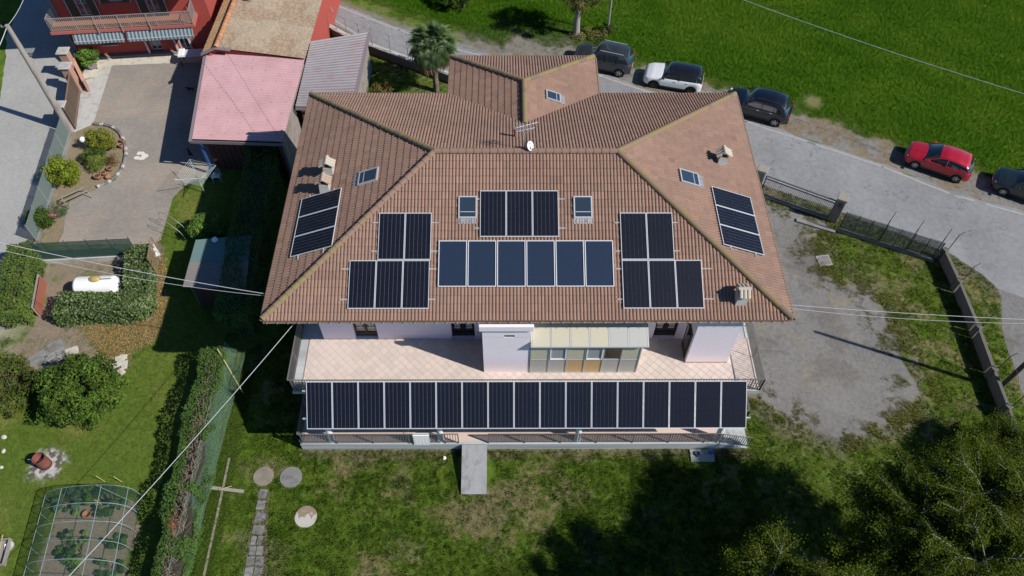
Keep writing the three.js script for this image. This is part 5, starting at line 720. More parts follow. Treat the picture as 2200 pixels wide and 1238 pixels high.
// green screen across the courtyard's end, on a concrete kerb
{
  const a = V(...Object.values(P(75, 566))), b = V(...Object.values(P(300, 554))); a.y = b.y = 0; const o = thing('screen_fence', 'dark green shade-net fence on a pale kerb between courtyard and gas tank', 'fence');
  part('kerb', slabWall(a, b, 0.3, 0.3, 0.18), mConc, o);
  part('shade_net', MG([netPanel(a, b, 0.3, 1.75), netPanel(a, b, 0.32, 1.72).translate(0, 0, -0.012)]), mShade, o); for (let i = 0; i <= 5; i++) { const p = a.clone().lerp(b, i / 5); part('post', bar(V(p.x, 0.2, p.z - 0.03), V(p.x, 1.85, p.z - 0.03), 0.022), std(0.04, 0.06, 0.05, 0.7), o); } part('top_wire', bar(V(a.x, 1.75, a.z), V(b.x, 1.75, b.z), 0.012), std(0.04, 0.06, 0.05, 0.7), o);
  const c = P(152, 290), d = P(82, 522), f = thing('screen_fence', 'grey-green shade-net fence between the flower bed and the lane', 'fence'); part('kerb', slabWall(c, d, 0.25, 0.25, 0.2), mConcDark, f); part('shade_net', MG([netPanel(c, d, 0.25, 1.55), netPanel(c, d, 0.27, 1.53).translate(-0.012, 0, 0)]), mShadeGrey, f); for (let i = 0; i <= 6; i++) { const p = c.clone().lerp(d, i / 6); part('post', bar(V(p.x, 0.2, p.z), V(p.x, 1.6, p.z), 0.025), mZinc, f); }
  // a white bundle at the end of the screen and a length of trellis
  const e = P(326, 530, 1.2), w = thing('plastic_sheeting', 'crumpled white plastic sheeting over the end post of the green screen', 'sheeting', [e.x, 0, e.z]); const pg = new THREE.PlaneGeometry(0.34, 0.85, 8, 16); { const p = pg.attributes.position; for (let i = 0; i < p.count; i++) p.setZ(i, (fbm(p.getX(i) * 6, p.getY(i) * 4, 3, 3) - 0.5) * 0.35); pg.computeVertexNormals(); } pg.rotateX(-0.5); pg.rotateY(0.7); pg.translate(0, 0.9, 0); part('sheet', pg, std(0.5, 0.5, 0.5, 0.6, 0, { side: THREE.DoubleSide }), w); part('post', bar([0, 0, -0.1], [0, 1.7, -0.1], 0.05), mGreyWood, w);
  const t0 = P(345, 545), t1 = P(338, 590), tl = thing('trellis_panel', 'brown diamond trellis panel standing beside the clipped hedge', 'trellis'); const dd = t1.clone().sub(t0), n = 9, lt = []; for (let i = -n; i < n; i++) { for (const s of [0, 1]) { let u0 = i / n, u1 = u0 + 1, v0 = 0, v1 = 1; if (u0 < 0) { v0 = -u0; u0 = 0; } if (u1 > 1) { v1 = 1 - (u1 - 1); u1 = 1; } const q = (u, v) => V(t0.x + dd.x * (s ? 1 - u : u), 0.1 + 1.4 * v, t0.z + dd.z * (s ? 1 - u : u)); lt.push(beam(q(u0, v0), q(u1, v1), 0.012, 0.03)); } } part('laths', MG(lt), std(0.25, 0.17, 0.1, 0.9), tl); part('frame', MG([beam(V(t0.x, 0, t0.z), V(t0.x, 1.55, t0.z), 0.05, 0.05), beam(V(t1.x, 0, t1.z), V(t1.x, 1.55, t1.z), 0.05, 0.05), beam(V(t0.x, 1.52, t0.z), V(t1.x, 1.52, t1.z), 0.04, 0.05)]), std(0.25, 0.17, 0.1, 0.9), tl);
  // red board leaning in its frame beside the conifers
  const r0 = P(100, 610), r1 = P(88, 680), rb = thing('wooden_hatch', 'rust-red boarded hatch in a grey frame beside the conifer hedge', 'hatch'); part('board', slabWall(r0, r1, 0.75, 0.75, 0.05), std(0.3, 0.1, 0.06, 0.9), rb); part('frame', MG([beam(V(r0.x - 0.08, 0.85, r0.z), V(r1.x - 0.08, 0.85, r1.z), 0.08, 0.08), bar(V(r0.x - 0.08, 0, r0.z), V(r0.x - 0.08, 0.9, r0.z), 0.05), bar(V(r1.x - 0.08, 0, r1.z), V(r1.x - 0.08, 0.9, r1.z), 0.05)]), mGreyWood, rb);
}
// low shed in the house's shadow
{
  const o = thing('garden_shed', 'low shed with a grey corrugated roof lying mostly in the house shadow', 'shed'); const a = P(420, 516, 2.1), b = P(540, 506, 2.3), c = P(528, 622, 2.3), d = P(392, 617, 2.1); const e = a.clone().lerp(d, 0.5), f = b.clone().lerp(c, 0.5);
  part('roof_sheet', corrugated(a, e, f, b, 16, 0.02), std(0.13, 0.21, 0.2, 0.8, 0, { side: THREE.DoubleSide }), o); part('roof_sheet', corrugated(e.clone().add(V(0, 0.02, 0)), d, c, f.clone().add(V(0, 0.02, 0)), 16, 0.02), std(0.22, 0.2, 0.185, 0.9, 0, { side: THREE.DoubleSide }), o);
  const g = (p, dx, dz) => V(p.x + dx, 0, p.z + dz); part('wall', MG([slabWall(g(a, 0.25, 0.25), g(b, -0.2, 0.25), 2.0, 2.2, 0.1), slabWall(g(b, -0.2, 0.25), g(c, -0.2, -0.3), 2.2, 2.2, 0.1), slabWall(g(d, 0.25, -0.3), g(a, 0.25, 0.25), 2.0, 2.0, 0.1)]), mGreyWood, o); part('door', slabWall(g(d, 0.3, -0.25), g(c, -0.2, -0.3), 1.95, 2.1, 0.05), mRustBoards, o);
  const s = P(462, 517, 2.2); const w = new THREE.IcosahedronGeometry(0.16, 2); { const p = w.attributes.position; for (let i = 0; i < p.count; i++) { const k = 0.8 + 0.5 * hash2(Math.round(p.getX(i) * 50), Math.round(p.getY(i) * 50 + p.getZ(i) * 91), 3); p.setXYZ(i, p.getX(i) * k, p.getY(i) * k * 0.6, p.getZ(i) * k); } w.computeVertexNormals(); } w.translate(s.x, 2.27, s.z); solo('plastic_bag', w, mWhitePlastic, 'small white plastic bundle lying on the low shed roof', 'bag');
}
// rotary clothes airer
{
  const b = P(440, 415), o = thing('clothes_airer', 'rotary clothes airer with blue arms at the lawn corner', 'clothes airer', [b.x, 0, b.z], 0.5); const mBlue = std(0.35, 0.5, 0.55, 0.5, 0.3); part('pole', cyl(0.03, 0.025, 1.75, 0, 0, 0, 8), mBlue, o); const R = 1.25, tip = (k, t) => V(Math.cos(k * Math.PI / 2) * R * t, 1.35 + 0.45 * t, Math.sin(k * Math.PI / 2) * R * t); for (let k = 0; k < 4; k++) part('arm', bar(V(0, 1.3, 0), tip(k, 1), 0.018), mBlue, o); const ln = []; for (let t = 0.3; t <= 1.01; t += 0.1) for (let k = 0; k < 4; k++) ln.push(bar(tip(k, t), tip(k + 1, t), 0.006, 4)); part('lines', MG(ln), std(0.6, 0.68, 0.68, 0.6), o);
  const p = P(462, 377, 0.5), s = thing('white_stool', 'small white stool standing beside the rotary airer', 'stool', [p.x, 0, p.z], 0.2); part('seat', rbox(0.5, 0.05, 0.34, 0.02, 0, 0.45, 0), mWhitePlastic, s); for (const [x, z] of [[-1, -1], [1, -1], [-1, 1], [1, 1]]) part('leg', bar(V(x * 0.2, 0.44, z * 0.13), V(x * 0.24, 0, z * 0.16), 0.022), mWhitePlastic, s);
  const q = thing('ball', 'white ball lying on the small stool beside the airer', 'ball', [p.x, 0.475, p.z - 0.02]); part('shell', new THREE.SphereGeometry(0.12, 16, 12).translate(0, 0.12, 0), mWhitePlastic, q);
}
// border of the round flower bed: stones set on edge
{
  const o = thing('bed_edging', 'curved edging of grey stones round the flower bed', 'edging'); const l = XZ([[205, 268], [235, 272], [256, 285], [268, 308], [271, 335], [262, 365], [240, 388], [205, 405]]); const cv = new THREE.CatmullRomCurve3(l.map(([x, z]) => V(x, 0, z))); const n = 34; const sg = [0, 1, 2].map((i) => rbox(0.24 + i * 0.03, 0.16, 0.2, 0.05)), ms = [mConcDark, mConc, mOldConc]; for (let i = 0; i < n; i++) { const p = cv.getPointAt(i / n), t = cv.getTangentAt(i / n), m = part('stone', sg[i % 3], ms[Math.floor(hash2(i, 2) * 3)], o); m.position.set(p.x, 0.06 + 0.04 * hash2(i, 8), p.z); m.rotation.y = -Math.atan2(t.z, t.x) + (hash2(i, 4) - 0.5) * 0.3; }
  const lg = P(190, 322), lm = thing('garden_lamp', 'white globe garden lamp on a grey post in the flower bed', 'lamp', [lg.x, 0, lg.z]); part('post', cyl(0.045, 0.035, 0.75, 0, 0, 0, 10), mZinc, lm); part('globe', new THREE.SphereGeometry(0.19, 20, 14).translate(0, 0.9, 0), mWhitePlastic, lm);
  const pots = [[212, 384, 0.2, 0.3, 'terracotta pot at the lower rim of the flower bed'], [224, 376, 0.16, 0.26, 'smaller terracotta pot beside the larger one at the bed rim'], [237, 366, 0.17, 0.22, 'orange terracotta pot with a small plant at the bed edge'], [262, 318, 0.13, 0.3, 'slim pinkish pot standing on the bed edging stones'], [264, 306, 0.12, 0.24, 'small pinkish pot beside the slim one on the edging']];
  for (const [x, y, r, h, lb] of pots) { const p = P(x, y), q = thing('flower_pot', lb, 'flower pot', [p.x, 0, p.z], 0, 'terracotta pots round the bed'); const g = new THREE.LatheGeometry([[0.001, 0], [r * 0.7, 0], [r * 0.98, h * 0.82], [r * 1.08, h * 0.82], [r * 1.1, h], [r * 0.95, h], [r * 0.9, h * 0.85], [0.001, h * 0.85]].map((a) => new THREE.Vector2(...a)), 18); part('pot', g, mTerra, q); part('soil', cyl(r * 0.9, r * 0.9, 0.01, 0, h * 0.86, 0, 14), mSoil, q); }
  const tp = P(229, 386), tq = thing('flower_pot', 'terracotta pot lying on its side at the lower rim of the bed', 'flower pot', [tp.x, 0, tp.z], 0.7); const tg = new THREE.LatheGeometry([[0.001, 0], [0.12, 0], [0.17, 0.26], [0.15, 0.26], [0.11, 0.03], [0.001, 0.03]].map((a) => new THREE.Vector2(...a)), 16); tg.rotateZ(-Math.PI / 2); tg.translate(0, 0.16, 0); part('pot', tg, mTerra, tq);
}
// wooden trestle
{
  const p = P(168, 432), o = thing('wooden_trestle', 'grey wooden trestle frame at the edge of the courtyard', 'trestle', [p.x, 0, p.z], 0.65); part('rail', MG([beam(V(-0.7, 0.62, -0.18), V(0.7, 0.62, -0.18), 0.05, 0.05), beam(V(-0.7, 0.62, 0.2), V(0.75, 0.62, 0.2), 0.05, 0.05), beam(V(-0.7, 0.62, -0.2), V(-0.7, 0.62, 0.22), 0.05, 0.05)]), mGreyWood, o); for (const [x, z] of [[-0.68, -0.3], [-0.68, 0.32], [0.68, -0.3], [0.72, 0.32]]) part('leg', beam(V(x, 0.62, z * 0.6), V(x * 1.05, 0, z), 0.04, 0.04), mGreyWood, o);
}
// table by the red house, with a white cloth at one end
{
  const a = P(384, 112, 0.9), b = P(436, 112, 0.9), o = thing('garden_table', 'pale blue table top on dark legs beside the red house porch', 'table', [(a.x + b.x) / 2, 0, (a.z + b.z) / 2], rhTurn); const w = a.distanceTo(b) + 0.6; part('top', rbox(w, 0.05, 0.8, 0.02, 0.25, 0.83, 0), std(0.5, 0.58, 0.63, 0.5), o); for (const [x, z] of [[-1, -1], [1, -1], [-1, 1], [1, 1]]) part('leg', box(0.05, 0.8, 0.05, 0.25 + x * (w / 2 - 0.1), 0.4, z * 0.33), mDarkWood, o);
  const c = thing('white_cushion', 'folded white cloth on the end of the pale blue table', 'cloth', [a.x + 0.15, 0.857, a.z], rhTurn); part('fold', MG([rbox(0.42, 0.07, 0.78, 0.03, 0, 0.037, 0), rbox(0.36, 0.04, 0.6, 0.02, 0.01, 0.092, 0.04)]), mWhite, c);
}
// wheeled planter with its shrub by the porch
const planterAt = P(202, 146);
{ const o = thing('wheeled_planter', 'grey square planter on castors holding a green shrub by the porch', 'planter', [planterAt.x, 0, planterAt.z], 0.35); part('tub', tapered(0.46, 0.6, 0.42).translate(0, 0.1, 0), std(0.25, 0.23, 0.23, 0.8), o); part('castor', MG([[-1, -1], [1, -1], [-1, 1], [1, 1]].map(([x, z]) => box(0.07, 0.1, 0.05, x * 0.2, 0.05, z * 0.2))), mTrimBlk, o); }
// white paint spill on the paving
{ const c = P(305, 336), l = [], r = rng(31); for (let i = 0; i < 8; i++) { const x = c.x + (r() - 0.5) * 0.55, z = c.z + (r() - 0.5) * 0.6, R = 0.06 + r() * 0.12, pts = []; for (let k = 0; k < 12; k++) { const a = k / 12 * Math.PI * 2, q = R * (0.7 + 0.6 * r()); pts.push([x + Math.cos(a) * q * 1.3, z + Math.sin(a) * q]); } l.push(sheet(pts, 0.018 + i * 0.0004)); } solo('paint_splash', MG(l), std(0.66, 0.62, 0.55, 0.9), 'white splash of paint on the courtyard paving', 'splash'); }
// fire barrel in its ring of ash
{
  const o = thing('fire_barrel', 'rusty red oil drum standing open in a ring of white ash', 'barrel', [barrelXZ[0], 0, barrelXZ[1]]); const g = new THREE.LatheGeometry([[0.001, 0.05], [0.285, 0.05], [0.285, 0.28], [0.297, 0.3], [0.285, 0.32], [0.285, 0.56], [0.297, 0.58], [0.285, 0.6], [0.285, 0.84], [0.3, 0.86], [0.27, 0.86], [0.265, 0.2], [0.001, 0.2]].map((a) => new THREE.Vector2(...a)), 26); part('drum', g, new THREE.MeshStandardMaterial({ map: rep(mottle(511, 0.55, 1, 8), 1), color: lin(0.25, 0.08, 0.06), roughness: 0.85, side: THREE.DoubleSide }), o); part('ash', cyl(0.26, 0.26, 0.02, 0, 0.34, 0, 18), std(0.4, 0.36, 0.34, 1), o); part('handle', bar([-0.28, 0.7, 0], [-0.55, 0.74, 0.02], 0.02), mSteel, o);
}
// netted tunnel over the vegetable beds
{
  const o = thing('net_tunnel', 'vegetable tunnel of pale hoops under dark green netting', 'tunnel'); const L0 = P(112, 1082), L1 = P(52, 1310), R0 = P(304, 1066), R1 = P(262, 1310), H = 1.75, N = 7; const mHoop = std(0.26, 0.34, 0.34, 0.6, 0.1); const hoop = (t, k) => { const a = L0.clone().lerp(L1, t), b = R0.clone().lerp(R1, t); const u = k, sh = (1 - Math.cos(u * Math.PI)) / 2, y = H * Math.pow(Math.sin(u * Math.PI), 0.55); return a.lerp(b, sh).setY(y); };
  for (let i = 0; i < N; i++) { const pts = []; for (let k = 0; k <= 16; k++) pts.push(hoop(i / (N - 1), k / 16)); part('hoop', tube(pts, 0.014, 40, 6), mHoop, o); }
  for (const k of [0.14, 0.36, 0.64, 0.86]) part('purlin', bar(hoop(0, k), hoop(1, k), 0.014), mHoop, o);
  part('end_brace', MG([bar(hoop(0, 0.4), hoop(0.05, 0.2).setY(0), 0.014), bar(hoop(0, 0.6), hoop(0.05, 0.8).setY(0), 0.014)]), mHoop, o);
  const pos = [], uv = [], idx = [], a = 24, b = 40; for (let i = 0; i <= b; i++) for (let k = 0; k <= a; k++) { const t = i / b, p = hoop(t, k / a), sag = 0.05 * Math.abs(Math.sin(t * (N - 1) * Math.PI)); pos.push(p.x, Math.max(0.01, p.y + 0.02 - sag), p.z); uv.push(k / a * 5.5, t * 5.3); } for (let i = 0; i < b; i++) for (let k = 0; k < a; k++) { const q = i * (a + 1) + k; idx.push(q, q + 1, q + a + 1, q + 1, q + a + 2, q + a + 1); }
  const g = new THREE.BufferGeometry(); g.setAttribute('position', new THREE.BufferAttribute(new Float32Array(pos), 3)); g.setAttribute('uv', new THREE.BufferAttribute(new Float32Array(uv), 2)); g.setIndex(idx); g.computeVertexNormals(); const fineNet = greyTex(64, 64, (u, v) => ((u * 8) % 1 < 0.17 || (v * 8) % 1 < 0.17 ? 1 : 0)); const mFine = new THREE.MeshStandardMaterial({ color: lin(0.025, 0.07, 0.05), alphaMap: rep(fineNet, 0.3), transparent: true, side: THREE.DoubleSide, roughness: 0.9 }); part('netting', g, mFine, o);
  const eg = []; for (let k = 0; k < 16; k++) { const p = hoop(0, k / 16), q = hoop(0, (k + 1) / 16); eg.push(quad(p.clone().setY(0.01), q.clone().setY(0.01), q, p)); } part('end_netting', MG(eg), mFine, o);
  const pt = P(190, 1108), q = thing('flower_pot', 'terracotta ring pot standing on the bare soil inside the tunnel', 'flower pot', [pt.x, 0, pt.z], 0, 'pots in the tunnel'); part('pot', new THREE.LatheGeometry([[0.1, 0], [0.16, 0.2], [0.2, 0.2], [0.2, 0.23], [0.15, 0.23], [0.09, 0.02]].map((v) => new THREE.Vector2(...v)), 18), mTerra, q);
  const st = []; for (const [x, y] of [[225, 1035], [262, 1036], [222, 1072], [220, 1085], [252, 1090]]) { const p = P(x, y); st.push(part('stake', bar(V(p.x, 0, p.z), V(p.x - 0.2, 0.55, p.z - 0.05), 0.018), mBamboo, o)); }
}
// concrete ramp, round covers, stepping stones
{
  const x0 = P(992, 1000, 0.3).x, x1 = P(1046, 1000, 0.3).x, zT = 2.4, zB = P(1020, 1063).z, L = Math.hypot(zB - zT, 0.55), g = new THREE.BoxGeometry(x1 - x0, 0.1, L); g.rotateX(Math.atan2(0.53, zB - zT)); g.translate((x0 + x1) / 2, 0.31, (zT + zB) / 2); const o = thing('ramp', 'grey concrete ramp slab leading from the terrace down to the lawn', 'ramp'); part('slab', g, new THREE.MeshStandardMaterial({ map: rep(concMap, 1.5), color: lin(0.34, 0.345, 0.35), roughness: 0.9 }), o); part('support', MG([box(x1 - x0 - 0.2, 0.42, 0.15, (x0 + x1) / 2, 0.2, zT + 0.15), box(x1 - x0 - 0.2, 0.15, 0.15, (x0 + x1) / 2, 0.075, zT + 1.3)]), mConcDark, o);
  const disc = (px, py, r, m, lb) => { const p = P(px, py); const g2 = new THREE.CylinderGeometry(r, r + 0.01, 0.05, 32); g2.translate(0, 0.025, 0); const d = thing('concrete_cover', lb, 'cover', [p.x, 0, p.z]); const uv = g2.attributes.uv; for (let i = 0; i < uv.count; i++) uv.setXY(i, g2.attributes.position.getX(i), g2.attributes.position.getZ(i)); part('lid', g2, m, d); return d; };
  disc(625, 1026, 0.52, new THREE.MeshStandardMaterial({ map: rep(concMap, 1.3), color: lin(0.235, 0.23, 0.22), roughness: 1 }), 'plain grey round concrete cover on the lawn'); disc(566, 1024, 0.48, new THREE.MeshStandardMaterial({ map: rep(mottle(521, 0.5, 1, 4), 1.2), color: lin(0.31, 0.27, 0.22), roughness: 1 }), 'soil-stained round cover at the head of the stepping stones');
  const halfMap = colorTex(256, 256, (u, v) => { const n = fbm(u * 9, v * 9, 4, 3); return mix3([0.46, 0.44, 0.39], [0.26, 0.2, 0.14], sst(0.45, 0.55, 0.95 - v + (n - 0.5) * 0.7)); }); const dm = disc(657, 1111, 0.51, new THREE.MeshStandardMaterial({ map: halfMap, roughness: 1 }), 'pale round cover half buried under dry soil on the lawn'); { const gg = dm.children[0].geometry, uv = gg.attributes.uv; for (let i = 0; i < uv.count; i++) uv.setXY(i, uv.getX(i) + 0.5, uv.getY(i) + 0.5); }
  const path = struct('stepping_stone_path', sheet(ragged(XZ([[553, 1050], [577, 1050], [574, 1120], [571, 1250], [572, 1300], [522, 1300], [524, 1240], [536, 1150], [548, 1100]]), 0.3, 0.12, 4), 0.004), std(0.2, 0.165, 0.115, 1)); const sm = [mConcDark, new THREE.MeshStandardMaterial({ map: rep(concMap, 1.1), color: lin(0.31, 0.305, 0.29), roughness: 1 }), new THREE.MeshStandardMaterial({ map: rep(concMap, 0.9), color: lin(0.25, 0.25, 0.25), roughness: 1 })];
  const rows = [[1062, 555, 574], [1086, 551, 570], [1112, 548, 570], [1139, 542, 567], [1162, 538, 565], [1184, 534, 566], [1206, 528, 567], [1230, 524, 564], [1256, 522, 562]], r = rng(9); const sh = (w, d, y) => { const pts = []; const c = [[-1, -1], [1, -1], [1, 1], [-1, 1]]; for (const [a, b] of c) pts.push([a * w / 2 * (0.93 + 0.1 * r()), b * d / 2 * (0.9 + 0.15 * r())]); return sheet(pts, 0.035, 0.05); };
  rows.forEach(([y, a, b], i) => { const p = P(a, y), q = P(b, y), w = q.x - p.x; if (i < 4) { const m = part('paving_stone', sh(w * 0.92, 0.43), sm[i % 3], path); m.position.set((p.x + q.x) / 2, 0, p.z); m.rotation.y = (r() - 0.5) * 0.2; } else for (const k of [0, 1]) { const m = part('paving_stone', sh(w / 2 - 0.05, 0.41), sm[(i + k * 2) % 3], path); m.position.set(p.x + w * (0.25 + 0.5 * k), 0, p.z); m.rotation.y = (r() - 0.5) * 0.22; } });
  // flagstones and a pale slab by the bushes
  const flags = struct('flagstone_patch', sheet(ragged(XZ([[65, 770], [110, 735], [150, 745], [175, 760], [165, 775], [110, 795], [75, 795]]), 0.4, 0.15, 6), 0.004), std(0.22, 0.19, 0.15, 1)); for (const [x, y, w, d, k] of [[118, 742, 0.8, 0.5, 0], [80, 769, 0.9, 0.6, 2], [100, 785, 0.7, 0.5, 0], [130, 760, 0.5, 0.7, 1], [150, 757, 0.9, 0.5, 3], [110, 766, 0.6, 0.4, 1]]) { const p = P(x, y); const m = part('paving_stone', sh(w, d), k === 3 ? mConcPale : sm[k], flags); m.position.set(p.x, 0, p.z); m.rotation.y = r() * 0.8; }
  const pile = thing('slab_pile', 'pale broken slabs lying beside the round bush', 'slabs'); for (const [x, y, w, d, t] of [[258, 772, 0.5, 0.35, 0.3], [265, 768, 0.4, 0.3, 0.1], [250, 786, 0.6, 0.3, 0.5], [262, 800, 0.3, 0.4, 0.8], [268, 785, 0.3, 0.5, 0.2]]) { const p = P(x, y); part('slab', rbox(w, 0.06, d, 0.015, p.x, 0.04 + 0.05 * t, p.z, t), mConcPale, pile); }
  const mKerb = new THREE.MeshStandardMaterial({ map: rep(concMap, 1.2), color: lin(0.34, 0.3, 0.24), roughness: 1 }); const kb0 = P(494, 985), kb1 = P(438, 1245), kb = thing('lawn_kerb', 'pale narrow concrete kerb between the weedy strip and the lawn', 'kerb'); for (let i = 0; i < 7; i++) { const a = kb0.clone().lerp(kb1, i / 7 + 0.004), b = kb0.clone().lerp(kb1, (i + 1) / 7 - 0.004); part('kerb_stone', beam(V(a.x, 0.055, a.z), V(b.x, 0.055, b.z), 0.1, 0.12), mKerb, kb); }
}
// towel on the railing, drying rack, slab with a pump
{
  const p = P(903, 945, 1.62), o = thing('white_towel', 'white towel hanging over the lower terrace railing', 'towel', [p.x, 0, 0]); const g = new THREE.PlaneGeometry(0.78, 1.5, 20, 24); const q = g.attributes.position; for (let i = 0; i < q.count; i++) { const x = q.getX(i), t = q.getY(i) + 0.75, w = 0.009 * Math.sin(x * 19 + Math.sin(t * 3)) * Math.min(1, Math.abs(t - 0.9) * 2); if (t > 1.05) q.setXYZ(i, x, 1.635 - (t - 1.05), 2.255 - Math.abs(w) * 0.3); else q.setXYZ(i, x, 1.635 - (1.05 - t), 2.365 + Math.abs(w) + 0.03 * (1.05 - t)); } g.computeVertexNormals(); part('cloth', g, std(0.8, 0.8, 0.8, 0.9, 0, { side: THREE.DoubleSide }), o);
  const d = P(930, 950, TERR), k = thing('drying_rack', 'folding white laundry rack on the lower terrace behind the towel', 'drying rack', [d.x - 0.4, TERR, 1.75]); part('frame', MG([bar([-0.9, 0, -0.25], [-0.6, 0.95, 0.2], 0.014), bar([0.9, 0, -0.25], [0.6, 0.95, 0.2], 0.014), bar([-0.9, 0, 0.25], [-0.6, 0.95, -0.2], 0.014), bar([0.9, 0, 0.25], [0.6, 0.95, -0.2], 0.014), ...[-0.25, -0.12, 0, 0.12, 0.25].map((z) => bar([-0.85, 0.93, z], [0.85, 0.93, z], 0.008))]), mWhite, k);
  const s0 = P(1508, 980), s = thing('concrete_slab', 'square grey concrete slab against the terrace under the blue can', 'slab', [s0.x, 0, s0.z]); part('slab', rbox(1.15, 0.08, 0.62, 0.015, 0, 0.045, 0), new THREE.MeshStandardMaterial({ map: rep(concMap, 1.5), color: lin(0.36, 0.37, 0.38), roughness: 0.9 }), s);
  const b0 = P(1528, 972, 0.2), b = thing('water_can', 'small blue plastic can standing on the grey slab', 'can', [b0.x, 0.087, b0.z]); part('body', rbox(0.2, 0.34, 0.16, 0.03, 0, 0.17, 0), std(0.03, 0.12, 0.42, 0.5), b); part('neck', cyl(0.035, 0.03, 0.06, 0.05, 0.335, 0, 10), std(0.03, 0.12, 0.42, 0.5), b);
  const t0 = P(1499, 974, 0.2), t = thing('water_tap', 'dark blue tap and hose coil on the grey slab', 'tap', [t0.x, 0.087, t0.z]); part('coil', MG([0, 1, 2].map((i) => new THREE.TorusGeometry(0.13 - i * 0.01, 0.018, 6, 20).rotateX(Math.PI / 2).translate(0, 0.02 + i * 0.035, 0))), std(0.03, 0.05, 0.12, 0.6), t);
  const rk = P(955, 985), w = thing('white_stone', 'white broken stone lying on the lawn near the ramp', 'stone', [rk.x, 0, rk.z]); part('stone', new THREE.DodecahedronGeometry(0.09, 0).scale(1, 0.6, 1.3).translate(0, 0.04, 0), mWhite, w);
}
// plank over the kerb, bamboo pole
{
  const a = P(436, 1047, 0.25), b = P(524, 1057, 0.12); solo('grey_plank', beam(V(a.x, 0.3, a.z), V(b.x, 0.16, b.z), 0.16, 0.04), mGreyWood, 'weathered grey plank lying across the kerb', 'plank'); const c0 = P(470, 1052, 0.33), c1 = P(499, 1046, 0.2); solo('thin_stick', bar(V(c0.x, 0.33, c0.z), V(c1.x, 0.28, c1.z), 0.02), mBamboo, 'thin pale stick lying on the grey plank', 'stick');
  const p = P(468, 752, 2.2), q = P(521, 843, 0.2); solo('bamboo_pole', bar(V(p.x, 2.3, p.z), V(q.x, 0.05, q.z), 0.03, 8), mBamboo, 'yellow bamboo pole leaning on the net fence', 'pole');
  const m = P(600, 250, 5), n0 = P(622, 333, 2.6); const st = thing('hedge_stake', 'tall greenish stake with a crossbar standing at the corner of the pink roof', 'stake'); const sb = P(640, 345, 0); part('stake', bar(V(n0.x, 0, n0.z), V(n0.x, 4.6, n0.z), 0.035), mBamboo, st); part('crossbar', bar(V(n0.x - 0.15, 4.5, n0.z), V(n0.x + 0.15, 4.5, n0.z), 0.025), mBamboo, st);
  // bent wire arch over the lawn edge
  const w0 = P(345, 480), w1 = P(402, 505); solo('wire_arch', MG([tube([V(w0.x, 0, w0.z), V(w0.x + 0.2, 0.9, w0.z), V((w0.x + w1.x) / 2, 1.35, (w0.z + w1.z) / 2), V(w1.x, 0.8, w1.z), V(w1.x + 0.1, 0, w1.z)], 0.014), tube([V(w0.x, 0, w0.z + 0.5), V(w0.x + 0.2, 0.9, w0.z + 0.5), V((w0.x + w1.x) / 2, 1.35, (w0.z + w1.z) / 2 + 0.5), V(w1.x, 0.8, w1.z + 0.5), V(w1.x + 0.1, 0, w1.z + 0.5)], 0.014)]), mZinc, 'pair of bent wire arches over the lawn beside the courtyard', 'arch');
  // net fence over the weedy strip, sagging towards the hedge
  const f0 = P(536, 770), f1 = P(505, 960), f = thing('net_fence', 'pale green sagging net fence along the trimmed hedge', 'fence'); const A = P(483, 735, 1.75), B = P(345, 1290, 1.55), C = P(528, 765, 1.2); const Nn = 9; for (let i = 0; i <= Nn; i++) { const p = A.clone().lerp(B, i / Nn); part('post', bar(V(p.x, 0, p.z), V(p.x, p.y, p.z), 0.025), std(0.12, 0.17, 0.12, 0.8), f); } const mPale = new THREE.MeshStandardMaterial({ color: lin(0.13, 0.23, 0.17), alphaMap: rep(greyTex(64, 64, (u, v) => ((u * 8) % 1 < 0.085 || (v * 8) % 1 < 0.085 ? 1 : 0)), 0.3), transparent: true, side: THREE.DoubleSide, roughness: 0.9 }); part('net', quad(V(A.x, 0, A.z), V(B.x, 0, B.z), B, A), mPale, f); part('loose_net', quad(A, B, V(B.x + 0.45, 0.5, B.z), V(A.x + 0.75, 0.6, A.z + 0.15)), mPale, f); part('top_wire', bar(A, B, 0.01), mSteel, f);
}
// crate with a pan and stones along the lane edge
{
  const p = P(6, 1190), o = thing('wooden_crate', 'old wooden crate with sticks at the edge of the left lawn', 'crate', [p.x, 0, p.z], 0.1); part('base', box(0.55, 0.03, 1.2, 0, 0.03, 0), mGreyWood, o); for (const [w, d, x, z] of [[0.04, 1.2, -0.27, 0], [0.04, 1.2, 0.27, 0], [0.5, 0.04, 0, -0.58], [0.5, 0.04, 0, 0.58]]) part('side_board', box(w, 0.28, d, x, 0.16, z), mGreyWood, o); part('stick', bar([-0.05, 0.32, -0.75], [0.02, 0.34, 0.4], 0.025), mBamboo, o);
  const q = P(22, 1176), pan = thing('metal_bowl', 'round steel bowl lying beside the old crate', 'bowl', [q.x, 0, q.z]); part('bowl', new THREE.LatheGeometry([[0.001, 0.02], [0.14, 0.03], [0.22, 0.12], [0.235, 0.12], [0.15, 0.015], [0.001, 0]].map((a) => new THREE.Vector2(...a)), 20), mAlu, pan);
  const st = [[9, 940, 0.12, 'larger white stone at the lane edge of the left lawn'], [8, 970, 0.1, 'smaller white stone at the lane edge of the left lawn'], [3, 1005, 0.09, 'flat grey stone at the lane edge near the fire barrel']]; for (const [x, y, r, lb] of st) { const a = P(x, y), w = thing('edge_stone', lb, 'stone', [a.x, 0, a.z], x); part('stone', new THREE.DodecahedronGeometry(r, 1).scale(1.3, 0.6, 1).translate(0, r * 0.4, 0), mConcPale, w); }
}
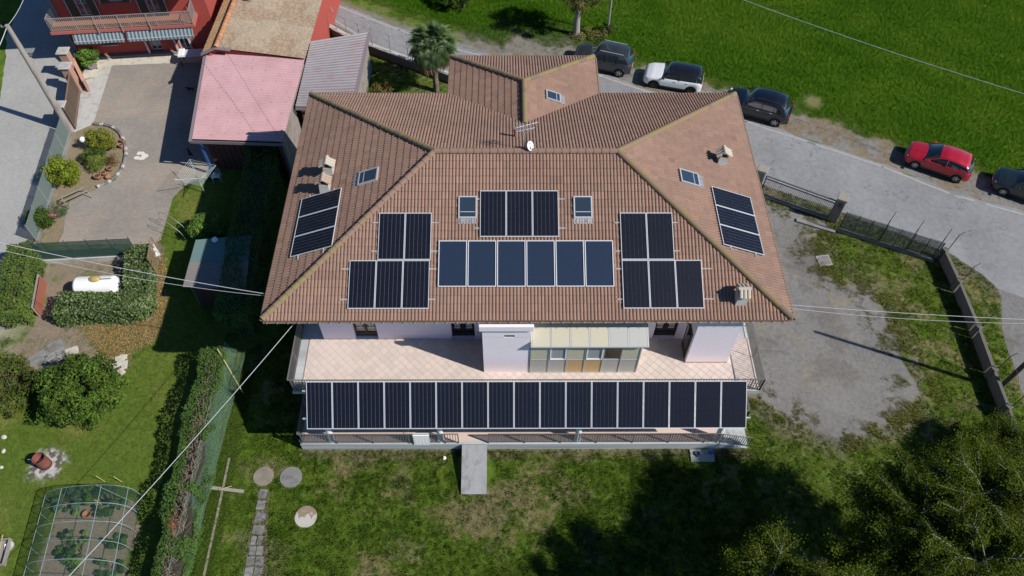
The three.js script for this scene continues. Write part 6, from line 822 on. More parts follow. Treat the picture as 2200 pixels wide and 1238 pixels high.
// two black cats in the shade: one body mesh each, from capsules joined smoothly
function catGeometry(sit) {
  const J = sit ? [[[-0.1, 0.12, 0], 0.085, [0.05, 0.22, 0], 0.06], [[0.05, 0.22, 0], 0.055, [0.1, 0.34, 0], 0.04], [[0.1, 0.34, 0], 0.052, [0.15, 0.335, 0], 0.034], [[0.06, 0.2, 0.035], 0.03, [0.09, 0.02, 0.035], 0.018], [[0.06, 0.2, -0.035], 0.03, [0.09, 0.02, -0.035], 0.018], [[-0.1, 0.08, 0.06], 0.05, [0.02, 0.025, 0.075], 0.022], [[-0.1, 0.08, -0.06], 0.05, [0.02, 0.025, -0.075], 0.022], [[-0.15, 0.06, 0], 0.025, [-0.28, 0.03, 0.1], 0.015], [[0.095, 0.37, 0.03], 0.018, [0.093, 0.41, 0.036], 0.006], [[0.095, 0.37, -0.03], 0.018, [0.093, 0.41, -0.036], 0.006]]
    : [[[-0.18, 0.22, 0], 0.07, [0.12, 0.23, 0], 0.065], [[0.12, 0.24, 0], 0.05, [0.22, 0.28, 0], 0.04], [[0.23, 0.29, 0], 0.05, [0.28, 0.275, 0], 0.03], [[0.12, 0.18, 0.04], 0.032, [0.15, 0.02, 0.04], 0.017], [[0.1, 0.18, -0.04], 0.032, [0.06, 0.02, -0.04], 0.017], [[-0.18, 0.19, 0.045], 0.045, [-0.15, 0.1, 0.045], 0.025], [[-0.15, 0.1, 0.045], 0.024, [-0.19, 0.02, 0.045], 0.017], [[-0.18, 0.19, -0.045], 0.045, [-0.22, 0.1, -0.045], 0.025], [[-0.22, 0.1, -0.045], 0.024, [-0.26, 0.02, -0.045], 0.017], [[-0.23, 0.24, 0], 0.022, [-0.42, 0.33, 0.03], 0.014], [[0.23, 0.33, 0.028], 0.016, [0.228, 0.365, 0.034], 0.006], [[0.23, 0.33, -0.028], 0.016, [0.228, 0.365, -0.034], 0.006]];
  const N = 52, mc = new MarchingCubes(N, new THREE.MeshStandardMaterial(), false, false, 60000); mc.isolation = 0; const S = 0.5;
  for (let k = 0; k < N; k++) for (let j = 0; j < N; j++) for (let i = 0; i < N; i++) { const x = (i / N * 2 - 1) * S, y = (j / N * 2 - 1) * S + 0.22, z = (k / N * 2 - 1) * S; let d = 1e3; for (const [a, ra, b, rb] of J) { const dx = b[0] - a[0], dy = b[1] - a[1], dz = b[2] - a[2]; const t = clamp(((x - a[0]) * dx + (y - a[1]) * dy + (z - a[2]) * dz) / (dx * dx + dy * dy + dz * dz)); const e = Math.hypot(x - a[0] - dx * t, y - a[1] - dy * t, z - a[2] - dz * t) - lerp(ra, rb, t), h = clamp(0.5 + 0.5 * (d - e) / 0.025); d = lerp(d, e, h) - 0.025 * h * (1 - h); } mc.field[i + N * (j + N * k)] = -d; }
  mc.update(); const n = mc.count, g = new THREE.BufferGeometry(); g.setAttribute('position', new THREE.BufferAttribute(mc.positionArray.slice(0, n * 3), 3)); g.setAttribute('normal', new THREE.BufferAttribute(mc.normalArray.slice(0, n * 3), 3)); g.scale(S, S, S); g.translate(0, 0.22, 0); g.computeVertexNormals(); return g;
}
{ const a = P(410, 196), b = P(408, 331); for (const [p, sit, turn, lb] of [[a, false, Math.PI - 0.1, 'black cat walking in the shade along the pink-roofed shed'], [b, true, 2.2, 'black cat sitting in the shade near the blue shed post']]) { const o = thing('cat', lb, 'cat', [p.x, 0.014, p.z], turn); part('body', catGeometry(sit), std(0.012, 0.012, 0.013, 0.8), o); } }
// ---------- plants ----------
const mLeaf = new THREE.MeshPhysicalMaterial({ vertexColors: true, roughness: 1, specularIntensity: 0.2, side: THREE.DoubleSide, transmission: 0.25, thickness: 0 });
const mLeafThin = new THREE.MeshPhysicalMaterial({ vertexColors: true, roughness: 1, specularIntensity: 0.1, side: THREE.DoubleSide, transmission: 0.45, thickness: 0 });
const mBark = new THREE.MeshStandardMaterial({ map: rep(mottle(601, 0.5, 1, 14), 0.8), color: lin(0.2, 0.15, 0.11), roughness: 1 }), mBirch = new THREE.MeshStandardMaterial({ map: rep(colorTex(128, 128, (u, v) => { const k = tfbm(u, v, 6, 3, 611) > 0.66 || tnoise(u * 0.3, v, 30, 3) > 0.9 ? 0.16 : 0.95; return [k, k, k]; }), 0.9), color: lin(0.5, 0.48, 0.44), roughness: 0.9 }), mTwig = std(0.24, 0.18, 0.13, 1);
// leaves: each a folded diamond; sample(r) -> [x,y,z,nx,ny,nz]
function leaves(N, sample, size, palette, r, droop = 0.0, long = 1.6) {
  const pos = new Float32Array(N * 18), col = new Float32Array(N * 18); let o = 0;
  const n = V(0, 0, 0), t = V(0, 0, 0), b = V(0, 0, 0);
  for (let i = 0; i < N; i++) {
    const s = sample(r); n.set(s[3] + (r() - 0.5) * 1.5, s[4] + (r() - 0.5) * 1.5 + 0.25, s[5] + (r() - 0.5) * 1.5).normalize(); t.set(r() - 0.5, r() - 0.5 - droop, r() - 0.5).cross(n).normalize(); b.copy(n).cross(t);
    const L = size * (0.65 + 0.7 * r()), w = L / long / 2, h = L / 2, x = s[0], y = s[1], z = s[2], c = palette[Math.floor(r() * palette.length)], k = 1.3 * (s[6] || 1) * (0.8 + 0.4 * r());
    const p = [[x - t.x * h, y - t.y * h, z - t.z * h], [x + b.x * w - n.x * w * 0.35, y + b.y * w - n.y * w * 0.35, z + b.z * w - n.z * w * 0.35], [x + t.x * h, y + t.y * h, z + t.z * h], [x - b.x * w - n.x * w * 0.35, y - b.y * w - n.y * w * 0.35, z - b.z * w - n.z * w * 0.35]];
    for (const q of [0, 1, 2, 0, 2, 3]) { pos[o] = p[q][0]; pos[o + 1] = p[q][1]; pos[o + 2] = p[q][2]; col[o] = c[0] * k; col[o + 1] = c[1] * k; col[o + 2] = c[2] * k; o += 3; }
  }
  const g = new THREE.BufferGeometry(); g.setAttribute('position', new THREE.BufferAttribute(pos, 3)); g.setAttribute('color', new THREE.BufferAttribute(col, 3)); g.computeVertexNormals(); return g;
}
const unit = (r) => { const z = r() * 2 - 1, a = r() * Math.PI * 2, q = Math.sqrt(1 - z * z); return [q * Math.cos(a), z, q * Math.sin(a)]; };
// many small lumps filling an ellipsoid; leaves sit on and in the lumps
function lumps(r, n, rx, ry, rz, cx, cy, cz, lr, hollow = 0.45) { const l = []; for (let i = 0; i < n; i++) { const u = unit(r), d = Math.pow(hollow + (1 - hollow) * r(), 0.6), k = 0.85 + 0.3 * r(); l.push([cx + u[0] * rx * d * k, cy + u[1] * ry * d * k, cz + u[2] * rz * d * k, lr * (0.55 + 0.9 * r()), 0.62 + 0.7 * r()]); } return l; }
const onLumps = (l, flat = 0.75) => (r) => { const q = l[Math.floor(r() * l.length)], u = unit(r), d = q[3] * Math.cbrt(0.15 + 0.85 * r()); return [q[0] + u[0] * d, Math.max(0.03, q[1] + u[1] * d * flat), q[2] + u[2] * d, u[0], u[1], u[2], q[4]]; };
const GR = { shrub: [[0.13, 0.19, 0.015], [0.17, 0.21, 0.018], [0.09, 0.15, 0.015], [0.2, 0.19, 0.025]], laurel: [[0.05, 0.1, 0.02], [0.075, 0.13, 0.028], [0.12, 0.17, 0.055], [0.035, 0.07, 0.016], [0.22, 0.24, 0.14]], conifer: [[0.09, 0.14, 0.025], [0.07, 0.12, 0.025], [0.13, 0.15, 0.03], [0.05, 0.1, 0.022]], dark: [[0.035, 0.07, 0.014], [0.05, 0.085, 0.015], [0.075, 0.11, 0.018]], olive: [[0.085, 0.09, 0.025], [0.11, 0.1, 0.03], [0.07, 0.085, 0.02], [0.14, 0.11, 0.035]], birch: [[0.062, 0.094, 0.006], [0.082, 0.118, 0.008], [0.045, 0.072, 0.005], [0.115, 0.14, 0.012]], bright: [[0.1, 0.19, 0.03], [0.08, 0.16, 0.025], [0.13, 0.2, 0.04]], hedge: [[0.06, 0.12, 0.025], [0.05, 0.1, 0.02], [0.085, 0.14, 0.03], [0.04, 0.08, 0.018]], veg: [[0.05, 0.1, 0.025], [0.06, 0.12, 0.035], [0.035, 0.08, 0.02]] };
// stems inside a plant: from the base to some of the lumps
function limbs(l, r, n, base, r0) { const out = []; for (let i = 0; i < n; i++) { const q = l[Math.floor(r() * l.length)], b = V(...base), e = V(q[0], q[1], q[2]), m = b.clone().lerp(e, 0.5); m.y = lerp(b.y, e.y, 0.62); m.x += (r() - 0.5) * 0.2; m.z += (r() - 0.5) * 0.2; out.push(bar(b, m, r0, 5, r0 * 0.6), bar(m, e, r0 * 0.6, 5, r0 * 0.15)); } return MG(out); }
function shrub(name, label, at, [rx, ry, rz], pal, N, leaf, sd, group, cat = 'shrub', lr = 0.3) { const r = rng(sd), o = thing(name, label, cat, [at.x, at.y, at.z], 0, group); const l = lumps(r, Math.max(10, Math.round(N / 130)), rx, ry, rz, 0, ry * 1.02, 0, lr); part('crown', leaves(N, onLumps(l), leaf, pal, r), mLeaf, o); part('stems', limbs(l, r, 14, [0, 0, 0], 0.03), mBark, o); return o; }
const on = (px, py) => P(px, py);
shrub('round_shrub', 'large round yellow-green shrub at the end of the flower bed', P(142, 388), [1.02, 0.78, 0.95], GR.shrub, 11000, 0.1, 11, 'courtyard shrubs');
shrub('round_shrub', 'yellowish shrub beside the globe lamp at the top of the bed', P(226, 316), [0.78, 0.66, 0.66], [...GR.shrub, [0.17, 0.15, 0.03], [0.16, 0.12, 0.03]], 7000, 0.09, 12, 'courtyard shrubs');
shrub('round_shrub', 'dark low shrub in the middle of the flower bed', P(206, 344), [0.66, 0.4, 0.5], GR.dark, 4500, 0.08, 13, 'courtyard shrubs');
shrub('round_shrub', 'small pale green round shrub near the terracotta pots', P(211, 360), [0.46, 0.42, 0.42], [[0.15, 0.18, 0.04], [0.12, 0.16, 0.03]], 3600, 0.075, 14, 'courtyard shrubs');
shrub('round_shrub', 'small reddish brown shrub beside the edging stones', P(243, 350), [0.32, 0.3, 0.3], [[0.2, 0.11, 0.05], [0.12, 0.11, 0.03], [0.16, 0.08, 0.05]], 900, 0.06, 15, 'courtyard shrubs');
shrub('round_shrub', 'dense dark green shrub with pink flowers near the screen fence', P(98, 482), [0.72, 0.6, 0.62], GR.dark, 5200, 0.09, 16, 'courtyard shrubs');
shrub('low_shrub', 'grey-green low shrub beside the wooden trestle', P(128, 456), [0.55, 0.25, 0.38], [[0.09, 0.13, 0.06], [0.07, 0.11, 0.05]], 1300, 0.06, 17, 'courtyard shrubs');
shrub('flowering_plant', 'pink hydrangea blooms beside the dense dark shrub', P(117, 474), [0.25, 0.3, 0.22], [[0.55, 0.18, 0.3], [0.6, 0.28, 0.38], [0.5, 0.15, 0.28]], 420, 0.07, 18, undefined, 'plant', 0.12);
shrub('potted_shrub', 'fresh green shrub growing in the wheeled planter', V(planterAt.x, 0.5, planterAt.z), [0.62, 0.55, 0.58], GR.bright, 4200, 0.1, 19, undefined);
shrub('rose_bush', 'reddish leaved bush at the corner of the lean-to', P(826, 200), [0.65, 0.4, 0.5], [[0.2, 0.07, 0.04], [0.1, 0.12, 0.03], [0.12, 0.14, 0.03]], 1500, 0.08, 20, undefined);
shrub('clipped_bush', 'bright green bush standing half in the house shadow', P(442, 508), [0.55, 0.75, 0.8], GR.bright, 7000, 0.11, 21, undefined);
shrub('clipped_bush', 'bush standing wholly in the house shadow behind the half-lit one', P(480, 500), [0.6, 0.6, 0.7], GR.bright, 2400, 0.1, 22, undefined);
shrub('dark_bush', 'dark rounded bush at the far road verge', P(978, 14), [1.5, 1.0, 1.1], GR.dark, 5200, 0.12, 23, undefined);
shrub('verge_weeds', 'dry yellow-green weeds round the foot of the verge tree', P(1262, 78), [1.3, 0.25, 0.5], [[0.14, 0.14, 0.04], [0.2, 0.17, 0.06]], 1500, 0.1, 24, undefined, 'weeds');
shrub('verge_weeds', 'dark weeds round the foot of the lamp post', P(1303, 72), [0.5, 0.45, 0.4], GR.dark, 1100, 0.1, 25, undefined, 'weeds');
// fruit-tree like bushes on the left
shrub('round_bush', 'big round dark green bush in the middle of the left lawn', P(200, 866), [1.8, 1.4, 1.8], [[0.05, 0.095, 0.014], [0.075, 0.125, 0.016], [0.1, 0.145, 0.02], [0.04, 0.08, 0.013]], 24000, 0.12, 26, undefined, 'bush', 0.34);
shrub('round_bush', 'dark bush with dry tips beside the lane and the big round bush', P(30, 848), [1.35, 1.0, 1.7], [...GR.dark, [0.08, 0.12, 0.018], [0.14, 0.1, 0.04]], 13000, 0.11, 27, undefined, 'bush', 0.32);
// hedges: leaves over a box that follows a line
function hedge(name, label, line, w, h, pal, per, leaf, sd, opt = {}) {
  const r = rng(sd), o = thing(name, label, 'hedge'), segs = []; let T = 0; for (let i = 0; i < line.length - 1; i++) { const L = line[i].distanceTo(line[i + 1]); segs.push([line[i], line[i + 1], L, T]); T += L; }
  const area = T * (w + 2 * h) + 2 * w * h, N = Math.round(area * per);
  const wob = (x, y, z) => (fbm(x * 1.3 + y, z * 1.3 - y, 3, sd) - 0.5) * (opt.rough || 0.35);
  const endShare = 2 * w * h / area, jointShare = (line.length - 2) * (w * h * 1.6 + w * w * 0.8) / area * (opt.joints ? 1 : 0); const sample = (q) => { if (q() < jointShare) { const p0 = line[1 + Math.floor(q() * (line.length - 2))], an = q() * 6.2832, top = q() < 0.3, R0 = w / 2 * (top ? Math.sqrt(q()) : 1), y = top ? h : h * Math.sqrt(q()), k = wob(p0.x + Math.cos(an), y, p0.z + Math.sin(an)) - 0.12 * q(); return [p0.x + Math.cos(an) * (R0 + (top ? 0 : k)), Math.max(0.03, y + (top ? k : 0)), p0.z + Math.sin(an) * (R0 + (top ? 0 : k)), Math.cos(an), top ? 1.5 : 0.2, Math.sin(an), 0.85 + 0.5 * (fbm(an, y * 2, 3, sd) - 0.3)]; } if (q() < endShare) { const e = q() < 0.5, g = e ? segs[0] : segs[segs.length - 1], d = g[1].clone().sub(g[0]).normalize().multiplyScalar(e ? -1 : 1), p0 = e ? g[0] : g[1], off = (q() - 0.5) * w, y = h * Math.sqrt(q()), k = wob(p0.x + off, y, p0.z) - 0.12 * q() + 0.05; return [p0.x - d.z * off + d.x * k, Math.max(0.03, y), p0.z + d.x * off + d.z * k, d.x, 0.2, d.z, 0.85 + 0.5 * (fbm(off * 2, y * 2, 3, sd) - 0.3)]; } const s = q() * T, g = segs.find((e) => s <= e[3] + e[2] + 1e-6) || segs[segs.length - 1], t = clamp((s - g[3]) / g[2]), d = g[1].clone().sub(g[0]).normalize(), nx = -d.z, nz = d.x, c = g[0].clone().lerp(g[1], t); const u = q() * (w + 2 * h + (opt.ends ? 0.5 : 0)); let off, y, n; if (u < w) { off = u - w / 2; y = h; n = [0, 1, 0]; } else if (u < w + h) { off = -w / 2; y = u - w; n = [-nx, 0.2, -nz]; } else { off = w / 2; y = Math.min(h, u - w - h); n = [nx, 0.2, nz]; } const x = c.x + nx * off, z = c.z + nz * off, k = wob(x, y, z) - 0.12 * q(); return [x + n[0] * k + (q() - 0.5) * 0.08, Math.max(0.03, y + n[1] * k * 1.2), z + n[2] * k + (q() - 0.5) * 0.08, ...n, 0.85 + 0.5 * (fbm(x * 0.8, z * 0.8 + y, 3, sd + 3) - 0.3)]; };
  const keep = opt.keep ? (q) => { for (let i = 0; i < 30; i++) { const s = sample(q); if (opt.keep(s, q)) return s; } return sample(q); } : sample;
  part('foliage', leaves(N, keep, leaf, pal, r), mLeaf, o);
  const core = []; segs.forEach(([a, b, L], i) => { const t0 = i === 0 ? 0.35 / L : 0, t1 = i === segs.length - 1 ? 1 - 0.35 / L : 1; core.push(slabWall(a.clone().lerp(b, t0), a.clone().lerp(b, t1), h - (opt.inset || 0.3), h - (opt.inset || 0.3), Math.max(0.3, w - (opt.inset ? 0.36 : 0.5)))); }); part('inner_stems', MG(core), std(0.035, 0.032, 0.02, 1), o);
  return o;
}
const Lg = XZ([[262, 672], [305, 672], [305, 660]]);
hedge('clipped_hedge', 'clipped laurel hedge with variegated leaves, two arms round the gas tank', [P(140, 678), P(308, 672), P(312, 560)].map((p) => p), 1.45, 1.25, GR.laurel, 330, 0.13, 31, { rough: 0.4, joints: true });
hedge('conifer_hedge', 'feathery yellow-green conifer hedge along the lane', [P(72, 560), P(58, 640), P(45, 705)], 1.35, 1.7, GR.conifer, 420, 0.11, 32, { rough: 0.6 });
hedge('dividing_hedge', 'tall hedge beside the house, lying in its shadow', [P(592, 335), P(556, 520), P(528, 700), P(520, 730)], 1.8, 2.5, GR.hedge, 190, 0.11, 33, { rough: 0.5 });
{
  const a = P(478, 790), b = P(435, 1010), c = P(375, 1290), wig = (p, d) => V(p.x + d, 0, p.z), line = [a, wig(a.clone().lerp(b, 0.3), 0.14), wig(a.clone().lerp(b, 0.62), -0.12), wig(b, 0.08), wig(b.clone().lerp(c, 0.3), -0.1), wig(b.clone().lerp(c, 0.6), 0.14), c];
  const bare = (x, z) => fbm(z * 0.55 + 7, 1.3, 3, 90);
  const h = hedge('trimmed_hedge', 'long hedge with bare grey twigs showing along its cut top beside the net fence', line, 1.15, 1.95, GR.hedge, 440, 0.09, 34, { rough: 0.7, inset: 0.55, keep: (s) => { const mid = a.x + (c.x - a.x) * ((s[2] - a.z) / (c.z - a.z)); return s[0] < mid - 0.05 || s[1] < 1.1 || bare(s[0], s[2]) > 0.54; } });
  const r = rng(35), tw = []; for (let i = 0; i < 700; i++) { const t = r(), p = t < 0.44 ? a.clone().lerp(b, t / 0.44) : b.clone().lerp(c, (t - 0.44) / 0.56); const x = p.x + (r() - 0.35) * 0.6, z = p.z + (r() - 0.5) * 0.3, y = 1.4 + r() * 0.5, L = 0.25 + 0.45 * r(); tw.push(bar(V(x, y, z), V(x + (r() - 0.3) * L, y + 0.1 + r() * 0.3, z + (r() - 0.5) * L * 1.3), 0.011 + 0.008 * r(), 4, 0.005)); }
  part('bare_twigs', MG(tw), mTwig, h).userData.kind = 'stuff';
  const red = leaves(1500, (q) => { const p = P(368, 1130, 1.4); const u = unit(q); return [p.x + u[0] * 0.3 * q(), 1.5 + u[1] * 0.25, p.z + u[2] * 0.75 * q(), ...u]; }, 0.08, [[0.3, 0.09, 0.05], [0.26, 0.13, 0.06]], rng(36)); part('red_leaves', red, mLeaf, h);
}
// dead leaves and ground litter under the laurel
{ const r = rng(41), bbx = bb(litter); stuff('leaf_litter', leaves(7000, (q) => { let x, z; do { x = lerp(-24.5, -18.5, q()); z = lerp(-10, -1.5, q()); } while (sdPoly(x, z, litter) > 0.25 * q()); return [x, 0.02 + 0.03 * q(), z, 0, 1.6, 0]; }, 0.085, [[0.32, 0.18, 0.07], [0.36, 0.24, 0.1], [0.22, 0.13, 0.05], [0.22, 0.19, 0.09], [0.09, 0.11, 0.035], [0.1, 0.1, 0.04]], r), mLeaf, scene, 'orange-brown fallen leaves heaped below the clipped hedge', 'leaf litter'); }
// vegetables under the net
{ let k = 50; for (const [x, y, rx, rz, h, pal, lb] of [[150, 1080, 0.75, 0.6, 0.32, [[0.06, 0.12, 0.07], [0.08, 0.14, 0.08]], 'blue-green cabbage patch under the tunnel'], [188, 1072, 0.5, 0.75, 0.25, GR.bright, 'light green row of beans under the tunnel'], [243, 1082, 0.85, 0.85, 0.45, GR.veg, 'tall staked tomato plants under the tunnel'], [142, 1185, 0.5, 0.9, 0.35, GR.veg, 'leafy green row along the tunnel side'], [176, 1190, 0.3, 0.9, 0.25, GR.bright, 'yellow-green lettuce row under the tunnel'], [238, 1225, 0.75, 0.4, 0.3, GR.veg, 'dark salad patch at the near side of the tunnel'], [248, 1163, 0.6, 0.35, 0.22, GR.veg, 'small seedlings on the bare soil of the tunnel']]) shrub('vegetable_patch', lb, P(x, y), [rx, h, rz], pal, Math.round(900 + rx * rz * 1800), 0.1, k++, 'vegetables under the net', 'vegetables', 0.16); }
// trees
function tree(name, label, at, o) { // o: h, crown [rx, ry, rz, cy], N, leaf, pal, r0, bark, clumps, seed
  const r = rng(o.seed), t = thing(name, label, 'tree', [at.x, 0, at.z], 0, o.group), [rx, ry, rz, cy] = o.crown; const l = lumps(r, o.clumps, rx, ry, rz, o.lx || 0, cy, o.lz || 0, o.lump, o.hollow ?? 0.4); const tw = [], top = V((o.lx || 0) * 1.0, cy + ry * 0.75, (o.lz || 0)); const tp = (s) => V(top.x * s * s + Math.sin(s * 5 + o.seed) * 0.12 * s, top.y * s, top.z * s * s + Math.cos(s * 4 + o.seed) * 0.12 * s);
  for (let i = 0; i < 8; i++) tw.push(bar(tp(i / 8), tp((i + 1) / 8), lerp(o.r0, o.r0 * 0.12, i / 8), 10, lerp(o.r0, o.r0 * 0.12, (i + 1) / 8)));
  part('trunk', MG(tw), o.bark, t); const br = []; l.forEach((q, i) => { if (i % (o.everyLimb || 2)) return; const e = V(q[0], q[1], q[2]), s = clamp((e.y - ry * 0.45) / top.y, 0.22, 0.92), b = tp(s), m = b.clone().lerp(e, 0.5).add(V((r() - 0.5) * 0.2, 0.12, (r() - 0.5) * 0.2)), q0 = o.r0 * 0.32 * (1.1 - s); br.push(bar(b, m, q0, 6, q0 * 0.65), bar(m, e, q0 * 0.65, 5, 0.008)); }); part('limbs', MG(br), o.bark, t);
  part('crown', leaves(o.N, onLumps(l, o.flat || 0.8), o.leaf, o.pal, r, o.droop || 0), mLeaf, t); return t;
}
tree('verge_tree', 'small olive-brown leaved tree with a grey trunk on the far verge', P(1238, 76), { h: 5, crown: [1.7, 1.5, 1.6, 3.9], N: 9000, leaf: 0.12, pal: GR.olive, r0: 0.27, bark: std(0.3, 0.28, 0.25, 1), clumps: 90, lump: 0.45, seed: 61 });
const birchSpec = [[2065, 1098, 6, 2.1, 'tall birch whose pale limbs show beside the boundary wall'], [1950, 1125, 5.8, 1.7, 'birch with fine leafage next to the dark lawn shadow'], [2170, 1150, 6.1, 2.1, 'birch at the garden corner behind the tallest one'], [1905, 1215, 5.3, 1.7, 'birch between the lawn shadow and the garden corner'], [1640, 1258, 5.3, 1.15, 'slim young birch standing apart on the lawn'], [2060, 1245, 6.3, 2.1, 'birch at the very end of the garden row'], [2140, 972, 1.1, 0.95, 'low spreading young birch beside the boundary wall'], [2190, 1000, 1.4, 1.0, 'low birch leaning over the boundary wall'], [1800, 1395, 6.5, 2.2, 'dense birch beyond the lawn end, beside the slim young one']];
function birch(at, cy, R, label, sd) {
  const r = rng(sd), t = thing('birch_tree', label, 'tree', [at.x, 0, at.z], 0, 'birches at the garden end'), H = cy + R * 1.25, r0 = 0.07 + R * 0.03, tw = [], br = [], tips = [];
  const tp = (s) => V(Math.sin(s * 4 + sd) * 0.18 * s, H * s, Math.cos(s * 5 + sd) * 0.18 * s);
  for (let i = 0; i < 9; i++) tw.push(bar(tp(i / 9), tp((i + 1) / 9), lerp(r0, 0.012, i / 9), 9, lerp(r0, 0.012, (i + 1) / 9)));
  const nl = Math.round(16 + R * 9), lo = clamp((cy - R * 1.2) / H, 0.16, 0.5);
  for (let i = 0; i < nl; i++) {
    const s = lerp(lo, 0.97, (i + 0.6 * r()) / nl), b = tp(s), yaw = i * 2.39996 + r() * 0.7, q = (s - lo) / (1 - lo), reach = R * (0.35 + 0.75 * Math.sin(Math.PI * (0.2 + 0.78 * q))) * (0.75 + 0.4 * r()), e = b.clone().add(V(Math.cos(yaw) * reach, reach * (0.75 - 0.35 * r()), Math.sin(yaw) * reach)), m = b.clone().lerp(e, 0.5).add(V(0, 0.12 * reach, 0)), rr = r0 * 0.3 * (1.15 - q);
    br.push(bar(b, m, rr, 5, rr * 0.7), bar(m, e, rr * 0.7, 5, 0.008));
    const nt = Math.round(5 + reach * 4); for (let k = 0; k < nt; k++) { const u = 0.25 + 0.75 * (k + r()) / nt, p = u < 0.5 ? b.clone().lerp(m, u * 2) : m.clone().lerp(e, u * 2 - 1), ya = yaw + (r() - 0.5) * 2.6, L = 0.35 + 0.55 * r(), f = p.clone().add(V(Math.cos(ya) * L, (r() - 0.35) * 0.5 * L, Math.sin(ya) * L)); br.push(bar(p, f, 0.006, 4, 0.003)); tips.push([p, f, 0.65 + 0.65 * r()]); }
  }
  part('trunk', MG(tw), mBirch, t); part('limbs', MG(br), mBirch, t);
  const N = tips.length * 230, gs = (q) => q() + q() + q() - 1.5;
  part('crown', leaves(N, (q) => { const [p, f, k] = tips[Math.floor(q() * tips.length)], u = q() * 1.15, w = 0.1 + 0.09 * u; return [lerp(p.x, f.x, u) + gs(q) * w * 1.5, lerp(p.y, f.y, u) - Math.abs(gs(q)) * 0.22 + gs(q) * w, lerp(p.z, f.z, u) + gs(q) * w * 1.5, 0, 0.5, 0, k]; }, 0.07, GR.birch, r, 0.5, 1.5), mLeafThin, t);
}
birchSpec.forEach(([x, y, cy, R, lb], i) => { const at = P(x, y, cy); birch(at, cy, R, lb, 70 + i); });
// palm
{
  const b = P(938, 196), r = rng(81), t = thing('palm_tree', 'fan palm with a shaggy trunk and yellow lower leaves beside the road', 'palm', [b.x, 0, b.z]); const H = 3.7, tg = new THREE.CylinderGeometry(0.17, 0.2, H, 14, 20); { const p = tg.attributes.position; for (let i = 0; i < p.count; i++) { const k = 1 + 0.3 * (hash2(i, 7) - 0.4); p.setX(i, p.getX(i) * k); p.setZ(i, p.getZ(i) * k); } tg.computeVertexNormals(); } tg.translate(0, H / 2, 0); part('trunk', tg, mBark, t);
  const mk = (c) => new THREE.MeshPhysicalMaterial({ color: lin(...c), roughness: 0.55, side: THREE.DoubleSide, transmission: 0.15, thickness: 0 }), gm = [mk([0.05, 0.1, 0.025]), mk([0.075, 0.13, 0.03]), mk([0.1, 0.15, 0.035])], ym = mk([0.38, 0.3, 0.03]), bm2 = mk([0.3, 0.17, 0.09]);
  const fan = (sd) => { const q = rng(sd), pos = [], S = 26, R = 0.8; for (let i = 0; i < S; i++) { const a = lerp(-1.9, 1.9, i / (S - 1)), d = 0.055, l = R * (0.85 + 0.25 * q()), dr = 0.1 + 0.25 * q(); const m = [Math.sin(a) * l * 0.62, 0.02 + (i % 2) * 0.03, Math.cos(a) * l * 0.62], e = [Math.sin(a) * l, -dr, Math.cos(a) * l]; const w = [Math.sin(a - d) * l * 0.6, -0.02, Math.cos(a - d) * l * 0.6], v = [Math.sin(a + d) * l * 0.6, -0.02, Math.cos(a + d) * l * 0.6]; pos.push(0, 0, 0, ...w, ...m, 0, 0, 0, ...m, ...v, ...w, ...e, ...m, ...m, ...e, ...v); } const g = new THREE.BufferGeometry(); g.setAttribute('position', new THREE.BufferAttribute(new Float32Array(pos), 3)); g.computeVertexNormals(); return g; }; const fans = [fan(1), fan(2), fan(3)];
  for (let i = 0; i < 54; i++) { const k = i / 54, yaw = i * 2.39996, el = lerp(1.45, -0.75, k), L = 0.85 + 0.3 * r(), f = new THREE.Group(); f.name = 'frond'; t.add(f); f.position.y = H - 0.05 - 0.25 * k; f.rotation.set(0, yaw, 0); const dir = V(0, Math.sin(el) * L, Math.cos(el) * L); part('stalk', bar([0, 0, 0], dir, 0.014, 5), gm[1], f); const low = k > 0.86; const m = part('blade', fans[i % 3], low ? (r() < 0.5 ? ym : bm2) : gm[Math.floor(r() * 3)], f); m.position.copy(dir); m.rotation.x = -el + (0.1 + 0.35 * r()); }
}
// ---------- grass ----------
function tuftGeo(n, h, spread, w, sd) { const r = rng(sd), pos = [], col = []; for (let i = 0; i < n; i++) { const a = r() * 6.283, d = spread * Math.sqrt(r()), x = Math.cos(a) * d, z = Math.sin(a) * d, b = r() * 6.283, H = h * (0.5 + 0.7 * r()), lx = (r() - 0.5) * H * 0.9, lz = (r() - 0.5) * H * 0.9, k = 0.85 + 0.3 * r(); pos.push(x - Math.cos(b) * w, 0, z - Math.sin(b) * w, x + Math.cos(b) * w, 0, z + Math.sin(b) * w, x + lx, H, z + lz); for (let q = 0; q < 3; q++) col.push(k, k, k * 0.9); } const g = new THREE.BufferGeometry(); g.setAttribute('position', new THREE.BufferAttribute(new Float32Array(pos), 3)); g.setAttribute('color', new THREE.BufferAttribute(new Float32Array(col), 3)); const nn = new Float32Array(pos.length); for (let i = 1; i < nn.length; i += 3) nn[i] = 1; g.setAttribute('normal', new THREE.BufferAttribute(nn, 3)); return g; }
const mBlade = new THREE.MeshPhysicalMaterial({ vertexColors: true, roughness: 1, specularIntensity: 0.12, side: THREE.DoubleSide });
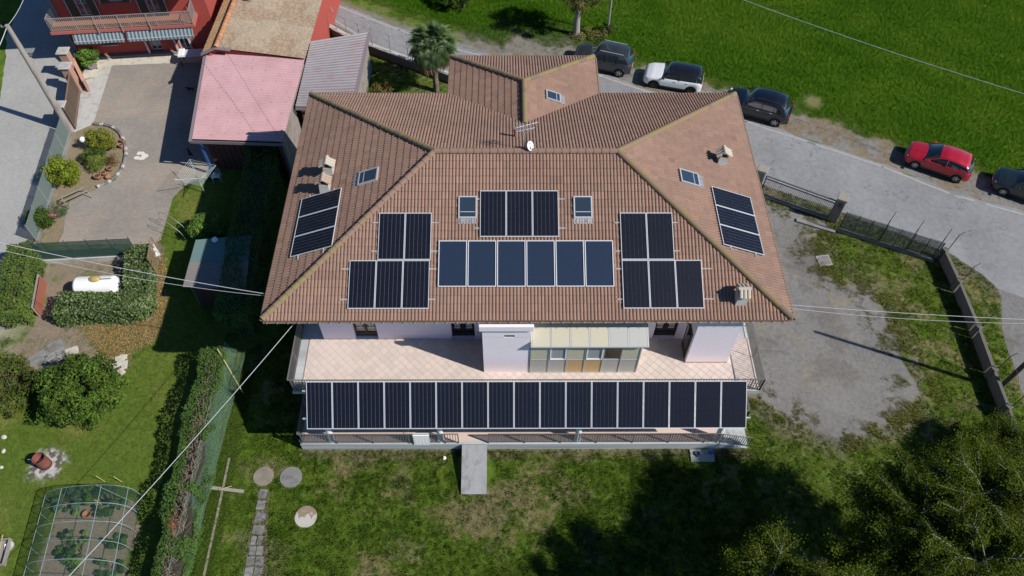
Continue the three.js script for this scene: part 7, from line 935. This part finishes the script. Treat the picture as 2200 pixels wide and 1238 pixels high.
function sow(name, label, N, geo, place, sd) { const r = rng(sd), ms = [], cs = []; const m4 = new THREE.Matrix4(), q = new THREE.Quaternion(), c = new THREE.Color(); let tries = 0; while (ms.length < N && tries++ < N * 6) { const s = place(r); if (!s) continue; q.setFromAxisAngle(V(0, 1, 0), r() * 6.283); const k = s[2] * (0.6 + 0.8 * r()); ms.push(new THREE.Matrix4().compose(V(s[0], 0, s[1]), q, V(k, k * (0.7 + 0.6 * r()), k))); cs.push(s[3]); } const im = new THREE.InstancedMesh(geo, mBlade, ms.length); ms.forEach((m, i) => { im.setMatrixAt(i, m); im.setColorAt(i, c.setRGB(...cs[i])); }); im.name = numbered(name); im.castShadow = im.receiveShadow = true; im.userData = { kind: 'stuff', label, category: 'grass' }; scene.add(im); return im; }
const nearAny = (x, z) => inPoly(x, z, yardPoly) || inPoly(x, z, roadPoly) || inPoly(x, z, lanePoly) || inPoly(x, z, courtPoly);
sow('meadow_grass', 'lush long bright green meadow grass beyond the road', 130000, tuftGeo(26, 0.12, 0.28, 0.006, 1), (r) => { const x = lerp(-16, 43, r()), z = lerp(-38, -9, r()), m = farSide(x, z); if (m < 0.5) return null; if (Math.hypot(x - barePatch.x, z - barePatch.z) < 0.5 + 0.5 * r()) return null; const w = (x > -1 ? 2.4 : 1.2) + (fbm(x * 1.1, z * 1.1, 4, 15) - 0.5) * 2.2; if (m < w && r() > 0.12) return null; const p = fbm(x * 0.5, z * 0.5, 4, 21) * 0.6 + 0.4 * meadowStreak(x, z), c = mix3([0.078, 0.205, 0.012], [0.15, 0.28, 0.024], sst(0.32, 0.7, p) * 0.85 + 0.15 * r()); const edge = sst(w + 1.6, w, m); return [x, z, lerp(1, 0.55, edge), mix3(c, [0.17, 0.16, 0.06], edge * 0.7 * r())]; }, 101);
const lawnSpots = (x, z) => { if (x > -10.95 && x < 11.1 && z < 2.42 && z > -18) return true; if (nearAny(x, z)) return true; return inPoly(x, z, kitchenGarden) || inPoly(x, z, sideLanePoly); };
const keepOff = [[P(625, 1026), 0.55], [P(566, 1024), 0.5], [P(657, 1111), 0.5], [P(1508, 980), 0.6], [P(1020, 1010), 1.0], [barrelAt, 0.9]];
function lawnPlace(r) { const x = lerp(-30, 30, r()), z = lerp(-16, 9.5, r()); if (lawnSpots(x, z)) return null; if (farSide(x, z) > -0.3) return null; if (x < -25 && z < -4) return null; for (const [p, d] of keepOff) if (Math.hypot(x - p.x, z - p.z) < d) return null; if (inPoly(x, z, tankYard) && r() > 0.15) return null; if (x < -13.5 && x > -15.2 && z > 3 && inPoly(x, z, leftLawn) && r() > 0.5) return null; const d = swardDry(x, z); const left = x < -12.5 && inPoly(x, z, leftLawn); if (!left && r() < d * (x > 11 ? 0.6 : 0.3)) return null; const c = left ? mix3([0.09, 0.142, 0.022], [0.15, 0.178, 0.04], r()) : mix3(mix3([0.09, 0.16, 0.016], [0.15, 0.215, 0.028], r()), [0.26, 0.205, 0.09], clamp(d * 1.1 * r() * r() + 0.04)); return [x, z, left ? 0.55 : 0.75 + 0.5 * (1 - d), c]; }
sow('lawn_grass', 'short patchy lawn grass and clover round the house and in the left garden', 120000, tuftGeo(14, 0.06, 0.1, 0.005, 2), lawnPlace, 102);
sow('verge_grass', 'short tufts of dry grass between the low wall and the palm', 9000, tuftGeo(14, 0.08, 0.12, 0.006, 3), (r) => { const x = lerp(-11, 0, r()), z = lerp(-28, -14, r()); if (inPoly(x, z, roadPoly) || distLine(x, z, roadNear) < 0.25) return null; if (farSide(x, z) > 0) return null; return [x, z, 0.9, mix3([0.08, 0.13, 0.02], [0.2, 0.17, 0.06], r() * r())]; }, 103);
sow('weeds', 'green weeds growing along the net fence strip', 9000, tuftGeo(16, 0.16, 0.13, 0.007, 4), (r) => { const t = r(), a = P(520, 800).lerp(P(420, 1290), t), w = 1.0 * r(); return [a.x - 0.35 + w * 0.95, a.z, 0.8, mix3([0.085, 0.16, 0.024], [0.15, 0.22, 0.045], r())]; }, 104);
sow('clover', 'darker clumps of clover and broad-leaved weeds in the front lawn', 14000, tuftGeo(12, 0.07, 0.09, 0.016, 5), (r) => { const s = lawnPlace(r); if (!s || s[0] < -13) return null; const n = fbm(s[0] * 2.3, s[1] * 2.3, 3, 29); if (n < 0.5 - 0.12 * r()) return null; return [s[0], s[1], 0.9, mix3([0.05, 0.12, 0.014], [0.09, 0.17, 0.022], r())]; }, 105);
sow('dry_grass', 'straw-coloured dry grass on the worn patches of lawn and verge', 26000, tuftGeo(11, 0.06, 0.11, 0.006, 6), (r) => { const s = lawnPlace(r); if (!s || s[0] < -13) return null; const d = swardDry(s[0], s[1]); if (r() > d * 1.2) return null; return [s[0], s[1], 0.9, mix3([0.2, 0.165, 0.075], [0.3, 0.24, 0.11], r())]; }, 106);
sow('yard_weeds', 'yellow-green weeds creeping in from the ragged yard edge', 8500, tuftGeo(12, 0.09, 0.1, 0.009, 7), (r) => { const i = Math.floor(r() * yardPoly.length), a = yardPoly[i], b = yardPoly[(i + 1) % yardPoly.length], t = r(), o = (r() + r() + r() - 1.5) * 1.3, x = lerp(a[0], b[0], t) + o, z = lerp(a[1], b[1], t) + (r() + r() - 1) * 0.9; if (x < 11.3 || fbm(x * 1.5, z * 1.5, 3, 8) < 0.47) return null; return [x, z, 0.8, mix3([0.09, 0.14, 0.02], [0.26, 0.23, 0.08], r())]; }, 107);
renderer.render(scene, camera);
